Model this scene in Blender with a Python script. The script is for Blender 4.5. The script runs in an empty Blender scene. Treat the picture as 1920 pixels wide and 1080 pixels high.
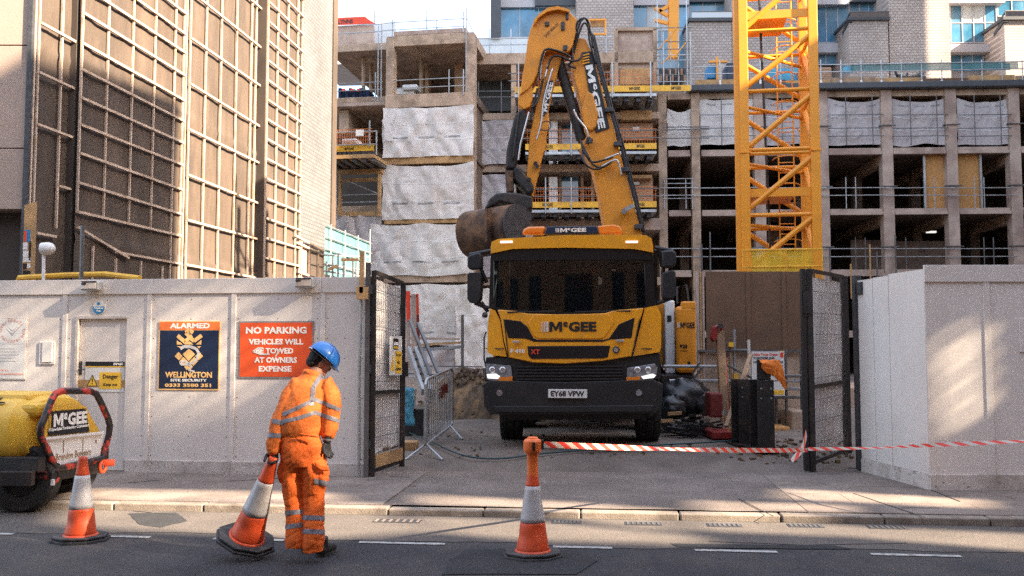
import bpy, bmesh, math, random
from mathutils import Vector, Matrix, noise
R = math.radians
rnd = random.Random(7)
SC = bpy.context.scene
COL = SC.collection

# ---------------------------------------------------------------- camera, sky, sun, exposure
F = 1720.0
PITCH = math.atan(110 / F)
EYE = Vector((0, 0, 1.75))
cd = bpy.data.cameras.new('camera')
cam = bpy.data.objects.new('camera', cd)
COL.objects.link(cam)
cam.location = EYE
cam.rotation_euler = (R(90) + PITCH, 0, 0)
cd.sensor_width = 36
cd.lens = 36 * F / 1920
cd.clip_end = 2000
SC.camera = cam

SUN_TO = Vector((0.928, -0.371, 0.577)).normalized()
SUN_EL = math.asin(SUN_TO.z)
w = bpy.data.worlds.new('World')
SC.world = w
w.use_nodes = True
nt = w.node_tree
bg = nt.nodes['Background']
sky = nt.nodes.new('ShaderNodeTexSky')
sky.sky_type = 'NISHITA'
sky.sun_disc = False
sky.sun_elevation = SUN_EL
sky.sun_rotation = math.atan2(SUN_TO.x, SUN_TO.y)
sky.dust_density = 2.0
bg.inputs['Strength'].default_value = 0.125
tc = nt.nodes.new('ShaderNodeTexCoord')
nz = nt.nodes.new('ShaderNodeTexNoise')
nz.inputs['Scale'].default_value = 3.2
nz.inputs['Detail'].default_value = 7
nz.inputs['Roughness'].default_value = 0.55
rp = nt.nodes.new('ShaderNodeValToRGB')
rp.color_ramp.elements[0].position = 0.40
rp.color_ramp.elements[1].position = 0.66
mx = nt.nodes.new('ShaderNodeMixRGB')
mx.inputs[2].default_value = (2.9, 3.0, 3.2, 1)
nt.links.new(tc.outputs['Generated'], nz.inputs['Vector'])
nt.links.new(nz.outputs['Fac'], rp.inputs[0])
nt.links.new(rp.outputs[0], mx.inputs[0])
nt.links.new(sky.outputs[0], mx.inputs[1])
nt.links.new(mx.outputs[0], bg.inputs[0])

sd = bpy.data.lights.new('sun', 'SUN')
sd.energy = 5.0
sd.angle = R(0.5)
sd.color = (1.0, 0.83, 0.62)
sun = bpy.data.objects.new('sun', sd)
COL.objects.link(sun)
sun.rotation_euler = SUN_TO.to_track_quat('Z', 'Y').to_euler()

SC.view_settings.view_transform = 'Standard'
SC.view_settings.look = 'None'
SC.view_settings.gamma = 1
SC.view_settings.use_curve_mapping = False
SC.view_settings.exposure = 2.6
SC.cycles.max_bounces = 7
SC.cycles.use_denoising = False
SC.cycles.sample_clamp_indirect = 4.0
SC.cycles.transparent_max_bounces = 16

# ---------------------------------------------------------------- pixel helpers (reference photograph is 1920 x 1080)
FW = Vector((0, math.cos(PITCH), math.sin(PITCH)))
UP = Vector((0, -math.sin(PITCH), math.cos(PITCH)))
def ray(px, py):
    return Vector((1, 0, 0)) * ((px - 960) / F) + UP * ((540 - py) / F) + FW
def at(px, py, Y):
    d = ray(px, py)
    return EYE + d * (Y / d.y)
def gnd(px, py, z=0.0):
    d = ray(px, py)
    return EYE + d * ((z - EYE.z) / d.z)
def frame(x, y, z=0, deg=0):
    return Matrix.Translation((x, y, z)) @ Matrix.Rotation(R(deg), 4, 'Z')
def L(M, px, py, y=0.0):
    """point of the plane y=const of frame M that a pixel looks at, in M's own coordinates"""
    Mi = M.inverted()
    o = Mi @ EYE
    d = Mi.to_3x3() @ ray(px, py)
    return o + d * ((y - o.y) / d.y)

# ---------------------------------------------------------------- materials
MATS = {}
def mat(name, col, rough=0.7, metal=0.0, var=0.12, scale=3.0, bump=0.0, bscale=60.0, dirt=None, dscale=1.2, dlo=0.5, dhi=0.7,
        damt=0.8, grain=0.05, spec=0.5, trans=0.0, alpha=1.0, emit=None, stretch=None, coat=0.0, streak=None, speck=None):
    m = bpy.data.materials.new(name)
    m.use_nodes = True
    n, l = m.node_tree.nodes, m.node_tree.links
    b = n['Principled BSDF']
    b.inputs['Roughness'].default_value = rough
    b.inputs['Metallic'].default_value = metal
    b.inputs['Specular IOR Level'].default_value = spec
    b.inputs['Transmission Weight'].default_value = trans
    b.inputs['Alpha'].default_value = alpha
    b.inputs['Coat Weight'].default_value = coat
    if emit:
        b.inputs['Emission Color'].default_value = (*emit[:3], 1)
        b.inputs['Emission Strength'].default_value = emit[3]
    g = n.new('ShaderNodeNewGeometry')
    vec = g.outputs['Position']
    if stretch:
        mp = n.new('ShaderNodeMapping')
        mp.inputs['Scale'].default_value = stretch
        l.new(vec, mp.inputs[0])
        vec = mp.outputs[0]
    def noi(s, det=5, ro=0.6):
        t = n.new('ShaderNodeTexNoise')
        t.inputs['Scale'].default_value = s
        t.inputs['Detail'].default_value = det
        t.inputs['Roughness'].default_value = ro
        l.new(vec, t.inputs['Vector'])
        return t
    def mix(fac, a, c2, mode='MIX'):
        x = n.new('ShaderNodeMixRGB')
        x.blend_type = mode
        for i, v in ((0, fac), (1, a), (2, c2)):
            if isinstance(v, (int, float)): x.inputs[i].default_value = v
            elif isinstance(v, tuple): x.inputs[i].default_value = (*v[:3], 1)
            else: l.new(v, x.inputs[i])
        return x.outputs[0]
    def ramp(src, lo, hi):
        x = n.new('ShaderNodeMapRange')
        x.inputs[1].default_value = lo
        x.inputs[2].default_value = hi
        l.new(src, x.inputs[0])
        return x.outputs[0]
    a = tuple(max(0, c * (1 - var)) for c in col)
    c2 = tuple(min(1, c * (1 + var)) for c in col)
    c = mix(ramp(noi(scale).outputs['Fac'], 0.3, 0.7), a, c2)
    if dirt:
        k = ramp(noi(dscale, 8, 0.65).outputs['Fac'], dlo, dhi)
        mm = n.new('ShaderNodeMath'); mm.operation = 'MULTIPLY'; mm.inputs[1].default_value = damt
        l.new(k, mm.inputs[0])
        c = mix(mm.outputs[0], c, dirt)
    if streak:
        mp2 = n.new('ShaderNodeMapping'); mp2.inputs['Scale'].default_value = (7, 7, 0.35); l.new(g.outputs['Position'], mp2.inputs[0])
        t = n.new('ShaderNodeTexNoise'); t.inputs['Scale'].default_value = 1.6; t.inputs['Detail'].default_value = 6; l.new(mp2.outputs[0], t.inputs['Vector'])
        mm = n.new('ShaderNodeMath'); mm.operation = 'MULTIPLY'; mm.inputs[1].default_value = streak[3]
        l.new(ramp(t.outputs['Fac'], 0.52, 0.78), mm.inputs[0]); c = mix(mm.outputs[0], c, tuple(streak[:3]))
    if speck:
        t = noi(speck[3], 3, 0.5)
        mm = n.new('ShaderNodeMath'); mm.operation = 'MULTIPLY'; mm.inputs[1].default_value = speck[4]
        l.new(ramp(t.outputs['Fac'], 0.62, 0.68), mm.inputs[0]); c = mix(mm.outputs[0], c, tuple(speck[:3]))
    if grain:
        t = noi(75, 4, 0.8)
        c = mix(1.0, c, mix(ramp(t.outputs['Fac'], 0.25, 0.75), (1 - grain * 2,) * 3, (1.0,) * 3), 'MULTIPLY')
    l.new(c, b.inputs['Base Color'])
    if bump:
        bp = n.new('ShaderNodeBump')
        bp.inputs['Strength'].default_value = bump
        bp.inputs['Distance'].default_value = 0.02
        l.new(noi(bscale, 6, 0.65).outputs['Fac'], bp.inputs['Height'])
        l.new(bp.outputs[0], b.inputs['Normal'])
    MATS[name] = m
    return m

M_ = MATS
mat('asphalt', (0.056, 0.056, 0.066), 0.85, var=0.35, scale=1.3, bump=0.9, bscale=120, dirt=(0.17, 0.145, 0.128), dscale=0.28, dlo=0.44, dhi=0.60, grain=0.42, speck=(.25, .22, .19, 55, .6))
mat('paving', (0.35, 0.278, 0.235), 0.85, var=0.22, scale=1.7, bump=0.4, bscale=90, dirt=(0.21, 0.16, 0.135), dscale=1.5, dlo=0.45, dhi=0.68, grain=0.34, speck=(.07, .055, .05, 30, .55))
mat('apron', (0.33, 0.262, 0.225), 0.88, var=0.25, scale=1.1, bump=0.9, bscale=100, dirt=(0.18, 0.145, 0.125), dscale=0.9, dlo=0.45, dhi=0.68, grain=0.36, speck=(.46, .40, .35, 60, .5))
mat('kerb_granite', (0.33, 0.27, 0.22), 0.8, var=0.25, scale=5, bump=0.4, bscale=80, dirt=(0.1, 0.08, 0.06), dscale=3, grain=0.2)
mat('mud', (0.20, 0.155, 0.13), 0.9, var=0.35, scale=1.0, bump=1.0, bscale=25, dirt=(0.26, 0.22, 0.18), dscale=0.8, dlo=0.45, dhi=0.7, grain=0.25)
mat('line_white', (0.40, 0.39, 0.37), 0.7, dirt=(0.14, 0.13, 0.12), dscale=14, dlo=0.5, dhi=0.62, damt=0.9)
mat('iron', (0.07, 0.07, 0.075), 0.6, 0.5, var=0.3, scale=8, bump=0.4)
mat('hoard', (0.76, 0.69, 0.635), 0.6, var=0.05, scale=0.8, bump=0.12, bscale=8, dirt=(0.46, 0.38, 0.33), dscale=0.9, dlo=0.5, dhi=0.85, damt=0.4, grain=0.06, streak=(.52, .44, .37, .14), speck=(.35, .3, .26, 9, .10))
mat('hoard_base', (0.68, 0.60, 0.54), 0.7, var=0.1, scale=3, bump=0.2, bscale=15, dirt=(0.25, 0.18, 0.13), dscale=2.5, dlo=0.48, dhi=0.75, damt=0.9, grain=.15, speck=(.13, .10, .08, 22, .7))
mat('plate', (0.75, 0.73, 0.7), 0.5)
mat('tarp_brown', (0.105, 0.072, 0.051), 0.75, var=0.30, scale=1.5, bump=0.8, bscale=18, dirt=(0.060, 0.042, 0.031), dscale=1.0, dlo=0.42, dhi=0.62, grain=.2, stretch=(1.0, 1.0, 0.25))
mat('batten', (0.50, 0.38, 0.29), 0.75, var=0.2, scale=2.5, bump=0.2, dirt=(0.32, 0.19, 0.11), dscale=3, dlo=0.5, dhi=0.7)
mat('render_beige', (0.40, 0.295, 0.235), 0.85, var=0.08, scale=0.7, bump=0.3, bscale=90, grain=0.12)
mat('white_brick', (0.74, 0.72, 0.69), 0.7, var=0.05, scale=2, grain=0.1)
mat('concrete', (0.53, 0.385, 0.28), 0.9, var=0.22, scale=1.4, bump=0.5, bscale=9, dirt=(0.14, 0.085, 0.055), dscale=1.1, dlo=0.48, dhi=0.72, grain=0.15)
mat('concrete_pink', (0.53, 0.405, 0.33), 0.9, var=0.15, scale=1.2, bump=0.4, bscale=9, dirt=(0.30, 0.20, 0.165), dscale=0.55, dlo=0.46, dhi=0.62, grain=0.15)
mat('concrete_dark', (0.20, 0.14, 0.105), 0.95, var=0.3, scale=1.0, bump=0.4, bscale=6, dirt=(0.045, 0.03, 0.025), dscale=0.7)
mat('void_dark', (0.065, 0.048, 0.038), 0.95, var=0.3, scale=0.6)  # near-black tone stands in for shade in wall gaps and empty bays
mat('tarp_white', (0.68, 0.645, 0.62), 0.85, spec=0.2, var=0.06, scale=1.6, bump=0.35, bscale=5, dirt=(0.40, 0.30, 0.24), dscale=0.6, dlo=0.52, dhi=0.8, damt=0.7)
mat('tarp_grey', (0.50, 0.455, 0.45), 0.85, spec=0.2, var=0.1, scale=1.6, bump=0.35, bscale=5, dirt=(0.28, 0.21, 0.18), dscale=0.6, dlo=0.5, dhi=0.8, damt=0.6)
mat('tape_seam', (0.78, 0.77, 0.76), 0.5)
mat('print_grey', (0.25, 0.25, 0.27), 0.6, dirt=(0.5, 0.49, 0.49), dscale=3, dlo=0.45, dhi=0.6)
mat('galv', (0.42, 0.43, 0.44), 0.45, 0.7, var=0.25, scale=3)
mat('galv_dark', (0.16, 0.155, 0.155), 0.5, 0.6, var=0.3, scale=3)
mat('prop_rust', (0.36, 0.24, 0.15), 0.7, 0.2, var=0.3, scale=4)
mat('wood', (0.48, 0.29, 0.13), 0.75, var=0.25, scale=2.5, bump=0.3, dirt=(0.24, 0.13, 0.06), dscale=2)
mat('osb', (0.50, 0.25, 0.08), 0.75, var=0.3, scale=14, bump=0.3, bscale=30)
mat('ply_brown', (0.19, 0.105, 0.06), 0.8, var=0.15, scale=1.2, bump=0.3, bscale=30, grain=0.2, dirt=(0.12, 0.065, 0.04), dscale=0.8)
mat('brick_orange', (0.42, 0.20, 0.10), 0.85, var=0.25, scale=6, bump=0.6, bscale=20, dirt=(0.5, 0.42, 0.33), dscale=1.5)
mat('yellow', (0.88, 0.36, 0.012), 0.34, var=0.05, scale=2, coat=0.3, dirt=(0.50, 0.24, 0.05), dscale=2.6, dlo=0.5, dhi=0.75, damt=0.5, speck=(.25, .14, .06, 40, .35))
mat('yellow_dusty', (0.80, 0.29, 0.014), 0.5, var=0.1, scale=2, dirt=(0.42, 0.19, 0.04), dscale=2.2, dlo=0.5, dhi=0.72, damt=0.6)
mat('crane_yellow', (0.84, 0.33, 0.018), 0.42, var=0.07, scale=1.5, dirt=(0.52, 0.23, 0.03), dscale=2.2, dlo=0.55, dhi=0.75, damt=0.5)
mat('board_yellow', (0.85, 0.47, 0.04), 0.6, var=0.1, scale=2, dirt=(0.4, 0.2, 0.05), dscale=2)
mat('bowser_yellow', (0.85, 0.50, 0.05), 0.4, var=0.06, scale=2, dirt=(0.6, 0.30, 0.04), dscale=3, dlo=0.5, dhi=0.75, damt=0.6)
mat('black_plastic', (0.012, 0.012, 0.014), 0.5, var=0.2, scale=4, bump=0.08, bscale=150, dirt=(0.035, 0.028, 0.022), dscale=2, dlo=0.5, dhi=0.8)
mat('black_gloss', (0.012, 0.012, 0.014), 0.18, var=0.1)
mat('black_flat', (0.014, 0.013, 0.014), 0.6)
mat('black_steel', (0.03, 0.027, 0.026), 0.55, 0.3, var=0.3, scale=4, bump=0.3, dirt=(0.09, 0.06, 0.045), dscale=3)
mat('rubber', (0.022, 0.021, 0.02), 0.85, var=0.3, scale=5, bump=0.3, bscale=40, dirt=(0.10, 0.08, 0.065), dscale=3, dlo=0.5, dhi=0.8)
mat('hose', (0.015, 0.015, 0.016), 0.4)
mat('white_gloss', (0.78, 0.77, 0.75), 0.4, var=0.03)
mat('text_white', (0.85, 0.84, 0.80), 0.5, var=0.03, grain=0)
mat('text_black', (0.012, 0.012, 0.012), 0.5, grain=0)
mat('sign_red', (0.80, 0.10, 0.025), 0.45, var=0.06, scale=1.5)
mat('sign_orange', (0.90, 0.20, 0.05), 0.45)
mat('sign_navy', (0.010, 0.022, 0.06), 0.4)
mat('sign_gold', (0.86, 0.52, 0.20), 0.5, grain=0)
mat('sign_blue', (0.03, 0.22, 0.45), 0.45)
mat('sign_yellow', (0.88, 0.52, 0.05), 0.5)
mat('faint_red', (0.75, 0.42, 0.34), 0.6)
mat('graffiti', (0.62, 0.60, 0.58), 0.6, dirt=(0.8, 0.75, 0.7), dscale=12)
mat('chrome', (0.62, 0.62, 0.62), 0.3, 0.8)
mat('lamp_lit', (0.9, 0.9, 0.9), 0.3, emit=(1, 0.97, 0.92, 0.16))
mat('lamp_glass', (0.25, 0.25, 0.27), 0.12, 0.3, var=0.5, scale=18)
mat('amber', (0.85, 0.24, 0.02), 0.25, spec=0.7, var=0.1)
mat('red_paint', (0.26, 0.02, 0.018), 0.45, var=0.2, scale=3, dirt=(0.15, 0.03, 0.03), dscale=4)
mat('red_bright', (0.80, 0.07, 0.03), 0.45)
mat('frame_worn', (0.03, 0.025, 0.025), 0.45, 0.2, var=0.2, dirt=(0.62, 0.06, 0.035), dscale=5, dlo=0.50, dhi=0.55, damt=1.0)
mat('cone_orange', (0.72, 0.085, 0.02), 0.5, var=0.1, scale=4, dirt=(0.55, 0.10, 0.05), dscale=6, dlo=0.5, dhi=0.75)
mat('tape_head', (0.85, 0.17, 0.03), 0.45, var=0.06)
mat('sleeve', (0.50, 0.48, 0.48), 0.4, var=0.08, scale=8, dirt=(0.30, 0.23, 0.19), dscale=5, dlo=0.5, dhi=0.8)
mat('cone_base', (0.045, 0.045, 0.047), 0.8, var=0.3, scale=10, bump=0.4, dirt=(0.14, 0.12, 0.11), dscale=5)
mat('hivis', (0.72, 0.16, 0.02), 0.8, var=0.10, scale=5, bump=0.6, bscale=14, grain=0.06)
mat('hivis_dark', (0.80, 0.14, 0.014), 0.8, var=0.1, scale=5, bump=0.6, bscale=14)
mat('reflective', (0.20, 0.19, 0.22), 0.5, 0.0, var=0.08, scale=10)
mat('helmet_blue', (0.02, 0.19, 0.62), 0.3, var=0.05, coat=0.3)
mat('skin', (0.46, 0.25, 0.17), 0.55)
mat('hair', (0.012, 0.010, 0.010), 0.7, bump=0.8, bscale=80)
mat('glove', (0.018, 0.018, 0.02), 0.7, bump=0.4)
mat('boot', (0.02, 0.018, 0.017), 0.6)
mat('bag', (0.018, 0.020, 0.024), 0.22, var=0.2, bump=0.8, bscale=9)
mat('teal_net', (0.09, 0.22, 0.23), 0.8, var=0.1, alpha=0.82, scale=4, bump=0.3)
mat('blue_net', (0.10, 0.42, 0.60), 0.7, var=0.3, scale=1.5, alpha=0.85)
mat('yellow_net', (0.78, 0.50, 0.03), 0.8, var=0.1, alpha=0.72)
mat('orange_mesh', (0.75, 0.22, 0.05), 0.6)
mat('grey_clad', (0.46, 0.44, 0.46), 0.6, var=0.06, scale=0.6)
mat('grey_dark', (0.055, 0.060, 0.070), 0.5, var=0.1)
mat('pale_sheet', (0.62, 0.66, 0.68), 0.5, var=0.06, scale=0.8)
mat('seat', (0.03, 0.03, 0.033), 0.8)
mat('soil', (0.10, 0.065, 0.04), 0.95, var=0.4, scale=4, bump=1.0, bscale=18, dirt=(0.26, 0.15, 0.07), dscale=2.5, dlo=0.5, dhi=0.65)
mat('bucket_steel', (0.07, 0.038, 0.024), 0.6, 0.35, var=0.35, scale=2.5, bump=0.5, dirt=(0.24, 0.12, 0.06), dscale=3, dlo=0.45, dhi=0.62)
mat('rag_orange', (0.95, 0.24, 0.03), 0.75, bump=0.5, bscale=12)
mat('cable_teal', (0.02, 0.06, 0.07), 0.5)
mat('hose_yellow', (0.55, 0.36, 0.16), 0.6)
mat('board_red', (0.15, 0.018, 0.015), 0.6)
mat('fabric_orange_red', (0.72, 0.07, 0.03), 0.7)

def brick_mat(name, c1, c2, mort, bw, bh, m=0.02, axis='x'):
    m0 = mat(name, c1, 0.8, grain=0.1)
    n, l = m0.node_tree.nodes, m0.node_tree.links
    b = n['Principled BSDF']
    g = n.new('ShaderNodeNewGeometry')
    sx = n.new('ShaderNodeSeparateXYZ'); cx = n.new('ShaderNodeCombineXYZ')
    l.new(g.outputs['Position'], sx.inputs[0])
    l.new(sx.outputs[0 if axis == 'x' else 1], cx.inputs[0]); l.new(sx.outputs[2], cx.inputs[1])
    t = n.new('ShaderNodeTexBrick')
    t.inputs['Color1'].default_value = (*c1, 1); t.inputs['Color2'].default_value = (*c2, 1); t.inputs['Mortar'].default_value = (*mort, 1)
    t.inputs['Scale'].default_value = 1; t.inputs['Brick Width'].default_value = bw; t.inputs['Row Height'].default_value = bh
    t.inputs['Mortar Size'].default_value = m
    l.new(cx.outputs[0], t.inputs['Vector'])
    nn = n.new('ShaderNodeTexNoise'); nn.inputs['Scale'].default_value = 0.35; nn.inputs['Detail'].default_value = 6
    l.new(g.outputs['Position'], nn.inputs['Vector'])
    mr = n.new('ShaderNodeMapRange'); mr.inputs[1].default_value = 0.35; mr.inputs[2].default_value = 0.7; mr.inputs[3].default_value = 1.0; mr.inputs[4].default_value = 0.72
    l.new(nn.outputs['Fac'], mr.inputs[0])
    mm = n.new('ShaderNodeMixRGB'); mm.blend_type = 'MULTIPLY'; mm.inputs[0].default_value = 1
    l.new(t.outputs['Color'], mm.inputs[1]); l.new(mr.outputs[0], mm.inputs[2])
    l.new(mm.outputs[0], b.inputs['Base Color'])
    bp = n.new('ShaderNodeBump'); bp.inputs['Strength'].default_value = 0.5; bp.inputs['Distance'].default_value = 0.02
    l.new(t.outputs['Fac'], bp.inputs['Height']); bp.invert = True
    l.new(bp.outputs[0], b.inputs['Normal'])
brick_mat('brick_far', (0.56, 0.49, 0.45), (0.46, 0.39, 0.355), (0.34, 0.28, 0.25), 0.30, 0.19, 0.030)
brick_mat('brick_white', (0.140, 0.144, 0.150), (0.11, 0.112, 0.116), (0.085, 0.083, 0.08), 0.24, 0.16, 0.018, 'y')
brick_mat('brick_infill', (0.40, 0.17, 0.08), (0.48, 0.24, 0.12), (0.45, 0.34, 0.25), 0.22, 0.12, 0.02)

def glass(name, tint, facing=0.25, rough=0.03, trans=0.6):
    m = bpy.data.materials.new(name); m.use_nodes = True
    n, l = m.node_tree.nodes, m.node_tree.links
    n.clear()
    o = n.new('ShaderNodeOutputMaterial'); tr = n.new('ShaderNodeBsdfTransparent'); gl = n.new('ShaderNodeBsdfGlossy')
    tr.inputs[0].default_value = (*tint, 1); gl.inputs['Roughness'].default_value = rough
    fr = n.new('ShaderNodeFresnel'); fr.inputs[0].default_value = 1.5
    ad = n.new('ShaderNodeMath'); ad.operation = 'ADD'; ad.inputs[1].default_value = facing
    ms = n.new('ShaderNodeMixShader')
    l.new(fr.outputs[0], ad.inputs[0]); l.new(ad.outputs[0], ms.inputs[0]); l.new(tr.outputs[0], ms.inputs[1]); l.new(gl.outputs[0], ms.inputs[2])
    l.new(ms.outputs[0], o.inputs[0])
    MATS[name] = m
glass('windscreen', (0.50, 0.52, 0.51), 0.015)
glass('window_glass', (0.10, 0.20, 0.28), 0.30)
mat('pane_blue', (0.045, 0.19, 0.32), 0.10, var=0.5, scale=0.5, spec=0.9, dirt=(0.25, 0.36, 0.42), dscale=0.35, dlo=0.45, dhi=0.7, damt=0.7, grain=0)
mat('curtain', (0.55, 0.58, 0.58), 0.8, var=0.2, scale=1)

def stripe_mat(name, ca, cb, k, slant):
    m = mat(name, ca, 0.45)
    n, l = m.node_tree.nodes, m.node_tree.links
    b = n['Principled BSDF']
    uv = n.new('ShaderNodeUVMap'); sx = n.new('ShaderNodeSeparateXYZ'); l.new(uv.outputs[0], sx.inputs[0])
    a = n.new('ShaderNodeMath'); a.operation = 'MULTIPLY'; a.inputs[1].default_value = k; l.new(sx.outputs[0], a.inputs[0])
    c = n.new('ShaderNodeMath'); c.operation = 'MULTIPLY_ADD'; c.inputs[1].default_value = slant; l.new(sx.outputs[1], c.inputs[0]); l.new(a.outputs[0], c.inputs[2])
    f = n.new('ShaderNodeMath'); f.operation = 'FRACT'; l.new(c.outputs[0], f.inputs[0])
    g = n.new('ShaderNodeMath'); g.operation = 'GREATER_THAN'; g.inputs[1].default_value = 0.5; l.new(f.outputs[0], g.inputs[0])
    x = n.new('ShaderNodeMixRGB'); x.inputs[1].default_value = (*ca, 1); x.inputs[2].default_value = (*cb, 1); l.new(g.outputs[0], x.inputs[0])
    l.new(x.outputs[0], b.inputs['Base Color'])
stripe_mat('barrier_tape', (0.50, 0.43, 0.36), (0.66, 0.035, 0.02), 5.2, 0.55)

# ---------------------------------------------------------------- geometry builder
def text_geo(s, bold=0.0, ext=0.0, space=1.0):
    c = bpy.data.curves.new('t', 'FONT')
    c.body = s
    c.offset = bold
    c.resolution_u = 2
    c.space_character = space
    o = bpy.data.objects.new('t', c)
    me = bpy.data.meshes.new_from_object(o)
    v = [x.co.copy() for x in me.vertices]
    f = [tuple(p.vertices) for p in me.polygons]
    bpy.data.objects.remove(o); bpy.data.curves.remove(c); bpy.data.meshes.remove(me)
    return v, f

class G:
    def __init__(s, M=None):
        s.v, s.f, s.M, s.uv, s.hold, s.marks = [], [], M or Matrix.Identity(4), None, False, []
    def add(s, v, f):
        b = len(s.v)
        s.v += [s.M @ Vector(p) for p in v]
        s.f += [tuple(i + b for i in q) for q in f]
        return s
    def box(s, x0, x1, y0, y1, z0, z1):
        v = [(x, y, z) for x in (x0, x1) for y in (y0, y1) for z in (z0, z1)]
        return s.add(v, [(0, 1, 3, 2), (4, 6, 7, 5), (0, 4, 5, 1), (2, 3, 7, 6), (0, 2, 6, 4), (1, 5, 7, 3)])
    def beam(s, a, b, w, h=None, up=(0, 0, 1)):
        a, b, h = Vector(a), Vector(b), h or w
        d = (b - a).normalized(); u = Vector(up)
        if abs(d.dot(u)) > 0.98: u = Vector((0, 1, 0))
        x = d.cross(u).normalized() * (w / 2); y = x.cross(d).normalized() * (h / 2)
        v = [p + x * i + y * j for p in (a, b) for i, j in ((-1, -1), (1, -1), (1, 1), (-1, 1))]
        return s.add(v, [(3, 2, 1, 0), (4, 5, 6, 7), (0, 1, 5, 4), (1, 2, 6, 5), (2, 3, 7, 6), (3, 0, 4, 7)])
    def tube(s, pts, r, n=8, closed=False, side=None):
        """r: number, list of numbers or list of (across, along) pairs"""
        P = [Vector(p) for p in pts]; k = len(P)
        rr = [r] * k if isinstance(r, (int, float)) else list(r)
        v, f, prev = [], [], None
        for i, p in enumerate(P):
            if closed: d = P[(i + 1) % k] - P[i - 1]
            else: d = P[min(i + 1, k - 1)] - P[max(i - 1, 0)]
            d = d.normalized() if d.length > 1e-9 else Vector((0, 0, 1))
            u = Vector(side) if side else (prev if prev else (Vector((0, 0, 1)) if abs(d.z) < 0.9 else Vector((1, 0, 0))))
            x = (u - d * u.dot(d)).normalized(); prev = x
            y = d.cross(x)
            ra, rb = rr[i] if isinstance(rr[i], (tuple, list)) else (rr[i], rr[i])
            v += [p + x * (math.cos(2 * math.pi * j / n) * ra) + y * (math.sin(2 * math.pi * j / n) * rb) for j in range(n)]
        m = k if closed else k - 1
        for i in range(m):
            for j in range(n):
                a, b = i * n, ((i + 1) % k) * n
                f.append((a + j, a + (j + 1) % n, b + (j + 1) % n, b + j))
        if not closed:
            f.append(tuple(range(n))[::-1]); f.append(tuple(range((k - 1) * n, k * n)))
        return s.add(v, f)
    def prism(s, pts, vec):
        P = [Vector(p) for p in pts]; vec = Vector(vec); k = len(P)
        v = P + [p + vec for p in P]
        f = [tuple(range(k)), tuple(range(2 * k - 1, k - 1, -1))] + [(i, i + k, (i + 1) % k + k, (i + 1) % k) for i in range(k)]
        return s.add(v, f)
    def panel(s, xz, y0, y1):
        """outline in the local x,z plane between depths y0 and y1"""
        return s.prism([(p[0], y0, p[1]) for p in xz], (0, y1 - y0, 0))
    def lathe(s, c, prof, n=24, axis='z', a0=0.0, a1=2 * math.pi, cap=False):
        v, f = [], []
        full = abs(a1 - a0 - 2 * math.pi) < 1e-6
        m = n if full else n + 1
        for r, h in prof:
            for j in range(m):
                a = a0 + (a1 - a0) * j / n
                p = (math.cos(a) * r, math.sin(a) * r, h)
                if axis == 'x': p = (h, math.cos(a) * r, math.sin(a) * r)
                if axis == 'y': p = (math.cos(a) * r, h, math.sin(a) * r)
                v.append(Vector(c) + Vector(p))
        for i in range(len(prof) - 1):
            for j in range(n):
                j2 = (j + 1) % m
                f.append((i * m + j, i * m + j2, (i + 1) * m + j2, (i + 1) * m + j))
        if cap:
            f.append(tuple(range(m))[::-1]); f.append(tuple(range((len(prof) - 1) * m, len(prof) * m)))
        return s.add(v, f)
    def grid(s, fn, nu, nv):
        v = [fn(i / nu, j / nv) for j in range(nv + 1) for i in range(nu + 1)]
        f = [(j * (nu + 1) + i, j * (nu + 1) + i + 1, (j + 1) * (nu + 1) + i + 1, (j + 1) * (nu + 1) + i) for j in range(nv) for i in range(nu)]
        return s.add(v, f)
    def text(s, t, x0, x1, z0, z1, y, bold=0.02, depth=0.003, keep=False, space=1.0):
        """lettering fitted in a box of the local x,z plane, facing -y"""
        v, f = text_geo(t, bold, 0, space)
        if not v: return s
        if not s.hold: s.marks.append((len(s.v), len(s.f)))
        ax, bx = min(p.x for p in v), max(p.x for p in v)
        az, bz = min(p.y for p in v), max(p.y for p in v)
        kx, kz = (x1 - x0) / (bx - ax), (z1 - z0) / (bz - az)
        if keep: kx = kz = min(kx, kz)
        cx, cz = (x0 + x1) / 2, (z0 + z1) / 2
        mxx, mz = (ax + bx) / 2, (az + bz) / 2
        q = [(cx + (p.x - mxx) * kx, y, cz + (p.y - mz) * kz) for p in v]
        k = len(q)
        # front faces and a rim, so that letters stand off their board
        edges = {}
        for fc in f:
            for a, b in zip(fc, fc[1:] + fc[:1]): edges[(a, b)] = 1
        rim = [(b, a, a + k, b + k) for (a, b) in edges if (b, a) not in edges]
        q2 = [(p[0], p[1] + depth, p[2]) for p in q]
        return s.add(q + q2, f + rim)
    def mesh(s, name='m'):
        me = bpy.data.meshes.new(name)
        me.from_pydata([tuple(p) for p in s.v], [], s.f)
        me.update()
        return me
    def build(s, name, material, parent=None, smooth=False, bevel=0.0, fix=False, solid=0.0, kind=None, label=None):
        if name == 'lettering' and len(s.marks) > 1:      # every line of lettering is a piece of its own
            mk = s.marks + [(len(s.v), len(s.f))]
            if mk[0][0] > 0: mk = [(0, 0)] + mk
            o = None
            for (a, fa), (b, fb) in zip(mk, mk[1:]):
                q = G(); q.v = s.v[a:b]; q.f = [tuple(i - a for i in t) for t in s.f[fa:fb]]
                if q.f: o = q.build(name, material, parent, label=label)
            return o
        me = s.mesh(name)
        if fix:
            b = bmesh.new(); b.from_mesh(me); bmesh.ops.recalc_face_normals(b, faces=b.faces); b.to_mesh(me); b.free()
        if s.uv:
            ul = me.uv_layers.new(name='UVMap')
            for lp in me.loops: ul.data[lp.index].uv = s.uv[lp.vertex_index]
        me.materials.append(MATS[material] if isinstance(material, str) else material)
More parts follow.
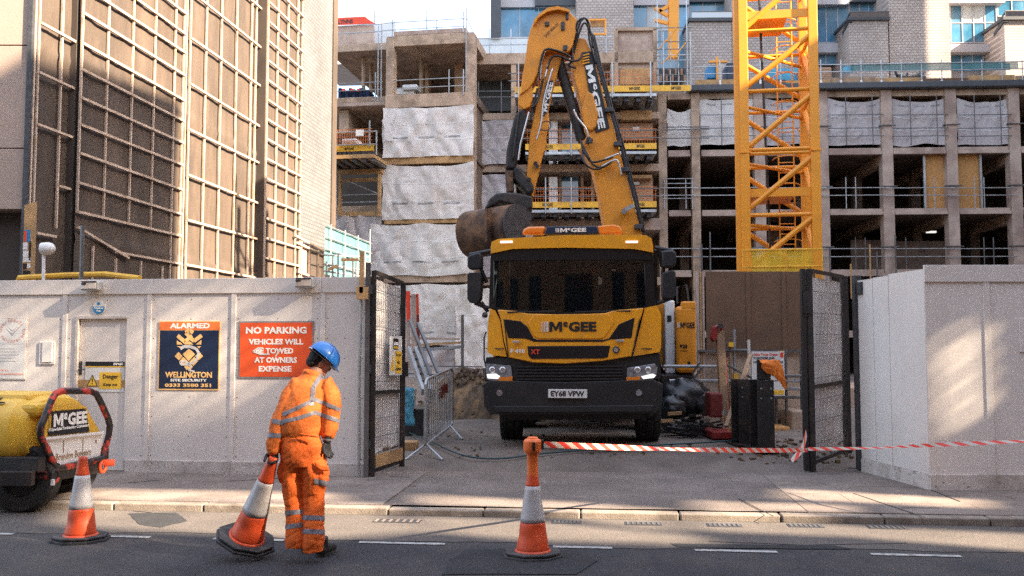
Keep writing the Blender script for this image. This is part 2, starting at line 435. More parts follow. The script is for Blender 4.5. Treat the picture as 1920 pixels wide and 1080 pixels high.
        if smooth:
            me.shade_smooth() if smooth is True else me.shade_smooth()
            if smooth is not True and hasattr(me, 'set_sharp_from_angle'): me.set_sharp_from_angle(angle=R(smooth))
        o = bpy.data.objects.new(name, me)
        COL.objects.link(o)
        put(o, parent)
        if solid:
            m = o.modifiers.new('s', 'SOLIDIFY'); m.thickness = solid; m.offset = 0
        if bevel:
            m = o.modifiers.new('b', 'BEVEL'); m.width = bevel; m.segments = 2; m.limit_method = 'ANGLE'; m.angle_limit = R(35)
            m.harden_normals = False
        if kind: o['kind'] = kind
        if label: o['label'] = label
        return o

ROOTM = {}
def put(o, parent):
    if parent is not None:
        o.parent = parent
        m = ROOTM.get(parent.name)
        if m is not None: o.matrix_parent_inverse = m.inverted()
def thing(name, label, cat, loc=(0, 0, 0), deg=0, group=None):
    o = bpy.data.objects.new(name, None)
    o.empty_display_size = 0.2
    COL.objects.link(o)
    o.location = loc
    o.rotation_euler = (0, 0, R(deg))
    ROOTM[o.name] = Matrix.Translation(loc) @ Matrix.Rotation(R(deg), 4, 'Z')
    o['label'], o['category'] = label, cat
    if group: o['group'] = group
    return o
def tag(o, label, cat, group=None, kind=None):
    o['label'], o['category'] = label, cat
    if group: o['group'] = group
    if kind: o['kind'] = kind
    return o
def dup(root, M, label=None):
    """copy of a thing, its parts and their sub-parts, moved by the matrix M"""
    r = root.copy(); COL.objects.link(r)
    r.matrix_basis = M @ root.matrix_basis
    if label: r['label'] = label
    for ch in list(root.children):
        c = ch.copy(); COL.objects.link(c); c.parent = r
        for gch in list(ch.children):
            d = gch.copy(); COL.objects.link(d); d.parent = c
    return r
def copies(o, mats, parent=None):
    """further pieces that share a mesh"""
    out = []
    for m in mats:
        c = o.copy(); COL.objects.link(c)
        c.matrix_basis = m
        out.append(c)
    return out
def remeshed(g, voxel=0.01, smooth=6):
    """one continuous closed surface out of overlapping closed shapes"""
    me = g.mesh('tmp')
    b = bmesh.new(); b.from_mesh(me); bmesh.ops.recalc_face_normals(b, faces=b.faces); b.to_mesh(me); b.free()
    o = bpy.data.objects.new('tmp', me); COL.objects.link(o)
    m = o.modifiers.new('r', 'REMESH'); m.mode = 'VOXEL'; m.voxel_size = voxel
    m = o.modifiers.new('s', 'SMOOTH'); m.iterations = smooth; m.factor = 0.5
    bpy.context.view_layer.update()
    dg = bpy.context.evaluated_depsgraph_get()
    r = bpy.data.meshes.new_from_object(o.evaluated_get(dg))
    bpy.data.objects.remove(o)
    return r
def from_mesh(name, me, material, parent, smooth=True):
    me.materials.clear(); me.materials.append(MATS[material])
    if smooth: me.shade_smooth()
    o = bpy.data.objects.new(name, me); COL.objects.link(o); put(o, parent)
    return o
def nz3(x, y=0, z=0, s=1.0):
    return noise.noise(Vector((x * s, y * s, z * s)))
def logo(Gc, x0, x1, z0, z1, y, bars=None, bold=0.03):
    """the contractor's wordmark: bars, M, small raised c, GEE"""
    wd = x1 - x0; h = z1 - z0
    Gc.panel([(x0 + wd * .275 * a, z0 + h * b) for a, b in ((0, 0), (0, 1), (.27, 1), (.5, .46), (.73, 1), (1, 1), (1, 0), (.77, 0), (.77, .62), (.57, .12), (.43, .12), (.23, .62), (.23, 0))], y, y + .003)
    Gc.hold = True
    Gc.text('c', x0 + wd * 0.295, x0 + wd * 0.39, z0 + h * 0.48, z1, y, bold * 1.6)
    Gc.text('GEE', x0 + wd * 0.41, x1, z0, z1, y, bold, space=1.02)
    Gc.hold = False
    if bars is not None:
        for i in range(4):
            a = x0 - wd * 0.16 + i * wd * 0.037
            bars.box(a, a + wd * (0.014 + 0.004 * i), y, y + 0.003, z0, z1)
# ================================================================ THE SETTING: road, pavement, site ground
MK = frame(0, 9.55, 0, math.degrees(math.atan(-0.098)))      # kerb line frame: x along the kerb, y away from the road
def gz(x, y):
    t = min(1, max(0, (y - 12.0) / 2.2))
    return 0.08 + 0.2 * t * t * (3 - 2 * t)
g = G(); g.box(-400, 400, -60, 500, -0.5, 0.0)
g.build('road', 'asphalt')['kind'] = 'structure'
pave = G(MK); pave.box(-60, -1.3, 0.16, 3.6, 0.004, 0.068); pave.box(3.0, 60, 0.16, 3.0, 0.004, 0.068)
pave.box(-60, -1.3, 3.6, 12, 0.004, 0.060); pave.box(3.0, 60, 3.0, 12, 0.004, 0.060)
pavement = pave.build('pavement', 'mud'); pavement['kind'] = 'structure'
g = G(MK)
g.grid(lambda u, v: (-1.3 + 4.3 * u, 0.165 + 3.0 * v, 0.078 + 0.006 * nz3(u * 4.3, v * 2.6, 3, 1.6)), 30, 20)
ap = g.build('crossover', 'apron', smooth=True); ap['kind'] = 'structure'
# paving stones, each its own piece
stone = G(); stone.box(-0.448, 0.448, -0.297, 0.297, 0, 0.012)
sm = stone.mesh('paving_stone'); sm.materials.append(M_['paving'])
stone2 = G(); stone2.box(-0.297, 0.297, -0.297, 0.297, 0, 0.012)
sm2 = stone2.mesh('paving_stone'); sm2.materials.append(M_['paving'])
for side, (xa, xb) in enumerate(((-9.2, -1.3), (3.0, 9.0))):
    for r_ in range(5):
        x = xa - 0.3 * (r_ % 2) if side == 0 else xa
        first = side == 1
        while x < xb - 0.3:
            wd = 0.6 if (x + 0.9 > xb + 0.01 or (first and r_ % 2)) else 0.9
            first = False
            if x + wd > xb + 0.02: break
            o = bpy.data.objects.new('paving_stone', sm if wd > 0.7 else sm2)
            COL.objects.link(o); o.parent = pavement
            p = MK @ Vector((x + wd / 2, 0.46 + 0.6 * r_, 0.0685 + rnd.uniform(0, 0.003)))
            o.location = p
            o.rotation_euler = (rnd.uniform(-1, 1) * 0.002, rnd.uniform(-1, 1) * 0.002, R(math.degrees(math.atan(-0.098))))
            x += wd
# kerb stones
ks = G(); ks.box(-0.493, 0.493, -0.08, 0.08, -0.05, 0.076)
km = ks.mesh('kerb_stone'); km.materials.append(M_['kerb_granite'])
kerb = G(MK); kerb.box(-60, 60, 0.03, 0.12, -0.02, 0.05); kerb = kerb.build('kerb', 'mud'); kerb['kind'] = 'structure'
for i in range(-14, 14):
    o = bpy.data.objects.new('kerb_stone', km); COL.objects.link(o); o.parent = kerb
    low = -0.012 if -1 <= i <= 2 else 0
    o.location = MK @ Vector((i + 0.2, 0.08 + rnd.uniform(-1, 1) * 0.006, low + rnd.uniform(-1, 1) * 0.004))
    o.rotation_euler = (0, 0, R(math.degrees(math.atan(-0.098)) + rnd.uniform(-0.5, 0.5)))
    m = o.modifiers.new('b', 'BEVEL'); m.width = 0.014; m.segments = 2
# road patch and gutter channel
g = G(MK); g.grid(lambda u, v: (-60 + 120 * u, -1.22 + 1.18 * v + (0.30 * nz3(u * 60, 0, 5) + 0.05 * nz3(u * 400, 0, 5) if v < 0.5 else 0), 0.004), 1200, 1)
mat('gutter_asphalt', (0.18, 0.15, 0.13), 0.85, var=0.25, scale=1.3, bump=0.8, bscale=110, dirt=(0.15, 0.125, 0.115), dscale=0.8, dlo=0.45, dhi=0.7, grain=0.36, speck=(.40, .34, .29, 60, .5))
g.build('gutter_strip', 'gutter_asphalt')['kind'] = 'structure'
# bay marking dashes
marks = []
for pa, pb in ((-60, 25), (188, 281), (400, 532), (673, 834), (1037, 1148), (1303, 1457), (1633, 1802)):
    ya = 1002 + (pa - 10) * 0.0235; yb = 1002 + (pb - 10) * 0.0235
    a, b = gnd(pa, ya, 0), gnd(pb, yb, 0)
    g = G(); d = Vector((0, 0.034, 0))
    g.prism([a - d + Vector((0, 0, .004)), b - d + Vector((0, 0, .004)), b + d + Vector((0, 0, .004)), a + d + Vector((0, 0, .004))], (0, 0, 0.004))
    marks.append(g)
mk = G()
road_mark = marks[0].build('road_marking', 'line_white'); road_mark['kind'] = 'structure'
for m in marks[1:]: m.build('marking_dash', 'line_white', road_mark)
# repair patches and the worker's head shadow painted on the road
mat('patch_shadow_asphalt', (0.045, 0.045, 0.050), 0.9, var=0.3, scale=3, bump=0.9, bscale=100, grain=0.4)
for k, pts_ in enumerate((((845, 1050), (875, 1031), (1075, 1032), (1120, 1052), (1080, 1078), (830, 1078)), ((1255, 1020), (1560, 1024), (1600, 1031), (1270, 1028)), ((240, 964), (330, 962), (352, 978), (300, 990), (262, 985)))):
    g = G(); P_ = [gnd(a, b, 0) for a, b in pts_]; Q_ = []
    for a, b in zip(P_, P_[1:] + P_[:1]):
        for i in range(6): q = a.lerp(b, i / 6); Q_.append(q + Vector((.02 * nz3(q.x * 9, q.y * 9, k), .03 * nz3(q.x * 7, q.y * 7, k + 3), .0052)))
    g.prism(Q_, (0, 0, .002)); g.build('patch_and_shadow', 'patch_shadow_asphalt', fix=True)['kind'] = 'structure'
# cracks and a tar seam in the road
g = G(); pts = [gnd(x, y, 0.006) for x, y in ((845, 1048), (870, 1032), (940, 1029), (1000, 1030))]
for a, b in zip(pts, pts[1:]): g.beam(a, b, 0.012, 0.003)
for k, (xa, ya, xb, yb) in enumerate(((1293, 1026, 1325, 1024), (1330, 1015, 1510, 1022), (1510, 1022, 1700, 1018), (250, 958, 330, 966))):
    a, b = gnd(xa, ya, 0.006), gnd(xb, yb, 0.006)
    n = 8; q = [a.lerp(b, i / n) + Vector((0, 0.02 * nz3(i * 1.7, k, 2), 0)) for i in range(n + 1)]
    for c, d in zip(q, q[1:]): g.beam(c, d, 0.014, 0.003)
g.build('road_crack', 'text_black')['kind'] = 'structure'
g = G()
for k, (xa, ya, xb, yb) in enumerate(((1385, 935, 1450, 968), (1600, 925, 1735, 970), (1730, 912, 1800, 940), (1690, 952, 1760, 952), (430, 902, 560, 895), (240, 905, 300, 900), (730, 893, 768, 895))):
    a, b = gnd(xa, ya, 0.086), gnd(xb, yb, 0.086)
    n = 8; q = [a.lerp(b, i / n) + Vector((0.01 * nz3(i * 1.7, k, 9), 0.02 * nz3(i * 1.7, k, 2), 0)) for i in range(n + 1)]
    for c, d in zip(q, q[1:]): g.beam(c, d, 0.010, 0.003)
g.build('pavement_crack', 'text_black')['kind'] = 'structure'
# gully covers in the channel
for i, (pa, pb, py) in enumerate(((1035, 1090, 980), (1172, 1240, 983), (1326, 1390, 986), (1478, 1542, 987), (1628, 1700, 990), (700, 790, 978))):
    a, b = gnd(pa, py, 0), gnd(pb, py, 0)
    c = (a + b) / 2; hw = (b.x - a.x) / 2
    M = frame(c.x, c.y, 0, -5.6)
    t = thing('gully_cover', ('small dark iron cover in the gutter right of the taped cone', 'iron cover in the gutter below the truck\'s right wheel', 'iron cover in the gutter below the black steel stubs',
              'iron cover in the gutter in front of the right gate', 'iron cover in the gutter in front of the right white hoarding', 'pale worn cover in the gutter left of the taped cone')[i], 'drain cover', tuple(c), -5.6, 'covers along the gutter')
    g = G(M); g.box(-hw, hw, -0.085, 0.085, 0.002, 0.008); g.build('frame', 'iron', t)
    g = G(M)
    for k in range(7):
        x = -hw + 0.03 + k * (2 * hw - 0.06) / 6
        g.box(x - 0.012, x + 0.012, -0.065, 0.065, 0.0082, 0.013)
    g.build('grate', 'galv_dark' if i < 5 else 'paving', t)

# site ground behind the hoarding line
def sg(u, v):
    x = -30 + 70 * u; y = 11.2 + 60 * v ** 1.7
    h = gz(x, y) + 0.02 * nz3(x, y, 0, 0.9) + 0.012 * nz3(x, y, 4, 4)
    if y < 12.4: h = min(h, 0.072)
    if y > 16: h += 0.05 * abs(nz3(x, y, 7, 0.7)) + 0.05 * abs(nz3(x, y, 9, 3))
    return (x, y, h)
g = G(); g.grid(sg, 150, 120)
g.build('site_ground', 'mud', smooth=True)['kind'] = 'structure'

# ================================================================ LEFT HOARDING
MH = frame(-1.88, 11.97, 0.0, math.degrees(math.atan(-0.13)))
def LH(px, py, y=0.0):
    p = L(MH, px, py, y); return p.x, p.z
ztop = 2.66
h = h_left = thing('site_hoarding', 'long white painted plywood hoarding left of the site entrance', 'hoarding', (-1.88, 11.97, 0.08), math.degrees(math.atan(-0.13)))
edges = [LH(p, 700)[0] for p in (-330, -130, 119, 277, 436, 604)] + [0.0]
dx0, dx1 = LH(144, 700)[0], LH(235, 700)[0]
dz1 = LH(190, 597)[1]
for a, b in zip(edges, edges[1:]):
    g = G(MH)
    if a < dx0 and b > dx1:
        g.box(a + .004, dx0 - .002, 0, 0.02, 0.24, ztop - 0.2); g.box(dx1 + .002, b - .004, 0, 0.02, 0.24, ztop - 0.2)
        g.box(dx0 - .002, dx1 + .002, 0, 0.02, dz1, ztop - 0.2)
    else: g.box(a + .004, b - .004, 0, 0.02, 0.24, ztop - 0.2)
    g.build('panel', 'hoard', h)
for e in edges[1:-1]:
    g = G(MH); g.box(e - 0.03, e + 0.035, -0.014, 0, 0.24, ztop - 0.2); g.build('cover_strip', 'hoard', h, bevel=0.003)
xs = [edges[0], LH(119, 530)[0], LH(604, 530)[0], 0.0]
for a, b in zip(xs, xs[1:]):
    g = G(MH); g.box(a + .002, b - .002, -0.022, 0.02, ztop - 0.2, ztop); g.build('top_board', 'hoard', h, bevel=0.004)
for a, b in ((edges[0], dx0 - .03), (dx1 + .03, edges[4]), (edges[4], 0.0)):
    g = G(MH); g.box(a + .002, b - .002, -0.022, 0.02, 0.06, 0.24); g.build('base_board', 'hoard_base', h, bevel=0.004)
g = G(MH)
for e in edges: g.box(e - 0.04, e + 0.04, 0.021, 0.11, 0.06, ztop - 0.02)
g.box(edges[0], 0, 0.021, 0.07, 1.2, 1.3)
g.box(-0.005, 0.0, -0.022, 0.11, 0.06, ztop)
g.build('frame', 'wood', h)
# door in the hoarding
g = G(MH); g.box(dx0 + .012, dx1 - .012, 0.030, 0.06, 0.09, dz1 - .01); door = g.build('door', 'hoard', h, bevel=0.003)
g = G(MH); g.box(dx0 - .03, dx0 + .008, -0.018, 0.06, 0.08, dz1 + .03); g.box(dx0 + .008, dx1, -0.018, 0.06, dz1 - .004, dz1 + .03); g.build('door_frame', 'hoard_base', door)
hx, hz = LH(149, 690); g = G(MH); g.box(hx - .02, hx + .02, 0.022, 0.03, hz - .09, hz + .09); g.tube([(hx, 0.02, hz - .02), (hx, -0.02, hz - .02), (hx + .09, -0.02, hz - .02)], 0.008, 8); g.build('handle', 'iron', door)
# small hatch
ax, az = LH(74, 683); bx, bz = LH(104, 641)
hatch = thing('hatch', 'small unmarked white viewing hatch between notice board and door', 'hatch', tuple(MH @ Vector((ax, 0, az))))
g = G(MH); g.box(ax, bx, -0.016, -0.001, az, bz); g.build('frame', 'hoard', hatch, bevel=0.003)
g = G(MH); g.box(ax + .05, bx - .03, -0.026, -0.016, az + .03, bz + .002); g.build('cover', 'plate', hatch, bevel=0.002)

def flood(px0, py0, px1, py1, label):
    a, b = LH(px0, py1), LH(px1, py0)
    t = thing('security_light', label, 'light', tuple(MH @ Vector((a[0], -0.03, a[1]))), group='bulkhead lights on the hoarding')
    g = G(MH); g.box(a[0], b[0], -0.16, -0.03, a[1], b[1]); g.build('housing', 'galv', t, bevel=0.02)
    g = G(MH); g.box(a[0] + .025, b[0] - .025, -0.166, -0.16, a[1] + .025, b[1] - .02); g.build('lens', 'hoard_base', t)
    g = G(MH); g.box(a[0] + .02, b[0] - .02, -0.172, -0.15, b[1] - .018, b[1] - .004); g.box(a[0] + .02, a[0] + .09, -0.170, -0.165, b[1] - .05, b[1] - .03); g.build('trim', 'black_plastic', t)
    g = G(MH); g.box((a[0] + b[0]) / 2 - .03, (a[0] + b[0]) / 2 + .03, -0.03, -0.022, a[1] + .02, b[1] - .02); g.build('bracket', 'iron', t)
flood(163, 528, 196, 546, 'pale bulkhead light on the hoarding above the white door')
flood(560, 522, 594, 541, 'pale bulkhead light on the hoarding above the worker in orange')

# ---------------------------------------------------------------- signs on the left hoarding
def board(name, label, cat, px0, py0, px1, py1, m, y=-0.004, th=0.006, group=None, bev=0.0):
    a, b = LH(px0, py1), LH(px1, py0)
    t = thing(name, label, cat, tuple(MH @ Vector(((a[0] + b[0]) / 2, y, a[1]))), group=group)
    g = G(MH); g.box(a[0], b[0], y - th, y, a[1], b[1]); g.build('board', m, t, bevel=bev)
    return t, a[0], b[0], a[1], b[1]
Y_ = -0.0142
# ALARMED sign
t, x0, x1, z0, z1 = board('security_sign', 'navy and orange ALARMED security sign with lion crest on white hoarding', 'sign', 296, 602, 414, 731, 'sign_gold')
W, H = x1 - x0, z1 - z0
g = G(MH); g.box(x0 + .02 * W, x1 - .02 * W, -0.012, -0.0102, z0 + .02 * H, z0 + .865 * H); g.build('face', 'sign_navy', t)
g = G(MH); g.box(x0 + .01 * W, x1 - .01 * W, -0.012, -0.0102, z0 + .872 * H, z1 - .01 * H); g.build('header', 'sign_orange', t)
g = G(MH); g.text('ALARMED', x0 + .18 * W, x0 + .83 * W, z0 + .895 * H, z0 + .972 * H, -.0140, .035)
g.text('SITE SECURITY', x0 + .21 * W, x0 + .80 * W, z0 + .123 * H, z0 + .162 * H, -.0140, .03); g.build('lettering', 'text_white', t)
g = G(MH); g.text('WELLINGTON', x0 + .12 * W, x0 + .88 * W, z0 + .178 * H, z0 + .265 * H, -.0140, .03)
g.text('0333 3580 351', x0 + .12 * W, x0 + .87 * W, z0 + .045 * H, z0 + .095 * H, -.0140, .035)
def SP(u, v): return (x0 + W * u, z0 + H * v)
def poly(g, pts, y0=-.0150, y1=-.0122): g.panel([SP(u, v) for u, v in pts], y0, y1)
g.build('lettering', 'sign_gold', t)
g = G(MH)   # crown of bars and a faceted diamond head
def bar(u0, v0, u1, v1, wd=.028):
    d = Vector((u1 - u0, v1 - v0)).normalized(); n_ = Vector((-d.y, d.x)) * wd
    poly(g, [(u0 - n_.x, v0 - n_.y), (u1 - n_.x, v1 - n_.y), (u1 + n_.x, v1 + n_.y), (u0 + n_.x, v0 + n_.y)])
for a in ((.31, .79, .44, .69), (.42, .69, .54, .79), (.56, .83, .50, .875), (.50, .875, .44, .83), (.44, .83, .49, .79), (.70, .79, .58, .71), (.58, .71, .53, .745)): bar(*a)
poly(g, [(.30, .66), (.30, .72), (.40, .66)]); poly(g, [(.43, .66), (.50, .71), (.57, .66)]); poly(g, [(.61, .66), (.70, .73), (.70, .66)])
poly(g, [(.30, .635), (.36, .61), (.37, .635)]); poly(g, [(.70, .635), (.66, .605), (.63, .635)])
for du, s in ((0, 1), (1, -1)):
    X = lambda u: du + s * u
    poly(g, [(X(.27), .49), (X(.33), .55), (X(.40), .49), (X(.34), .43)]); poly(g, [(X(.35), .42), (X(.41), .48), (X(.49), .41), (X(.42), .35)])
    poly(g, [(X(.43), .34), (X(.50), .40), (X(.50), .30), (X(.47), .29)])
poly(g, [(.40, .52), (.50, .60), (.60, .52), (.50, .42)])
g.build('crest', 'sign_gold', t)
g = G(MH)    # scribbled white marker over the crest
pts = [(.36, .60), (.42, .63), (.52, .63), (.62, .60), (.66, .54), (.64, .46), (.58, .40), (.48, .37), (.38, .37), (.36, .41), (.44, .42), (.50, .39), (.54, .33), (.50, .29), (.60, .27)]
for i, (a, b) in enumerate(zip(pts, pts[1:])):
    g.beam(Vector((SP(*a)[0], -.0162, SP(*a)[1])), Vector((SP(*b)[0], -.0162, SP(*b)[1])), 0.0015, 0.045 - 0.0018 * i, up=(0, 1, 0)) if False else g.beam((SP(*a)[0], -.0165, SP(*a)[1]), (SP(*b)[0], -.0165, SP(*b)[1]), 0.042 - 0.0018 * i, 0.001, up=(0, 1, 0))
g.build('scribble', 'graffiti', t)
# NO PARKING sign
t, x0, x1, z0, z1 = board('parking_sign', 'red NO PARKING sign with white capitals on hoarding behind the worker', 'sign', 446, 602, 590, 709, 'galv')
g = G(MH); g.box(x0 + .025, x1 - .025, -0.0125, -0.0102, z0 + .02, z1 - .02); g.build('face', 'sign_red', t)
W, H = x1 - x0, z1 - z0
g = G(MH)
for s_, u0, u1, v0, v1 in (('NO PARKING', .10, .90, .78, .90), ('VEHICLES WILL', .14, .86, .59, .69), ('BE TOWED', .24, .73, .43, .53), ('AT OWNERS', .22, .78, .27, .37), ('EXPENSE', .28, .71, .115, .215)):
    g.text(s_, x0 + W * u0, x0 + W * u1, z0 + H * v0, z0 + H * v1, -.0150, .035)
g.build('lettering', 'text_white', t)
g = G(MH)
for (ua, va, ub, vb) in ((.20, .47, .27, .53), (.20, .47, .30, .42), (.30, .42, .42, .42), (.55, .50, .50, .38), (.27, .53, .33, .53)):
    g.beam((x0 + W * ua, -.0160, z0 + H * va), (x0 + W * ub, -.0160, z0 + H * vb), 0.02, .001, up=(0, 1, 0))
g.build('scribble', 'graffiti', t)
# danger sign on the door
t, x0, x1, z0, z1 = board('danger_sign', 'small white and yellow Danger Keep out sign on hoarding door', 'sign', 157, 678, 232, 735, 'plate', y=0.029)
W, H = x1 - x0, z1 - z0
g = G(MH); g.box(x0, x1, .0205, .0225, z1 - .15 * H, z1); g.build('header', 'text_black', t)
g = G(MH); g.box(x0, x1, .0205, .0225, z1 - .19 * H, z1 - .155 * H); g.box(x0 + .37 * W, x0 + .93 * W, .0205, .0225, z0 + .10 * H, z0 + .65 * H); g.panel([(x0 + .06 * W, z0 + .2 * H), (x0 + .32 * W, z0 + .2 * H), (x0 + .19 * W, z0 + .55 * H)], .0205, .0225); g.build('face', 'sign_yellow', t)
g = G(MH); g.text('Danger', x0 + .46 * W, x0 + .85 * W, z0 + .40 * H, z0 + .58 * H, .0185, .02); g.text('Keep out', x0 + .48 * W, x0 + .83 * W, z0 + .17 * H, z0 + .30 * H, .0185, .015)
g.text('!', x0 + .175 * W, x0 + .205 * W, z0 + .25 * H, z0 + .45 * H, .0185, .02)
for a, b in (((.06, .2), (.32, .2)), ((.32, .2), (.19, .55)), ((.19, .55), (.06, .2))): g.beam((x0 + a[0] * W, .020, z0 + a[1] * H), (x0 + b[0] * W, .020, z0 + b[1] * H), 0.008, .002, up=(0, 1, 0))
g.build('lettering', 'text_black', t)
g = G(MH); logo(g, x0 + .75 * W, x0 + .97 * W, z1 - .12 * H, z1 - .04 * H, .0185, g); g.build('lettering', 'text_white', t)
# round blue sign
c = LH(186, 577); rr = 0.093
t = thing('round_sign', 'round blue and white pedestrian sign above the hoarding door', 'sign', tuple(MH @ Vector((c[0], -.01, c[1]))))
g = G(MH); g.lathe((c[0], 0, c[1]), [(0.0001, -.012), (rr, -.012), (rr, -.002)], 28, 'y'); g.build('disc', 'plate', t)
g = G(MH); n = 20; g.panel([(c[0] + rr * .93 * math.cos(a), c[1] + rr * .93 * math.sin(a)) for a in [R(-190 + 200 * i / n) for i in range(n + 1)]], -.015, -.0122)
g.lathe((c[0], 0, c[1] + .055), [(0.0001, -.015), (.022, -.015), (.022, -.0122)], 12, 'y'); g.build('print', 'sign_blue', t)
g = G(MH); g.text('Pedestrian', c[0] - .068, c[0] + .068, c[1] - .018, c[1] + .010, -.0170, .03); g.text('route', c[0] - .032, c[0] + .032, c[1] - .055, c[1] - .030, -.0170, .03); g.build('lettering', 'text_white', t)
# notice board at the left edge
t, x0, x1, z0, z1 = board('notice_board', 'large white notice with faint red ring and dark tick at the left edge', 'notice', -8, 596, 53, 712, 'hoard_base')
g = G(MH); g.box(x0 + .015, x1 - .015, -0.0135, -0.0102, z0 + .015, z1 - .015); g.build('face', 'plate', t)
W, H = x1 - x0, z1 - z0; cx, cz = x0 + .52 * W, z0 + .79 * H
g = G(MH)
ring = 'CONSIDERATE CONSTRUCTORS '
for i, ch in enumerate(ring):
    if ch == ' ': continue
    a = R(180 - i * 360 / len(ring)); v, f = text_geo(ch, .02)
    for p in v: p *= .055
    ca, sa = math.cos(a - R(90)), math.sin(a - R(90))
    g.add([(cx + .155 * math.cos(a) + (p.x - .018) * ca - p.y * sa, -.0155, cz + .125 * math.sin(a) + (p.x - .018) * sa + p.y * ca) for p in v], f)
g.box(x0 + .03, x1 - .03, -.0155, -.0137, z0 + .08 * H, z0 + .105 * H)
g.text('0800 783 1423', x0 + .06 * W, x0 + .42 * W, z0 + .14 * H, z0 + .17 * H, -.0155, .01)
g.build('lettering', 'faint_red', t)
g = G(MH); g.panel([(cx - .09, cz + .03), (cx, cz - .07), (cx + .14, cz + .09), (cx, cz - .03)], -.0155, -.0137)
g.panel([(cx - .06, cz + .05), (cx, cz - .01), (cx + .08, cz + .06), (cx, cz + .01)], -.0155, -.0137); g.build('tick', 'grey_clad', t)
g = G(MH); g.box(x0 + .03, x1 - .03, -.0155, -.0137, z0 + .58 * H, z0 + .583 * H)
for i in range(5): g.box(x0 + .05 * W, x0 + (.6 + .08 * (i % 3)) * W, -.0155, -.0137, z0 + (.50 - .05 * i) * H, z0 + (.506 - .05 * i) * H)
g.build('print', 'grey_clad', t)

# ================================================================ RIGHT HOARDING
g = G(MH)
for e0_, e1_ in zip(edges, edges[1:]):
    for xx in (e0_ + .07, (e0_ + e1_) / 2, e1_ - .07):
        for k in range(9):
            if dx0 - .03 < xx < dx1 + .03 and .30 + .26 * k < dz1 + .05: continue
            z_ = .30 + .26 * k; g.box(xx - .006, xx + .006, -.002, .001, z_ - .006, z_ + .006)
g.build('screws', 'iron', h_left)['kind'] = 'stuff'
MRr = frame(4.88, 10.83, 0.0, 0)
h = thing('corner_hoarding', 'white painted plywood hoarding turning the corner right of the entrance', 'hoarding', (4.88, 10.83, 0.07))
zr = 2.715
ex = [0.0, L(MRr, 1852, 700).x, 2.35, 3.6]
for a, b in zip(ex, ex[1:]):
    g = G(MRr); g.box(a + .004, b - .003, 0, 0.02, 0.26, zr - .2); g.build('panel', 'hoard', h)
    g = G(MRr); g.box(b - .03, b + .05, -.014, 0, .26, zr - .2); g.build('cover_strip', 'hoard', h, bevel=.003)
g = G(MRr); g.box(-.004, 3.6, -.022, .02, zr - .2, zr); g.build('top_board', 'hoard', h, bevel=.004)
g = G(MRr); g.box(-.004, 3.6, -.022, .02, .05, .26); g.build('base_board', 'hoard_base', h, bevel=.004)
fx, fz = L(MRr, 1912, 660).x, L(MRr, 1912, 660).z
g = G(MRr); g.box(fx, fx + .3, -.02, -.001, fz, fz + .39); g.build('hatch_frame', 'hoard', h, bevel=.003)
d = Vector((4.70 - 4.88, 12.45 - 10.83)); MO = frame(4.88, 10.83, 0, math.degrees(math.atan2(d.y, d.x)))
ln = d.length
for a, b in ((0.0, .82), (.82, 1.22), (1.22, ln)):
    g = G(MO); g.box(a + .012, b - .0005, -.02, .0, .26, zr - .045 - .02 * a); g.build('panel', 'hoard', h)
g = G(MO); g.box(.012, ln, -.02, .012, .05, .255); g.build('base_board', 'hoard_base', h, bevel=.004)
g = G(MO); g.box(.012, .10, -.12, -.021, .05, zr - .1); g.box(ln - .1, ln, -.12, -.021, .05, zr - .1); g.build('frame', 'wood', h)
bx = L(frame(0, 12.5), 1612, 520)
g = G(); g.box(4.66, 4.76, 12.46, 12.56, .1, 2.72); g.box(4.68, 4.80, 12.30, 12.44, 2.45, 2.62); g.build('gate_post', 'iron', h, bevel=.004)

# ================================================================ GATES
def bars_gate(name, label, A, B, ztA, ztB, zbA, zbB, n_v, n_h, sheet_mat, post_a, post_b, flap=0.55):
    """mesh leaf from A to B (x, y); tops and bottoms given at both ends"""
    A, B = Vector((*A, 0)), Vector((*B, 0))
    t = thing(name, label, 'gate', (A.x, A.y, zbA))
    P = lambda u, v, off=0.0: A.lerp(B, u) + Vector((0, 0, (zbA + (zbB - zbA) * u) * (1 - v) + (ztA + (ztB - ztA) * u) * v)) + nn * off
    d = (B - A).normalized(); nn = Vector((d.y, -d.x, 0))
    if nn.dot(EYE - A) < 0: nn = -nn
    g = G()
    g.beam(P(0, -.02), P(0, 1.0), post_a, post_a); g.build('post', 'black_steel', t, bevel=.004)
    g = G(); g.beam(P(1, -.02), P(1, 1.0), post_b, post_b); g.build('post', 'black_steel', t, bevel=.004)
    for v in (0.02, 0.40, 0.995):
        g = G(); g.beam(P(.02, v), P(.98, v), .035, .05); g.build('rail', 'black_steel', t)
    for i in range(1, n_v):
        g = G(); g.beam(P(i / n_v, .02, .012), P(i / n_v, .985, .012), .0035, .0035); g.build('bar', 'galv_dark', t)
    for i in range(1, n_h):
        g = G(); g.beam(P(.02, i / n_h, .016), P(.98, i / n_h, .016), .006, .006); g.build('cross_bar', 'galv_dark', t)
    g = G()
    lo = flap
    g.grid(lambda u, v: P(.03 + .93 * u, (lo * (.3 + .3 * u) if v == 0 else 0) * (1 - v) + .07 * (1 - v) + .965 * v, -.035 - .03 * nz3(u * 2, v * 4, 3) - .02 * nz3(u * 6, v * 9, 3)), 14, 34)
    g.build('sheeting', sheet_mat, t, smooth=True)
    return t, P, nn
gl, P, nn = bars_gate('mesh_gate', 'open black mesh gate with white sheeting and warning notice left of entrance', (-1.80, 11.93), (-1.50, 12.62), 2.74, 2.635, 0.10, 0.15, 17, 11, 'tarp_white', .06, .07, .08)
g = G(); g.beam(P(.05, .065, .02), P(.98, .06, .02), .02, .16); g.build('kick_board', 'wood', gl)
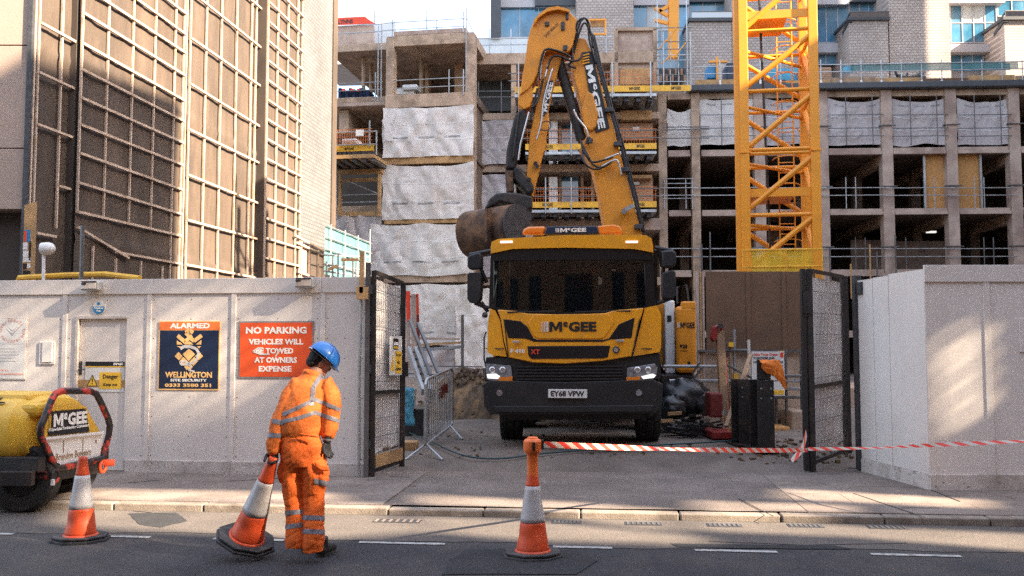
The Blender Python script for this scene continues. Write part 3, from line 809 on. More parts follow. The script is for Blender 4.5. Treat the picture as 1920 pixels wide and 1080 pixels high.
g = G(); g.box(-1.90, -1.84, 11.86, 11.92, .08, 2.84); g.build('hinge_post', 'galv_dark', gl)
g = G(); g.tube([(-1.96, 11.88, .1), (-1.97, 11.87, 1.2), (-1.95, 11.86, 2.9)], .02, 8); g.build('pole', 'galv', gl)
g = G(); g.box(-2.01, -1.86, 11.80, 11.86, 2.36, 2.52); g.box(-1.97, -1.92, 11.80, 11.86, 2.44, 2.98); g.build('clamp', 'wood', gl)
for k, v in enumerate((.1, .5, .93)):
    g = G(); g.tube([(-1.84, 11.9, .2 + 2.4 * v), (-1.84, 11.9, .32 + 2.4 * v)], .03, 8); g.build('hinge', 'iron', gl)
g = G(); g.beam(P(1, .48, .03), P(1, .56, .03), .1, .06); g.build('latch', 'black_steel', gl)
# notice on the left gate
MG = frame(-1.72, 12.02, 0, math.degrees(math.atan2(.69, .30)) )
t = thing('gate_notice', 'white notice with yellow warning panel hung on the left mesh gate', 'notice', (-1.72, 12.02, 1.35))
d = (Vector((-1.50, 12.62)) - Vector((-1.80, 11.93))).normalized(); deg_ = math.degrees(math.atan2(d.y, d.x))
MG = Matrix.Translation(Vector((-1.80, 11.93, 0)) + nn * .03) @ Matrix.Rotation(R(deg_), 4, 'Z')
s0, s1, z0, z1 = .34, .66, 1.37, 1.89
g = G(MG); g.box(s0, s1, -.012, -.004, z0, z1); g.build('board', 'plate', t)
g = G(MG); g.box(s0 + .14, s1 - .012, -.016, -.0125, z0 + .02, z0 + .32); g.panel([(s0 + .02, z0 + .06), (s0 + .12, z0 + .06), (s0 + .07, z0 + .28)], -.016, -.0125); g.build('face', 'sign_yellow', t)
g = G(MG); g.box(s0 + .09, s0 + .22, -.016, -.0125, z1 - .18, z1 - .03)
g.text('Danger', s0 + .16, s1 - .03, z0 + .24, z0 + .29, -.0185, .01); g.text('Site', s0 + .19, s1 - .06, z0 + .15, z0 + .20, -.0185, .01); g.text('entrance', s0 + .16, s1 - .03, z0 + .06, z0 + .10, -.0185, .01)
g.build('lettering', 'text_black', t)
g = G(MG); g.box(s0 + .10, s0 + .21, -.019, -.0165, z1 - .12, z1 - .08); g.build('print', 'text_white', t)
g = G(MG); g.box(s0 + .10, s0 + .21, -.019, -.0165, z1 - .165, z1 - .135); g.build('print', 'sign_yellow', t)
# right gate
gr, P, nn = bars_gate('mesh_gate', 'open black mesh gate with grey sheeting beside the right white hoarding', (4.02, 12.4), (4.86, 13.4), 2.80, 2.78, 0.14, 0.22, 26, 9, 'tarp_white', .075, .09, .0)
g = G(); g.beam((3.93, 12.38, .1), (3.93, 12.38, 2.80), .05, .09); g.build('stile', 'black_flat', gr)
g = G(); g.box(3.92, 4.02, 12.30, 12.36, 2.2, 2.5); g.build('latch', 'black_steel', gr)
# ================================================================ HELPERS FOR FACADES
def bx(g, M, px0, px1, pt, pb, y0, y1):
    """box of frame M whose front face (depth y0) covers these pixels"""
    m = (px0 + px1) / 2
    x0, x1 = L(M, px0, (pt + pb) / 2, y0).x, L(M, px1, (pt + pb) / 2, y0).x
    z1, z0 = L(M, m, pt, y0).z, L(M, m, pb, y0).z
    return g.box(x0, x1, y0, y1, z0, z1)
def part(M, name, m, parent, *a, bevel=0.0, label=None):
    g = G(M); bx(g, M, *a)
    return g.build(name, m, parent, bevel=bevel, label=label)
def tubepx(M, name, m, parent, p0, p1, y, r=0.025):
    g = G(M); g.tube([L(M, *p0, y), L(M, *p1, y)], r, 6)
    return g.build(name, m, parent)
def hz_tube(M, parent, px0, px1, py, y, r=0.025, m='galv', name='rail'):
    z = L(M, (px0 + px1) / 2, py, y).z
    g = G(M); g.tube([(L(M, px0, py, y).x, y, z), (L(M, px1, py, y).x, y, z)], r, 6)
    return g.build(name, m, parent)
def vt_tube(M, parent, px, pt, pb, y, r=0.025, m='galv', name='post'):
    x = L(M, px, (pt + pb) / 2, y).x
    g = G(M); g.tube([(x, y, L(M, px, pb, y).z), (x, y, L(M, px, pt, y).z)], r, 6)
    return g.build(name, m, parent)
def tarp(M, px0, px1, pt, pb, y, seed, label, m='tarp_white', seams=(.33, .66), printz=.72, wavy=0.25, group='protective sheets on the demolition building', fold=0.22, sag=0.0):
    x0, x1 = L(M, px0, (pt + pb) / 2, y).x, L(M, px1, (pt + pb) / 2, y).x
    z1, z0 = L(M, (px0 + px1) / 2, pt, y).z, L(M, (px0 + px1) / 2, pb, y).z
    W, H = x1 - x0, z1 - z0
    def off(u, v):
        k = nz3(u * W * 1.0 + seed * 7, v * H * .22, seed) * fold + nz3((u * W + v * H * .6) * 1.5, (v * H - u * W * .3) * .5, seed + 3) * fold * .5
        k += abs(nz3(u * W * 1.1 - v * 2.2, v * H * .5, seed + 8)) * fold * .5
        k += (1 - min(1, abs(nz3(u * W * .9 + v * H * .5 + seed, v * H * .7 - u * W * .35, seed + 13)) * 7)) * .03
        k += (1 - min(1, abs(nz3(u * W * 2.1 - v * H * .8, v * H * .8 + u * W * .3, seed + 21)) * 6)) * .02
        return -abs(k) - 0.02
    def P(u, v, d=0.0):
        xx = x0 + W * u + wavy * .35 * nz3(v * 3, seed, u) * (1 if u in (0, 1) else .3)
        zz = z0 + H * v
        zz += (1 - v) * wavy * .4 * nz3(u * 2.5, seed, 1) - v * wavy * .3 * abs(nz3(u * 2, seed, 5)) - sag * math.sin(math.pi * u) * v
        return (xx, y + off(u, v) - d, zz)
    t = thing('tarpaulin', label, 'tarpaulin', tuple(M @ Vector((x0 + W / 2, y, z0))), group=group)
    g = G(M); g.grid(P, 60, 44); g.build('sheet', m, t, smooth=True)
    for s_ in seams:
        g = G(M); g.grid(lambda u, v: P(u, s_ + .012 * v, .012), 34, 1); g.build('seam', 'tape_seam', t, smooth=True)
    if printz:
        g = G(M)
        for k in range(3):
            u0 = .12 + .28 * k
            g.grid(lambda u, v: P(u0 + .17 * u, 1 - printz + .03 * v, .014), 8, 1)
        g.build('print', 'print_grey', t)['kind'] = 'stuff'
    return t
def pane_window(M, parent, px0, px1, pt, pb, y, cols, rows=1, m='pane_blue', fw=0.06):
    """a framed window and its panes"""
    g = G(M); x0, x1 = L(M, px0, (pt + pb) / 2, y).x, L(M, px1, (pt + pb) / 2, y).x
    z1, z0 = L(M, (px0 + px1) / 2, pt, y).z, L(M, (px0 + px1) / 2, pb, y).z
    for i in range(cols + 1):
        x = x0 + (x1 - x0) * i / cols; g.box(x - fw / 2, x + fw / 2, y - .05, y + .05, z0, z1)
    for j in range(rows + 1):
        z = z0 + (z1 - z0) * j / rows; g.box(x0, x1, y - .045, y + .045, z - fw / 2, z + fw / 2)
    wn = g.build('window', 'grey_clad', parent)
    for i in range(cols):
        for j in range(rows):
            g = G(M); a = x0 + (x1 - x0) * i / cols; b = x0 + (x1 - x0) * (i + 1) / cols
            c = z0 + (z1 - z0) * j / rows; d = z0 + (z1 - z0) * (j + 1) / rows
            g.box(a + fw / 2, b - fw / 2, y - .01, y + .01, c + fw / 2, d - fw / 2)
            g.build('pane', m if rnd.random() > .3 else 'curtain' if m == 'pane_blue' and rnd.random() > .6 else m, wn)
    return wn

# ================================================================ THE STREET'S OTHER SIDE AND THE RIGHT: unseen terrace, and blocks added to shade the site
def holed_wall(name, label, X, y0, y1, z1, holes, m, th=0.02):
    """an added unseen wall in the plane X, pierced to shape sun patches, laid in thin courses"""
    def inside(y, z):
        for pl in holes:
            c = False
            if pl in DIM_HOLES and (z * 4) % 1 > .42: continue
            for (ya, za), (yb, zb) in zip(pl, pl[1:] + pl[:1]):
                if (za > z) != (zb > z) and y < (yb - ya) * (z - za) / (zb - za) + ya: c = not c
            if c: return True
        return False
    za, zb = min(p[1] for h_ in holes for p in h_) - .1, max(p[1] for h_ in holes for p in h_) + .1
    g = G(); g.box(X - th / 2, X + th / 2, y0, y1, 0, za); g.box(X - th / 2, X + th / 2, y0, y1, zb, z1)
    n = int((zb - za) / .03); dz = (zb - za) / n; dy = .05
    for i in range(n):
        z = za + dz * i; y = y0; st = y0; ins = False
        k = int((y1 - y0) / dy)
        for q in range(k + 1):
            yy = y0 + dy * q; a = inside(yy, z + dz / 2)
            if a and not ins:
                if yy > st: g.box(X - th / 2, X + th / 2, st, yy, z, z + dz)
            if ins and not a: st = yy
            ins = a
        if not ins: g.box(X - th / 2, X + th / 2, st, y1, z, z + dz)
    return tag(g.build(name, m), label, 'building')
DIM_HOLES = []  # openings slatted only to dim their sun patches
KX, KZ = -SUN_TO.y / SUN_TO.x, SUN_TO.z / SUN_TO.x
XR = 30.0
def sunproj(p):
    """where the ray from p to the sun crosses the plane X = XR"""
    d = XR - p[0]
    return (p[1] - KX * d, p[2] + KZ * d)
def hole_ground(pts, z=0.0): return [sunproj(gnd(a, b, z)) for a, b in pts]
def hole_board(pts): return [sunproj(MH @ L(MH, a, b)) for a, b in pts]
holes = [  # openings projected back from the sun patches wanted on road and hoarding
    hole_ground([(780, 970), (1000, 978), (1310, 1008), (1320, 1024), (1000, 1014), (780, 996)]),
    hole_ground([(800, 928), (1000, 938), (1290, 958), (1290, 988), (1050, 956), (790, 946)], .08),
    hole_ground([(1300, 966), (1600, 988), (1990, 1006), (1990, 1040), (1600, 1008), (1300, 996)]),
    hole_ground([(1470, 918), (1850, 938), (1850, 954), (1470, 936)], .08),
    hole_ground([(1310, 940), (1590, 948), (1590, 960), (1310, 958)], .08),
    hole_ground([(150, 918), (620, 925), (640, 940), (150, 938)], .08),
    hole_ground([(120, 952), (700, 958), (790, 1000), (600, 1012), (330, 1000), (100, 985)]),
    hole_board([(225, 580), (400, 560), (545, 612), (510, 740), (420, 770), (300, 775), (235, 700)]),
    hole_board([(-40, 550), (110, 570), (140, 640), (120, 760), (-40, 770)]),
]
px_ = (-1.72, 7.62)
holes.append([sunproj((px_[0] + a, px_[1], c)) for a, c in ((-.42, .25), (-.30, .25), (.42, .95), (.42, 1.66), (-.42, 1.66))])
holes.append([sunproj(at(a, b, 12.1)) for a, b in ((690, 500), (735, 515), (728, 650), (690, 700))])
holes.append([sunproj(at(a, b, 10.83)) for a, b in ((1745, 640), (1830, 620), (1845, 790), (1750, 800))])
DIM_HOLES += holes[7:9] + holes[9:12]
holes.append([sunproj(p) for p in (at(1040, 786, 15.5), at(1240, 790, 15.5), at(1430, 800, 15.5), at(1430, 806, 15.5), at(1240, 797, 15.5), at(1040, 790, 15.5))])
# holes that would meet are kept apart by the order of this list; openings are clipped to the wall
ok = []
for h_ in holes:
    ys = [p[0] for p in h_]; zs = [p[1] for p in h_]
    if min(ys) > -28 and max(ys) < 9.5: ok.append(h_)
YN = 26.1 - KX * (XR + 9.5)
holed_wall('sun_mask_wall', 'unseen wall added beyond the right edge, its openings shaping sun patches', XR, -30, YN, 33.5, ok, 'brick_infill')  # added wall out of view; its openings shape the sun patches
g = G(); g.box(XR, XR + 12, YN, YN + 17, 0, 23.5); tag(g.build('shade_block_low', 'brick_infill'), 'unseen low block added on the right to shade the crane', 'building')  # added out of view so the crane mast stays in shade
g = G(); g.box(XR + 1, XR + 16, YN + 17, 54, 0, 50); tag(g.build('shade_block_tall', 'render_beige'), 'unseen tall block added on the far right to shade the background', 'building')  # added out of view to keep the far facades in shade
g = G(); g.box(-40, 22, -16, -6, 0, 17); ob = g.build('street_terrace', 'brick_infill'); tag(ob, 'brick terrace across the street, behind the camera', 'building')
for i in range(16):
    for j in range(4):
        g = G(); x = -37 + i * 3.7; z = 2.2 + j * 3.8
        g.box(x, x + 1.6, -6.0, -5.95, z, z + 2.2); g.build('window', 'grey_dark', ob)

# ================================================================ LEFT: the battened party wall
ML = frame(-12.94, 0, 0, math.degrees(math.atan2(1, .128)))
pw = thing('party_wall_building', 'tall side wall covered with brown sheeting under a grid of timber battens', 'building', (-10.3, 20, 0))
x_a, x_b = L(ML, 54, 300).x + 3, L(ML, 628, 300).x
g = G(ML); g.box(x_a - 1.6, L(ML, 566, 300).x, .45, 6, 0, 19); g.build('wall', 'void_dark', pw)
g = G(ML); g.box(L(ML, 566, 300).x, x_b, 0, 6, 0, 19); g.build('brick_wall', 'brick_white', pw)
g = G(ML); g.box(x_b - .55, x_b + .02, -.06, 6.05, 0, 19.05); g.build('corner_strip', 'tarp_brown', pw)
def sheet(pxa, pxb, yo, seed):
    xa, xb = L(ML, pxa, 300, yo).x, L(ML, pxb, 300, yo).x
    g = G(ML)
    def P(u, v):
        x = xa + (xb - xa) * u; z = 1.5 + 17.5 * v
        d = .035 * nz3(x * 1.6, z * .7, seed) + .02 * abs(nz3(x * 5, z * 1.6, seed + 4))
        fz = z % 4.2
        if fz < .10: d -= .04 * (1 + nz3(x * 2, z, 7))
        return (x, yo + .05 + d, z)
    g.grid(P, 36, 120)
    g.build('sheeting', 'tarp_brown', pw, smooth=True)
    g = G(ML); g.box(xa, xb, yo + .14, .44, 1.5, 19); g.build('backing', 'void_dark', pw)
    return xa, xb
def batten_h(pxa, pxb, pya, yo, w=.055, slope=0.0, px_z=None):
    z = L(ML, px_z if px_z is not None else pxa, pya, yo).z
    xa, xb = L(ML, pxa, 300, yo).x, L(ML, pxb, 300, yo).x
    g = G(ML); g.beam((xa, yo - .025, z), (xb, yo - .025, z + slope), .05, w); return g.build('batten', 'batten', pw)
def batten_v(px, yo, za=2.0, zb=18.8, w=.05, j=0.0):
    x = L(ML, px, 300, yo).x
    g = G(ML); g.beam((x, yo + .012, za), (x + j, yo + .012, zb), w, .045, up=(1, 0, 0)); return g.build('batten', 'batten', pw)
# first bay
sheet(57, 139, .25, 1)
for p in (58.5, 66): batten_v(p, .2)
z_lo = L(ML, 108, 428, .2).z
batten_v(110, .2, z_lo); batten_v(136, .2, 2.4)
for py in (-60, 38, 133, 232): batten_h(66, 136, py, .2)
batten_h(110, 136, 349, .2, px_z=110); batten_h(72, 108, 438, .2, px_z=72)
# second bay
sheet(147, 345, 0, 2)
zb2 = L(ML, 141, 398, 0).z
for p in (148, 197.5, 245, 286, 324, 340, 346): batten_v(p, 0, zb2 if p < 300 else 1.5, j=rnd.uniform(-.04, .04))
for py in (-125, -78, -30, 20, 78, 128, 182, 233, 287, 343, 398): batten_h(148, 342, py, 0, .06, slope=rnd.uniform(-.04, .04))
g = G(ML); a, b = L(ML, 135, 426, .1), L(ML, 232, 484, .1); g.beam((a.x, -.04, a.z), (b.x, -.04, b.z), .05, .06); g.build('batten', 'batten', pw)
batten_h(219, 342, 473, 0, px_z=219)
for p, q in ((180, 462), (223, 486), (270, 490), (310, 500)): batten_v(p, 0, 1.5, L(ML, p, q, 0).z)
# third bay
sheet(351, 491, .06, 3)
for p in (352.5, 382.5, 412, 441, 468, 477, 491): batten_v(p, .03, j=rnd.uniform(-.05, .05))
for py in (-106, -20, 68, 155, 242, 328, 413, 497): batten_h(352, 488, py, .03, .06, slope=rnd.uniform(-.05, .05))
# fourth bay stands proud
sheet(500, 562, -.22, 4)
for p in (499, 518, 537.5, 556, 564): batten_v(p, -.25, w=.06)
for py in [-150 + 37.3 * k for k in range(19)]: batten_h(499, 565, py, -.25, .06)
g = G(ML); xx = L(ML, 499, 300, -.22).x; g.box(xx - .12, xx, -.2, .4, 1.5, 19); g.build('return', 'void_dark', pw)
for s_, ob_ in ((352, .03), (148, 0), (136, .2)):
    pass
# low handrail and battens at the white corner
for a, b in (((554, 442), (612, 472)), ((556, 455), (612, 480)), ((560, 510), (610, 528))):
    p, q = L(ML, *a, -.3), L(ML, *b, -.3); g = G(ML); g.beam(p, q, .06, .07); g.build('batten', 'batten', pw)
for p in (566, 581, 598, 608): 
    x = L(ML, p, 490, -.3).x; g = G(ML); g.beam((x, -.27, 1.5), (x, -.27, L(ML, p, 452 + (p - 566) * .5, -.3).z), .05, .05, up=(1, 0, 0)); g.build('batten', 'batten', pw)
g = G(ML); bx(g, ML, 562, 611, 462, 560, -.2, -.02); g.build('board', 'render_beige', pw)
# beige facade at the left edge
MBf = frame(-10.55, 19.9, 0, 0)
bf = thing('beige_building', 'beige rendered building with dark ground floor at the left edge', 'building', (-14, 19.9, 0))
zj = [L(MBf, 20, p).z for p in (393, 278, 85, -110)]
for a, b in zip(zj, zj[1:]):
    g = G(MBf); g.box(-12, L(MBf, 49, 200).x, 0, .3, a + .012, b - .012); g.build('cladding_panel', 'render_beige', bf, bevel=.01)
g = G(MBf); g.box(-12, L(MBf, 49, 200).x - .03, .3, 10, zj[0], zj[-1]); g.build('wall', 'concrete_dark', bf)
g = G(MBf); g.box(-12, L(MBf, 40, 450).x, .5, 3, 0, zj[0]); g.build('ground_floor', 'void_dark', bf)
g = G(MBf); x = L(MBf, 50, 200).x; g.box(x, x + .09, -.06, .25, 1, 12); g.build('downpipe', 'iron', bf)
# plywood board with notices
Mq = frame(-7.9, 15.0, 0, 18)
pb = thing('plywood_notice', 'tall brown plywood panel with blue and red emblem and white notices above hoarding', 'notice', (-7.9, 15.0, 1.5))
a, b = L(Mq, 40, 560), L(Mq, 69, 378)
g = G(Mq); g.panel([(a.x, 1.2), (b.x, 1.2), (b.x, b.z), (a.x, L(Mq, 40, 384).z)], 0, .03); g.build('board', 'wood', pb)
for c_, (p0, p1, q0, q1) in (('sign_blue', (45, 57, 431, 453)), ('red_bright', (45, 50, 433, 452)), ('text_black', (54, 58, 452, 488)), ('plate', (43, 52, 455, 468)), ('plate', (43, 53, 470, 482)), ('plate', (43, 58, 483, 491)), ('text_black', (43, 50, 494, 505)), ('plate', (51, 57, 494, 503)), ('text_black', (43, 57, 507, 518))):
    yo = -.003 if c_ != 'red_bright' else -.006
    g = G(Mq); bx(g, Mq, p0, p1, q0, q1, yo, yo + .002); g.build('notice', c_, pb)
# lamp on a post, pole and long yellow pipe
lp = thing('post_lamp', 'white floodlight head on thin white post above the hoarding', 'lamp', tuple(at(83, 540, 14)))
g = G(); p = at(81, 560, 14); q = at(82, 478, 14); g.tube([p, q], .025, 8); g.build('post', 'white_gloss', lp)
g = G(); a = at(78, 466, 14); b = at(103, 466, 14); g.tube([a, a.lerp(b, .5), a.lerp(b, .8), b], [.09, .10, .08, .03], 12); g.build('head', 'white_gloss', lp, smooth=40)
g = G(); g.tube([at(151, 580, 13.6), at(153, 500, 13.6), at(155, 423, 13.6)], .032, 8)
tag(g.build('grey_pole', 'galv_dark', smooth=40), 'grey pole standing up behind the left hoarding', 'pole')
g = G(); g.tube([at(33, 530, 14.2), at(36, 521, 14.2), at(120, 516, 14), at(196, 514, 14), at(262, 522, 13.6)], .045, 8)
tag(g.build('yellow_pipe', 'board_yellow', smooth=40), 'long yellow pipe lying along the top of the left hoarding', 'pipe')

# ================================================================ BACK: LEFT TOWER of the demolition building
MB = Matrix.Translation(Vector((at(720, 500, 45).x, 45, 0))) @ Matrix.Rotation(R(-9), 4, 'Z')
bt = thing('demolition_block', 'half demolished concrete block behind white sheets left of the digger arm', 'building', (MB.translation.x, 45, 0))
xl, xm, xr_ = L(MB, 600, 300).x, L(MB, 721, 300).x, L(MB, 889, 300).x
def slab(M, parent, x0, x1, pt, pb, pxm, y0, y1, m='concrete', name='slab'):
    z1, z0 = L(M, pxm, pt, y0).z, L(M, pxm, pb, y0).z
    g = G(M); n = 40
    # broken lower edge
    g.box(x0, x1, y0, y1, z0, z1); return g.build(name, m, parent, bevel=.03)
for a in ((721, 736, 72, 700), (872, 889, 70, 700)):
    part(MB, 'column', 'concrete', bt, *a, 0, .6, bevel=.03)
for px, yo in ((737, 6), (800, 6), (861, 3.2)):
    x = L(MB, px, 120, yo).x; g = G(MB); g.box(x - .25, x + .25, yo, yo + .5, 0, L(MB, 800, 80, yo).z); g.build('column', 'prop_rust', bt)
slab(MB, bt, xm + .02, xr_ - .02, 64, 84, 805, .05, 10, name='roof_slab')
slab(MB, bt, xm + .3, xr_ - .5, 55, 64, 805, .4, 9, 'concrete_pink', 'roof_slab')
for pt, pb in ((177, 198), (294, 305), (404, 417), (515, 528)):
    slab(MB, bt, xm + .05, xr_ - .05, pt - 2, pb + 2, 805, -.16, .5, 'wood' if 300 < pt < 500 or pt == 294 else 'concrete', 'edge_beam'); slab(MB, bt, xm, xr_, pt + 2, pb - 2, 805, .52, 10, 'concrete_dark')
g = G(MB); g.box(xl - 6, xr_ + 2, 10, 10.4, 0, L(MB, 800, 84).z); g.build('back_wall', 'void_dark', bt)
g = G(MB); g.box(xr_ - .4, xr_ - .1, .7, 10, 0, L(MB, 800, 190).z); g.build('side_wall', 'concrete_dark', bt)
# wing A
slab(MB, bt, xl, xm - .02, 82, 96, 672, 1.0, 10, name='roof_slab')
slab(MB, bt, xl, xm - .02, 182, 192, 672, .3, 10); slab(MB, bt, xl, xm - .02, 192, 199, 672, .15, 1.0, 'concrete_pink', 'edge_beam')
slab(MB, bt, xl, xm - .02, 386, 404, 672, .3, 10); slab(MB, bt, xl, xm - .02, 500, 512, 672, .3, 10)
g = G(MB); x = L(MB, 628, 215).x; g.box(x, x + .5, .6, 9, L(MB, 672, 240).z, L(MB, 672, 199).z); g.build('downstand', 'concrete', bt)
for px, yo in ((682, 2.0), (696, 3.2)):
    x = L(MB, px, 130, yo).x; z0, z1 = L(MB, 672, 182, yo).z, L(MB, 672, 97, yo).z
    g = G(MB); g.tube([(x, yo, z0), (x, yo, (z0 + z1) / 2 + .5), (x, yo, (z0 + z1) / 2 + .55), (x, yo, z1)], [.11, .11, .14, .10], 8); g.box(x - .25, x + .25, yo - .2, yo + .2, z1 - .06, z1); g.build('prop', 'prop_rust', bt)
for px, yo in ((790, 2.2), (801, 3.4)):
    x = L(MB, px, 130, yo).x; z0, z1 = L(MB, 805, 177, yo).z, L(MB, 805, 84, yo).z
    g = G(MB); g.tube([(x, yo, z0), (x, yo, z1)], .10, 8); g.tube([(x, yo, z0 + 2.4), (x, yo, z0 + 2.5)], .16, 8); g.build('prop', 'prop_rust', bt)
# stores on the top storey
for (a, m, lab) in (((740, 776, 164, 177, 1.0, 2.0), 'white_gloss', 'row of pale sacks'), ((754, 782, 158, 168, .8, 1.6), 'pale_sheet', 'grey lidded box')):
    g = G(MB); bx(g, MB, *a); tag(g.build('storage_box', m, bevel=.05), lab + ' on the top storey of the left block', 'box')
g = G(MB)
for i in range(9):
    px = 634 + 6.5 * i; bx(g, MB, px, px + 5.5, 165 + (i % 3) * 2, 184, .5 + .1 * (i % 2), 1.4)
tag(g.build('rubble_sacks', 'sign_navy'), 'row of dark sacks with red rims on the open top storey', 'sacks'); bpy.data.objects['rubble_sacks']['kind'] = 'stuff'
for k, px in enumerate((641, 657, 669)):
    g = G(MB); bx(g, MB, px, px + 5, 166, 171, .38, .46); tag(g.build('red_crate', 'red_bright'), ('first', 'second', 'third')[k] + ' small red lid among the dark sacks at the top left', 'lid')
# roof scaffold
sc = thing('roof_scaffold', 'thin tube guard rail along the broken roof of the left block', 'scaffold', tuple(at(800, 60, 45)))
for px, pt, pb in ((736, 36, 72), (800, 18, 62), (819, 37, 60), (869, 22, 60), (874, 15, 190), (715, 30, 190), (709, 45, 190)): vt_tube(MB, sc, px, pt, pb, .0 if px != 800 else -.1, .03)
for py in (39, 53): hz_tube(MB, sc, 718, 872, py, -.06)
for py in (48, 62): hz_tube(MB, sc, 600, 718, py, .6)
for py in (148, 163): hz_tube(MB, sc, 737, 874, py, -.1)
for py in (156, 170): hz_tube(MB, sc, 600, 718, py, -.0)
for px, pt, pb in ((704, 136, 190), (842, 130, 178), (869, 130, 178)): vt_tube(MB, sc, px, pt, pb, -.15, .03)
tubepx(MB, 'brace', 'galv', sc, (876, 35), (888, 62), -.12)
# white sheets on the left tower
tarp(MB, 718, 889, 199, 294, -.15, 1, 'clean white sheet over the second storey of the left block, highest of its column', 'tarp_white', printz=.62, sag=.1)
tarp(MB, 717, 889, 306, 411, -.15, 2, 'white sheet with a diagonal tear, below the topmost sheet of the left block', 'tarp_white', sag=.15, wavy=.5)
tarp(MB, 697, 890, 418, 516, -.2, 3, 'pale pinkish sheet sagging above the left mesh gate', 'tarp_white', printz=.75, wavy=.6)
tarp(MB, 700, 905, 532, 652, -.2, 4, 'dirty white sheet behind the red ladder near the ground', 'tarp_white', printz=.8, wavy=.5)
tarp(MB, 640, 905, 655, 735, -.4, 5, 'crumpled grey sheet behind the crowd barrier at ground level', 'tarp_grey', seams=(), printz=0, fold=.5)
tarp(MB, 600, 715, 400, 520, -.2, 6, 'dusty sheet on the low wall behind the turquoise netting', 'tarp_grey', seams=(), printz=0)
tarp(MB, 855, 925, 540, 690, -.8, 14, 'torn white sheet hanging beside the left mirror of the truck', 'tarp_white', fold=.5, printz=0)
g = G(MB); P0 = [L(MB, *p, -.5) for p in ((721, 240), (716, 226), (730, 208), (743, 203), (740, 222), (733, 233), (736, 265), (721, 262))]
g.prism(P0, (0, .05, 0)); tag(g.build('loose_flap', 'tarp_white'), 'loose corner of white sheet folded round the left column', 'sheet')
# loading platform with yellow board
lpf = thing('loading_platform', 'caged loading platform with yellow edge board on the left wing', 'platform', tuple(at(660, 290, 43)))
for (a, m, n_) in (((600, 700, 271, 284, -2.2, -2.1), 'board_yellow', 'edge_board'), ((600, 702, 290, 297, -2.3, 0), 'wood', 'deck')): part(MB, n_, m, lpf, *a)
for i in range(11):
    px = 606 + 9.2 * i; part(MB, 'roller', 'iron', lpf, px, px + 6, 284.5, 290, -2.2, -1.9)
for i in range(6):
    x = L(MB, 612 + 17 * i, 300, -2).x; g = G(MB); g.box(x, x + .2, -2.2, .3, L(MB, 650, 305, -2).z, L(MB, 650, 297.5, -2.2).z); g.build('joist', 'galv_dark', lpf)
for i in range(22):
    px = 602 + 4.4 * i; vt_tube(MB, lpf, px, 243, 271, -2.15, .012, 'orange_mesh', 'mesh_bar')
for py in (243, 250, 257, 264): hz_tube(MB, lpf, 600, 698, py, -2.15, .012, 'orange_mesh', 'mesh_bar')
for py in (248, 272): hz_tube(MB, lpf, 600, 706, py, -2.3, .035)
for px, pt, pb in ((693, 226, 275), (706, 245, 290)): vt_tube(MB, lpf, px, pt, pb, -2.3, .035)
part(MB, 'notice', 'plate', lpf, 667, 682, 243, 255, -2.40, -2.38)
g = G(MB); x0, x1 = L(MB, 646, 279, -2.22).x, L(MB, 663, 279, -2.22).x; z0, z1 = L(MB, 650, 281.5, -2.22).z, L(MB, 650, 277, -2.22).z; logo(g, x0, x1, z0, z1, -2.215, None, .02); g.build('lettering', 'text_black', lpf)
part(MB, 'skip', 'white_gloss', lpf, 640, 669, 259, 270, -1.9, -1.0, bevel=.1)
# timber frame opening
tf = thing('timber_opening', 'timber framed opening with crossed tubes below the loading platform', 'frame', tuple(at(672, 390, 43.5)))
for a in ((632, 716, 317, 325), (634, 709, 334, 340), (636, 712, 397, 405)): part(MB, 'beam', 'wood', tf, *a, -.6 if a[2] < 330 else -.3, -.3 if a[2] < 330 else -.1)
for a in ((634, 639, 325, 405), (708, 713, 325, 405)): part(MB, 'post', 'wood', tf, *a, -.6, -.4)
for py in (365, 379): hz_tube(MB, tf, 640, 708, py, -.7)
tubepx(MB, 'brace', 'galv', tf, (645, 336), (706, 362), -.65)
tarp(MB, 606, 632, 330, 420, -.9, 9, 'hanging pale sheet beside the timber frame', 'tarp_white', seams=(), printz=0, fold=.4)
tarp(MB, 606, 632, 210, 250, -.9, 10, 'small pale sheet end left of the loading platform', 'tarp_white', seams=(), printz=0, fold=.4)
# turquoise netting scaffold parallel to the party wall
M2 = frame(-11.9, 0, 0, math.degrees(math.atan2(1, .128)))
ts = thing('netted_scaffold', 'turquoise netting on silver scaffold tubes beside the white brick corner', 'scaffold', (-7, 38, 0))
a, b = L(M2, 612, 300).x, L(M2, 694, 300).x
zt, zb = L(M2, 618, 426).z, L(M2, 618, 492).z
g = G(M2); g.grid(lambda u, v: (a + (b - a) * u, .02 + .03 * nz3(u * 8, v * 4), zb - .5 + (zt - zb + .5) * v), 20, 8); g.build('netting', 'teal_net', ts, smooth=True)
for z in (zt, (zt * 2 + zb) / 3, (zt + 2 * zb) / 3, zb - .1): 
    g = G(M2); g.tube([(a, -.06, z), (b + .2, -.06, z)], .03, 6); g.build('rail', 'galv', ts)
for i in range(4):
    x = a + .4 + (b - a - .6) * i / 3; g = G(M2); g.tube([(x, -.09, 0), (x, -.09, zt + (.6 if i == 3 else .1))], .03, 6); g.build('post', 'galv', ts)
ws = thing('white_scaffold', 'low cluster of white scaffold tubes below the turquoise netting', 'scaffold', (-7, 33, 0))
for px, pt in ((612, 490), (624, 478), (634, 476), (645, 490), (662, 486), (684, 470), (668, 492)):
    g = G(); q = at(px, pt, 31); g.tube([Vector((q.x, q.y, 0)), q], .03, 6); g.build('post', 'galv', ws)
for py0, py1 in ((478, 482), (495, 508), (508, 520)):
    g = G(); g.tube([at(606, py0, 30.9), at(690, py1, 32.4)], .03, 6); g.build('rail', 'galv', ws)
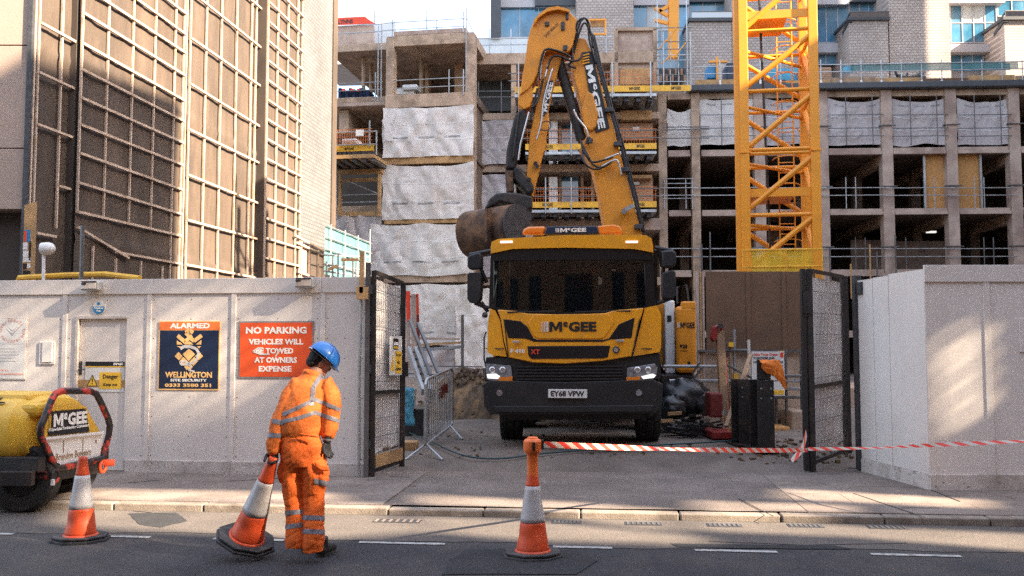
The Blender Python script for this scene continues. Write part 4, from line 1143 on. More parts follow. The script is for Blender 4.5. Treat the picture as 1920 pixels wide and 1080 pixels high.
for a_, b_ in (((640, 487), (672, 487)), ((615, 506), (632, 498))):
    g = G(); g.beam(at(*a_, 30.8), at(*b_, 30.8), .06, .1); g.build('board', 'wood', ws)

# ================================================================ BACK: MIDDLE BLOCK
MC = Matrix.Translation(Vector((at(890, 500, 47).x, 47, 0))) @ Matrix.Rotation(R(-2), 4, 'Z')
mb = thing('middle_block', 'stripped concrete floors with yellow decks behind the digger arm', 'building', (MC.translation.x, 47, 0))
xa, xb = L(MC, 889, 300).x, L(MC, 1238, 300).x
for pt, pb, m in ((98, 119, 'concrete'), (211, 224, 'concrete'), (308, 322, 'concrete'), (410, 432, 'concrete_pink'), (520, 535, 'concrete')):
    slab(MC, mb, xa, xb, pt, pb, 1060, 0, 9, m)
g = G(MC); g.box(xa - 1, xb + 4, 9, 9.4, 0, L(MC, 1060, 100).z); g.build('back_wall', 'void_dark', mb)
for a in ((1146, 1154, 118, 520), (958, 968, 118, 520)): part(MC, 'column', 'concrete', mb, *a, .05, .6, bevel=.03)
for pt, pb in ((224, 308), (331, 400)): part(MC, 'column', 'white_gloss', mb, 1029, 1046, pt, pb, .3, .8, bevel=.05, label='white painted column')
for px in (1050, 1092, 1111): 
    for pt, pb in ((224, 300), (325, 410)): vt_tube(MC, mb, px, pt, pb, .9, .09, 'prop_rust', 'prop')
for pt, pb in ((224, 300), (322, 385)): part(MC, 'glazing', 'pane_blue', mb, 1053, 1084, pt + 4, pb, 1.4, 1.5)
for pt, pb in ((224, 262), (322, 378)):
    g = G(MC); bx(g, MC, 1160, 1224, pt + 6, pb, .5, .9); g.build('brick_infill', 'brick_infill', mb)
    part(MC, 'lintel', 'wood', mb, 1164, 1222, pt - 17 if pt == 224 else pt + 6, pt if pt == 224 else pt + 12, -.05, .45)
    part(MC, 'notice', 'plate', mb, 1186, 1199, pt + 14 if pt == 224 else pt + 19, pt + 22 if pt == 224 else pt + 24, .40, .42)
g = G(MC); bx(g, MC, 1154, 1231, 54, 163, .2, .8); wp = g.build('wall_panel', 'concrete_pink', mb, bevel=.04)
for a, m in (((1152, 1159, 54, 163), 'concrete'), ((1225, 1233, 54, 163), 'concrete'), ((1154, 1231, 51, 57), 'concrete')): part(MC, 'pier', m, mb, *a, .0, .19)
part(MC, 'board', 'wood', mb, 1163, 1221, 127, 158, .10, .19); part(MC, 'patch', 'concrete', mb, 1163, 1222, 95, 113, .12, .19)
tarp(MC, 889, 966, 226, 308, -.1, 11, 'grey sheet with dark print left of the digger bucket ram', 'tarp_grey', seams=(.3, .6), printz=.7)
tarp(MC, 889, 966, 327, 408, -.1, 12, 'plain grey sheet directly above the digger bucket', 'tarp_grey', seams=(.6,), printz=0)
tarp(MC, 889, 1000, 440, 520, -.1, 13, 'grey sheet behind the digger bucket, above the truck roof', 'tarp_grey', seams=(.6,), printz=0)
part(MC, 'glazing', 'grey_dark', mb, 889, 985, 122, 208, 3.0, 3.1)
# yellow decks
for k, (pa, pb_, pt, mid, lab) in enumerate(((965, 1295, 161, 1130, 'top yellow edged deck with orange guard mesh crossing behind the digger head'), (985, 1231, 269, 1108, 'middle yellow edged deck behind the digger arm'), (985, 1231, 378, 1108, 'lowest yellow edged deck just above the truck roof'))):
    t = thing('yellow_deck', lab, 'platform', tuple(at(mid, pt + 14, 46)), group='yellow edged loading decks')
    part(MC, 'edge_board', 'board_yellow', t, pa, pb_, pt, pt + 11, -1.6, -1.55)
    part(MC, 'channel', 'galv', t, pa, 1231, pt + 15, pt + 20, -1.7, -.05)
    for i in range(int((1231 - pa) / 22)): part(MC, 'joist', 'iron', t, pa + 8 + 22 * i, pa + 16 + 22 * i, pt + 20.5, pt + 29, -1.5, -.05)
    for px in range(pa + 4, 1231, 5): vt_tube(MC, t, px, pt - 27, pt, -1.58, .010, 'orange_mesh', 'mesh_bar')
    for py in (pt - 27, pt - 20, pt - 13, pt - 6): hz_tube(MC, t, pa, 1231, py, -1.6, .010, 'orange_mesh', 'mesh_bar')
    for px in ((972, 1078, 1148, 1220) if k == 0 else (1023, 1071)): vt_tube(MC, t, px, pt - 45, pt + 22, -1.8, .04)
    for py in (pt - 24, pt - 10): hz_tube(MC, t, pa - 12, 1235 if k else 1148, py, -1.75, .03, 'galv_dark')
    for q in ((1180, 1200) if k == 0 else (1017, 1037), (1259, 1277) if k == 0 else (1194, 1209)):
        g = G(MC); x0, x1 = L(MC, q[0], pt + 5, -1.62).x, L(MC, q[1], pt + 5, -1.62).x; zc = L(MC, 1108, pt + 5.5, -1.62).z
        logo(g, x0, x1, zc - .08, zc + .08, -1.615, None, .02); g.build('lettering', 'text_black', t)
rl = thing('parapet_rail', 'grey guard rail on the roof edge behind the digger head', 'scaffold', tuple(at(940, 100, 47)))
for py in (71, 83): hz_tube(MC, rl, 889, 1150, py, -.1, .03)
for px in (918, 958, 1137): vt_tube(MC, rl, px, 54, 100, -.1, .03)
for py in (171, 182): hz_tube(MC, rl, 889, 965, py, -.1, .03, 'galv_dark')
for px in (897, 940): vt_tube(MC, rl, px, 153, 211, -.12, .03, 'galv_dark')
# scaffold stair tower with weights
st = thing('stair_scaffold', 'dense tube scaffold tower right of the concrete panel', 'scaffold', tuple(at(1262, 160, 46)))
for px in (1233, 1244, 1257, 1272, 1288, 1295): vt_tube(MC, st, px, -10 if px in (1233, 1288) else 60, 168, -.5 - .2 * (px % 3), .028)
for py in (52, 78, 92, 103, 113, 128, 140, 153): hz_tube(MC, st, 1230, 1297, py, -.6, .024, 'galv' if py % 2 else 'galv_dark')
for a, b in (((1236, 92), (1250, 74)), ((1250, 78), (1268, 52)), ((1262, 110), (1286, 80)), ((1240, 120), (1258, 104))): tubepx(MC, 'brace', 'crane_yellow', st, a, b, -.7, .03)
for i in range(9): part(MC, 'weight', 'brick_infill' if i % 2 else 'iron', st, 1237 + 5.6 * i, 1241 + 5.6 * i, 128, 140, -.3, 0)
for i in range(9): part(MC, 'weight', 'iron' if i % 2 else 'brick_infill', st, 1237 + 5.6 * i, 1241 + 5.6 * i, 141, 152, -.3, 0)
yt = thing('far_crane_mast', 'thin yellow crane mast seen between the far windows', 'crane', tuple(at(1262, 100, 55)))
g = G(); g.beam(at(1263, 110, 56), at(1262, -30, 56), .6, .6); g.build('mast', 'crane_yellow', yt)
for i, (a, b) in enumerate((((1228, 15), (1252, 30)), ((1236, 22), (1252, 12)), ((1228, 38), (1252, 44)))):
    g = G(); g.beam(at(*a, 56), at(*b, 56), .2, .2); g.build('brace', 'crane_yellow', yt)
g = thing('yellow_cage', 'small yellow lifting cage right of the digger head', 'cage', tuple(at(1121, 66, 45)))
for a in ((1104, 1137, 35, 38), (1104, 1137, 62, 65)): part(MC, 'rail', 'crane_yellow', g, *a, -2, -1.9)
for a in ((1134, 1137, 35, 66), (1104, 1106, 35, 66)): part(MC, 'post', 'crane_yellow', g, *a, -2.02, -1.88)
part(MC, 'panel', 'wood', g, 1107, 1134, 38.5, 50, -1.8, -1.7)

# ================================================================ BACK: RIGHT FRAME BUILDING
MF = Matrix.Translation(Vector((at(1240, 500, 48).x, 48, 0))) @ Matrix.Rotation(R(-3.2), 4, 'Z')
fb = thing('frame_building', 'long concrete frame building with empty bays behind the yellow crane', 'building', (MF.translation.x, 48, 0))
cols = [1243, 1305, 1425, 1544, 1665, 1786, 1905, 2025, 2145, 2265]
xs_ = [L(MF, c, 300).x for c in cols]
ztop_f = L(MF, 1600, 169).z
for c, x in zip(cols, xs_):
    hw = .22 if c < 1310 else .28
    g = G(MF); g.box(x - hw, x + hw, 0, .6, 0, ztop_f); g.build('column', 'concrete' if c < 1310 else 'concrete_pink', fb, bevel=.02)
    for yo in (5.0,):
        g = G(MF); g.box(x - .25, x + .25, yo, yo + .5, 0, ztop_f); g.build('column', 'concrete_dark', fb)
    if c > 1310:
        for pp in (236, 350, 463):
            z = L(MF, 1600, pp).z; g = G(MF); g.tube([(x - hw - .15, -.05, z), (x + hw + .15, -.05, z)], .035, 6); g.tube([(x - hw - .05, -.1, z), (x - hw - .05, .3, z)], .03, 6); g.build('clamp', 'galv_dark', fb)
floors = ((277, 289), (391, 402), (505, 517), (620, 632))
for pt, pb in floors:
    z1, z0 = L(MF, 1600, pt).z, L(MF, 1600, pb).z
    for a, b in zip(xs_, xs_[1:]):
        hw = .3
        g = G(MF); g.box(a + hw, b - hw, .1, .45, z0, z1); g.build('edge_beam', 'concrete_pink', fb, bevel=.02)
        g = G(MF); g.box(a + hw, b - hw, -.02, .1, z0 - .02, z0 + .12); g.build('sill', 'concrete_pink', fb)
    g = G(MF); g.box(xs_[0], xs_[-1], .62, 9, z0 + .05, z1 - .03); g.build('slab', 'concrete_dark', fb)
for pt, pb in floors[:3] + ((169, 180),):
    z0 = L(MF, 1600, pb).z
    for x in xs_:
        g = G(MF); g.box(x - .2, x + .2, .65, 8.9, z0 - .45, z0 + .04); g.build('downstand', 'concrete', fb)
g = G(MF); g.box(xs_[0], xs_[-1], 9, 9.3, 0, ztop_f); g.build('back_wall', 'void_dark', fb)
g = G(MF); g.box(xs_[0] + .3, xs_[-1], .15, 9, L(MF, 1600, 180).z, ztop_f - .01); g.build('roof_slab', 'concrete', fb)
g = G(MF); g.box(xs_[1] - .3, xs_[-1] + 1, -.35, 9.5, ztop_f, L(MF, 1600, 157).z); g.build('parapet', 'grey_dark', fb, bevel=.05)
for i in range(10):
    xa = xs_[1] + i * 2.35
    g = G(MF); g.box(xa, xa + 2.3, -.2, -.12, L(MF, 1600, 157).z, L(MF, 1600, 147 + 2 * (i % 3)).z); g.build('kick_board', ('wood', 'ply_brown', 'wood', 'prop_rust')[i % 4], fb)
bays = list(zip(cols, cols[1:]))
for i, (a, b) in enumerate(bays[:6]):
    nm = ('white sheet in the narrow bay left of the crane', 'white printed sheet in the bay just left of the crane', 'white sheet seen through the crane mast', 'sagging sheet in the first bay right of the crane', 'sheet in the second bay right of the crane', 'sheet in the third bay right of the crane, at the picture edge')[i]
    tarp(MF, a + 7, b - 7, 184 if i else 203, 272 if i else 274, .25, 20 + i, nm, 'tarp_grey' if i > 1 else 'tarp_white', seams=(.33, .62), printz=.12 if i else 0, sag=.22 if i != 1 else .1, wavy=.35, fold=.16)
fs = thing('facade_scaffold', 'tube scaffold standing before the sheeted top storey right of the crane', 'scaffold', tuple(at(1600, 270, 47)))
for i, (a, b) in enumerate(bays[1:6]):
    for fx_ in (.35, .76) if i else (.4,):
        vt_tube(MF, fs, a + (b - a) * fx_, 178, 272, -.12, .028, 'galv_dark')
    for py in (215, 240, 255): hz_tube(MF, fs, a + 8, b - 8, py, -.1, .024, 'galv_dark')
for py in (238, 243, 259): hz_tube(MF, fs, 1240, 1330, py, -.25, .03, 'galv_dark')
fr = thing('storey_rails', 'silver guard rails across the open middle and lower storeys', 'scaffold', tuple(at(1600, 400, 47.5)))
for i, (a, b) in enumerate(bays[:6]):
    for py in (352, 366, 466, 481): hz_tube(MF, fr, a - 4, b + 4, py, -.14 - .01 * (py % 3), .026)
    if i > 1:
        for f_ in (.35, .5) if i % 2 else (.72,):
            vt_tube(MF, fr, a + (b - a) * f_, 332, 391, -.18, .028, 'galv')
            vt_tube(MF, fr, a + (b - a) * (1 - f_), 445, 505, -.18, .028, 'galv_dark')
for px in (1246, 1286, 1298): vt_tube(MF, fr, px, 335, 392, -.1, .03)
for py in (335, 344, 372): hz_tube(MF, fr, 1243, 1300, py, -.2, .02)
for px, pt in ((1332, 435), (1316, 458), (1557, 465), (1596, 495), (1680, 440), (1632, 458), (1645, 472)): vt_tube(MF, fr, px, pt, 560, -.3 - .1 * (px % 2), .045, 'wood' if px in (1632, 1596) else 'galv_dark', 'post')
for k, (a, b, s_) in enumerate(((1736, 1777, 'plain orange board filling part of the third open bay'), (1797, 1838, 'sunlit orange board next to the right column of the open bay'))):
    g = G(MF); bx(g, MF, a, b, 289, 390, .48, .52); tag(g.build('osb_board', 'osb'), s_, 'board', 'orange boards in the middle storey')
g = G(MF); bx(g, MF, 1732, 1736, 288, 390, .3, .4); bx(g, MF, 1838, 1842, 288, 390, .3, .4); tag(g.build('board_post', 'galv'), 'pale uprights beside the orange boards', 'post')
g = G(MF); p = L(MF, 1746, 435, 4); g.box(p.x - .25, p.x + .25, 3.9, 4.1, p.z - .05, p.z + .05); tag(g.build('strip_light', 'lamp_lit'), 'lit strip lamp under the ceiling of the lower storey', 'lamp')
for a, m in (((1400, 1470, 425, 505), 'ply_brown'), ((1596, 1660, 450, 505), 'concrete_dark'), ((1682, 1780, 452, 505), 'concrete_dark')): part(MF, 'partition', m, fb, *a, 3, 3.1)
# roof netting and things behind the parapet
rn = thing('roof_edge_scaffold', 'row of scaffold posts with pale blue netting along the right roof', 'scaffold', tuple(at(1650, 150, 47)))
for px in [1539 + 37.8 * i for i in range(-5, 11)]: 
    vt_tube(MF, rn, px, 112, 157, -.28, .03)
    p = L(MF, px, 156, -.28); g = G(MF); g.box(p.x - .05, p.x + .05, -.33, -.23, p.z - .1, p.z + .15); g.build('foot', 'white_gloss', rn)
for py in (120, 133.5): hz_tube(MF, rn, 1300, 1960, py, -.3, .026)
g = G(MF); x0, x1 = L(MF, 1592, 120).x, L(MF, 1905, 120).x; z1, z0 = L(MF, 1700, 121).z, L(MF, 1700, 134).z
g.grid(lambda u, v: (x0 + (x1 - x0) * u, -.24 + .04 * nz3(u * 30, v), z0 - .02 + (z1 - z0) * v), 60, 3); g.build('netting', 'teal_net', rn)
for a, b in ((1578, 1598), (1783, 1890)):
    g = G(MF); x0, x1 = L(MF, a, 120).x, L(MF, b, 120).x; g.grid(lambda u, v: (x0 + (x1 - x0) * u, -.20 + .05 * nz3(u * 12, v, a), z0 - .08 + (z1 - z0) * v), 20, 3); g.build('netting', 'blue_net', rn)
for k, (a, m, lab) in enumerate((((1326, 1346, 122, 147, 1, 2), 'sign_blue', 'blue wrapped bundle on the roof left of the crane'), ((1363, 1386, 117, 150, 1, 2.5), 'sign_navy', 'dark blue container on the roof beside the crane mast'), ((1500, 1560, 126, 152, 1, 2), 'brick_infill', 'stack of reddish bricks on the roof behind the crane'), ((1440, 1500, 128, 152, 1.5, 2), 'blue_net', 'pale blue wrapped stack on the roof behind the mast'))):
    g = G(MF); bx(g, MF, *a); tag(g.build('roof_stack', m, bevel=.06), lab, 'stack')
yc = thing('yellow_cross', 'small yellow cross frame standing on the roof', 'frame', tuple(at(1345, 120, 48)))
part(MF, 'post', 'crane_yellow', yc, 1343, 1347, 106, 150, .8, .9); part(MF, 'arm', 'crane_yellow', yc, 1330, 1364, 113, 117, .78, .92)
g = G(MF)
for i in range(14):
    a = L(MF, 1682 + 3.5 * i, 146, .5); g.beam(a, a + Vector((rnd.uniform(-.5, .5), rnd.uniform(-.2, .2), rnd.uniform(.1, .5))), .06)
g.beam(L(MF, 1684, 145, .4), L(MF, 1735, 146, .4), .14)
tag(g.build('scrap_heap', 'galv_dark'), 'spiky heap of dark scrap on the roof behind blue netting', 'scrap', kind='stuff')

# ================================================================ FAR: pale brick block of flats
MW = Matrix.Translation(Vector((0, 62, 0))) @ Matrix.Rotation(R(-1.2), 4, 'Z')
fl = thing('apartment_building', 'pale brick block of flats with blue windows rising behind the site', 'building', (6, 62, 0))
part(MW, 'wall', 'grey_clad', fl, 939, 2020, -60, 160, 3, 8)
part(MW, 'dark_pier', 'grey_dark', fl, 920, 938, -40, 70, .5, 3)
part(MW, 'cladding', 'grey_clad', fl, 938, 1082, 0, 13, 1.5, 2.9); part(MW, 'cladding', 'pale_sheet', fl, 889, 1150, 70, 102, .8, 2.9)
part(MW, 'dark_panel', 'grey_dark', fl, 1003, 1080, -40, 10, 1.2, 1.45)
pane_window(MW, fl, 939, 1081, 13, 70, 1.8, 4)
def bricks(*a): return part(MW, 'brick_pier', 'brick_far', fl, *a)
bricks(1081, 1188, -50, 160, 0, 2.9); pane_window(MW, fl, 1188, 1292, 10, 152, 1.8, 4, 3)
part(MW, 'cladding', 'grey_clad', fl, 1188, 1292, -40, 9, 1.5, 1.75)
bricks(1293, 1372, 40, 160, -.6, 2.9); part(MW, 'coping', 'grey_dark', fl, 1291, 1374, 33, 39, -.8, 2.8); pane_window(MW, fl, 1293, 1366, 4, 33, 2.4, 3)
part(MW, 'dark_panel', 'grey_dark', fl, 1288, 1366, -30, 3, 2.0, 2.3)
bricks(1372, 1526, -50, 160, -.1, 2.9)
pane_window(MW, fl, 1527, 1592, 9, 80, 2.2, 3, 1); part(MW, 'cladding', 'grey_clad', fl, 1527, 1590, 81, 98, 1.6, 2.6); pane_window(MW, fl, 1527, 1590, 99, 121, 2.2, 3)
part(MW, 'cladding', 'grey_clad', fl, 1527, 1592, -40, 8, 1.6, 2.6)
pane_window(MW, fl, 1593, 1664, 6, 34, 2.4, 4); part(MW, 'dark_panel', 'grey_dark', fl, 1574, 1664, -40, 3, 1.8, 2.2)
bricks(1593, 1666, 37, 160, -.6, 2.9); part(MW, 'coping', 'grey_dark', fl, 1590, 1669, 32, 37, -.8, 2.8)
bricks(1667, 1781, -50, 160, -.3, 2.9)
pane_window(MW, fl, 1782, 1868, 6, 80, 2.2, 4, 2); part(MW, 'cladding', 'grey_clad', fl, 1782, 1884, 82, 97, 1.4, 2.6); pane_window(MW, fl, 1782, 1884, 98, 121, 2.2, 5)
part(MW, 'cladding', 'grey_clad', fl, 1779, 1884, -40, 5, 1.6, 2.6)
bricks(1885, 2030, 37, 160, -.6, 2.9); part(MW, 'coping', 'grey_dark', fl, 1881, 2030, 30, 36, -.8, 2.8); pane_window(MW, fl, 1870, 2030, 0, 30, 2.4, 6)
for a, b, py in ((1297, 1372, 22), (1594, 1667, 22), (1884, 2030, 20)):
    hz_tube(MW, fl, a, b, py, -.6, .05, 'galv_dark', 'balcony_rail')
    g = G(MW); x0, x1 = L(MW, a, py, -.6).x, L(MW, b, py, -.6).x; g.box(x0, x1, -.62, -.6, L(MW, (a + b) / 2, 33, -.6).z, L(MW, (a + b) / 2, py + 1, -.6).z); g.build('balustrade', 'window_glass', fl)
for a, b in ((1578, 1594), (1860, 1885)):
    g = G(MW); p, q = L(MW, a, 78, 1.5), L(MW, b, 37, -.7); g.beam(p, q, .3, .3); p2 = L(MW, a, 60, 1.5); q2 = L(MW, b, 23, -.7); g.beam(p2, q2, .08, .08)
    for k in range(5): g.beam(p.lerp(q, k / 4), p2.lerp(q2, k / 4), .05)
    g.build('stair_rail', 'grey_dark', fl)
# far grey block and orange banner top left
gb = thing('grey_box_building', 'grey clad rooftop block at the top left of the sky', 'building', tuple(at(660, 20, 70)))
M7 = frame(0, 70, 0, -4)
part(M7, 'wall', 'grey_clad', gb, 600, 688, 3, 120, 0, 6); part(M7, 'end_wall', 'pale_sheet', gb, 689, 702, 8, 120, .5, 6); part(M7, 'chimney', 'grey_clad', gb, 704, 709, 14, 60, .4, 1)
part(MB, 'low_wall', 'pale_sheet', gb, 600, 740, 46, 84, 12, 12.3)
bn = thing('orange_banner', 'orange banner with black capitals above the left block', 'banner', tuple(at(665, 46, 55)))
M6 = frame(0, 55, 0, -6)
g = G(M6); P6 = [L(M6, *p) for p in ((600, 35), (684, 31), (703, 44), (600, 48))]; g.panel([(p.x, p.z) for p in P6], 0, .05); g.build('cloth', 'fabric_orange_red', bn)
g = G(M6); a, b = L(M6, 634, 45), L(M6, 662, 36); g.text('LYNNS', a.x, b.x, a.z, b.z, -.01, .03); g.build('lettering', 'text_black', bn)
part(M6, 'wall', 'concrete_pink', bt, 600, 700, 49, 84, .2, .5)
# ================================================================ TRUCK
MT = Matrix.Translation((0.87, 13.35, 0.27)) @ Matrix.Rotation(R(-8), 4, 'Z')
tr = thing('tipper_truck', 'black and yellow truck cab facing the street in the site entrance', 'truck', (0.87, 13.35, 0.27), -8)
def T(px, py, y=0.0):
    p = L(MT, px, py, y); return (p.x, p.z)
def TY(x):
    """the fascia bows back towards its corners"""
    return 0.02 + 0.10 * (abs(x) / 1.3) ** 3
def shell(name, m, outline, yoff, depth=0.05, parent=None, bow=True, smooth=40, res=0.08, bevel=0.0, label=None, G_=None):
    """a thin shaped panel with the given px outline, bowed like the cab front"""
    pts = [T(*p, y=yoff) for p in outline]
    me = bpy.data.meshes.new(name); b = bmesh.new()
    vs = [b.verts.new((p[0], 0, p[1])) for p in pts]
    b.faces.new(vs)
    xs = [p[0] for p in pts]; x = math.floor(min(xs) / res) * res
    while x < max(xs):
        bmesh.ops.bisect_plane(b, geom=b.verts[:] + b.edges[:] + b.faces[:], plane_co=(x, 0, 0), plane_no=(1, 0, 0)); x += res
    r = bmesh.ops.extrude_face_region(b, geom=b.faces[:])
    for v in [q for q in r['geom'] if isinstance(q, bmesh.types.BMVert)]: v.co.y += depth
    bmesh.ops.recalc_face_normals(b, faces=b.faces)
    for v in b.verts:
        v.co.y += yoff + (TY(v.co.x) if bow else 0)
        v.co = MT @ v.co
    b.to_mesh(me); b.free()
    me.materials.append(M_[m])
    if smooth: me.shade_smooth(); me.set_sharp_from_angle(angle=R(smooth))
    o = bpy.data.objects.new(name, me); COL.objects.link(o); put(o, parent or tr)
    if bevel:
        q = o.modifiers.new('b', 'BEVEL'); q.width = bevel; q.segments = 2; q.limit_method = 'ANGLE'; q.angle_limit = R(45)
    if label: o['label'] = label
    return o
def tbox(name, m, x0, x1, y0, y1, z0, z1, parent=None, bevel=0.0):
    g = G(MT); g.box(x0, x1, y0, y1, z0, z1); return g.build(name, m, parent or tr, bevel=bevel)
# lower black bumper and grille
shell('bumper', 'black_plastic', [(903, 722), (915, 714), (1060, 717), (1225, 712), (1243, 722), (1243, 758), (1228, 776), (918, 778), (905, 762)], -.02, .35, bevel=.03)
shell('lower_grille', 'black_plastic', [(908, 670), (1238, 662), (1240, 712), (1060, 718), (906, 716)], .07, .3, bevel=.015)
for i in range(5):
    shell('grille_slat', 'black_flat', [(968, 686 + 6 * i), (1168, 685 + 6 * i), (1168, 688 + 6 * i), (968, 689 + 6 * i)], .035, .05, bow=True, smooth=0)
shell('step', 'black_flat', [(922, 762), (1226, 760), (1222, 773), (930, 774)], -.045, .03, bevel=.01)
shell('underrun', 'black_flat', [(940, 777), (1212, 776), (1206, 787), (955, 788)], .25, .1)
# yellow fascia, centre with its wing shaped black inserts
shell('fascia', 'yellow', [(931, 580), (968, 583), (990, 588), (1075, 590), (1135, 587), (1150, 582), (1207, 577), (1200, 600), (1184, 668), (1130, 677), (1060, 682), (1000, 680), (952, 670), (944, 640), (938, 600)], .0, .3, bevel=.012)
shell('fascia_corner', 'yellow', [(913, 600), (917, 578), (926, 582), (936, 600), (942, 640), (949, 669), (920, 666), (911, 660)], .03, .45, bevel=.015)
shell('fascia_corner', 'yellow', [(1209, 577), (1232, 572), (1240, 590), (1240, 650), (1237, 660), (1187, 668), (1203, 602)], .03, .45, bevel=.015)
shell('intake', 'black_gloss', [(942, 598), (975, 602), (988, 612), (1000, 634), (1008, 637), (1133, 637), (1142, 634), (1160, 608), (1190, 595), (1184, 634), (1142, 637), (1130, 641), (1002, 641), (984, 635), (952, 634)], -.006, .02, bevel=.004)
shell('fascia_panel', 'yellow', [(1002, 590), (1140, 588), (1152, 604), (1135, 630), (1127, 635), (1010, 635), (1001, 630), (988, 606)], -.016, .03, bevel=.008)
shell('upper_grille', 'black_gloss', [(988, 649), (1144, 648), (1140, 669), (1131, 672), (996, 673), (991, 668)], -.010, .03, bevel=.004)
shell('panel_seam', 'black_flat', [(943, 600), (945, 600), (953, 668), (951, 668)], -.009, .012, smooth=0)
shell('panel_seam', 'black_flat', [(1198, 598), (1200, 598), (1188, 666), (1186, 666)], -.009, .012, smooth=0)
def tlogo(name, m, p0, p1, y, extra=None, bold=.03, txt=None, label=None):
    x0, z0 = T(*p0, y=y); x1, z1 = T(*p1, y=y)
    g = G(MT)
    if txt: g.text(txt, x0, x1, z0, z1, y, bold)
    else: logo(g, x0, x1, z0, z1, y, None, bold)
    return g.build(name, m, tr)
tlogo('lettering', 'text_black', (1030, 622), (1118, 603), -.004, bold=.045)
x0, z0 = T(1015, 622, 0); x1, z1 = T(1029, 603, 0)
g = G(MT)
for i in range(5): a = x0 + (x1 - x0) * i / 5; g.box(a, a + .005 + .0022 * i, -.004, .0, z0, z1)
g.build('emblem_bars', 'white_gloss', tr)
tlogo('badge', 'white_gloss', (957, 662), (984, 654), .004, txt='P 410', bold=.04)
tlogo('badge', 'red_bright', (995, 664), (1012, 655), -.004, txt='XT', bold=.03)
c = T(1155, 656, -.01); g = G(MT); g.lathe((c[0], 0, c[1]), [(.0001, -.004), (.045, -.004), (.052, .01)], 16, 'y'); g.build('badge', 'iron', tr)
g = G(MT); g.lathe((c[0], 0, c[1]), [(.0001, -.008), (.03, -.008), (.03, -.004)], 16, 'y'); g.build('badge', 'chrome', tr)
for a in ((961, 974, 639, 643), (1155, 1170, 637, 641)):
    x0, z1 = T(a[0], a[2], -.01); x1, z0 = T(a[1], a[3], -.01); tbox('marker', 'chrome', x0, x1, -.012, .02, z0, z1, bevel=.004)
# cab shell: roof, pillars, sides, rear
zw0, zw1, zr0, zr1 = T(1072, 588)[1], T(1072, 470)[1], T(1072, 466)[1], T(1072, 441)[1]
shell('roof_visor', 'yellow', [(918, 462), (920, 452), (932, 447), (1060, 441), (1212, 440), (1222, 446), (1225, 462), (1225, 472), (1190, 466), (1060, 464), (960, 466), (918, 474)], .02, .5, bevel=.03)
shell('visor_trim', 'black_gloss', [(921, 476), (960, 468), (1060, 466), (1190, 468), (1224, 474), (1223, 486), (922, 488)], .06, .06)
for a in ((937, 960), (1173, 1196)):
    x0, z1 = T(a[0], 451, 0); x1, z0 = T(a[1], 454.5, 0); tbox('marker_lamp', 'lamp_lit', x0, x1, .045, .09, z0, z1)
# pillars, windscreen
shell('pillar', 'black_gloss', [(918, 474), (932, 474), (930, 540), (928, 582), (914, 578)], .10, .12, bevel=.01)
shell('pillar', 'black_gloss', [(1207, 474), (1225, 474), (1231, 572), (1211, 578)], .10, .12, bevel=.01)
shell('windscreen', 'windscreen', [(930, 484), (1210, 482), (1214, 578), (1136, 586), (1075, 588), (990, 586), (929, 580)], .12, .008)
shell('windscreen_band', 'black_gloss', [(928, 576), (990, 582), (1075, 585), (1136, 582), (1214, 574), (1210, 580), (1136, 590), (1075, 593), (990, 590), (930, 584)], .08, .04)
hw = 1.24
for s_ in (-1, 1):
    g = G(MT); g.panel([(-hw * 0, 0)] * 3, 0, 0) if False else None
    a, b = sorted((s_ * hw, s_ * (hw - .05)))
    tbox('door', 'yellow', a, b, .50, 1.95, 1.0, zw0 - .02, bevel=.02)
    tbox('side_pillar', 'yellow', a, b, 1.55, 1.95, zw0, zr0 + .05, bevel=.02)
    tbox('side_pillar', 'black_gloss', a, b, .32, .44, zw0 - .03, zr0, bevel=.01)
    tbox('side_window', 'windscreen', a + .02, b - .02, .45, 1.54, zw0 - .02, zr0)
    tbox('wheel_arch', 'black_plastic', a - .02, b + .02, .45, 1.9, .68, 1.0, bevel=.02)
tbox('cab_rear', 'black_plastic', -hw + .05, -.55, 1.95, 2.02, 1.0, zr1 - .1); tbox('cab_rear', 'black_plastic', .75, hw - .05, 1.95, 2.02, 1.0, zr1 - .1)
tbox('cab_rear', 'black_plastic', -.55, .75, 1.951, 2.02, 1.0, 2.45); tbox('cab_rear', 'black_plastic', -.55, .75, 1.951, 2.02, 3.12, zr1 - .1)
g = G(MT); g.grid(lambda u, v: (-hw + 2 * hw * u, .5 + 1.5 * v, zr0 + .06 + (zr1 - zr0 - .06) * (1 - abs(2 * u - 1) ** 6) * (1 - .25 * v)), 24, 8)
g.build('roof', 'yellow', tr, smooth=True)
tbox('cab_floor', 'black_flat', -hw + .05, hw - .05, .5, 1.95, .95, 1.05); tbox('dashboard', 'seat', -hw + .08, hw - .08, .42, .85, 1.6, 2.36, bevel=.08)
for sx in (-.62, .62):
    g = G(MT); g.box(sx - .26, sx + .26, 1.2, 1.75, 1.9, 2.05); g.box(sx - .25, sx + .25, 1.62, 1.8, 2.05, 2.72); g.box(sx - .14, sx + .14, 1.64, 1.76, 2.74, 2.95); g.build('seat', 'seat', tr, bevel=.05)
g = G(MT); c = Vector((.62, .95, 2.36)); g.tube([c + Vector((.22 * math.cos(a), .10 * math.sin(a), .20 * math.sin(a))) for a in [R(i * 20) for i in range(18)]], .016, 6, closed=True); g.build('steering_wheel', 'black_flat', tr)
x0, z1 = T(1006, 466, .3); x1, z0 = T(1126, 477, .3)
g = G(MT); g.tube([(x0, .22, z0), (x0 + .05, .2, z1 - .03), (x1 - .05, .2, z1 - .03), (x1, .22, z0)], .045, 8); g.build('sun_visor', 'black_plastic', tr)
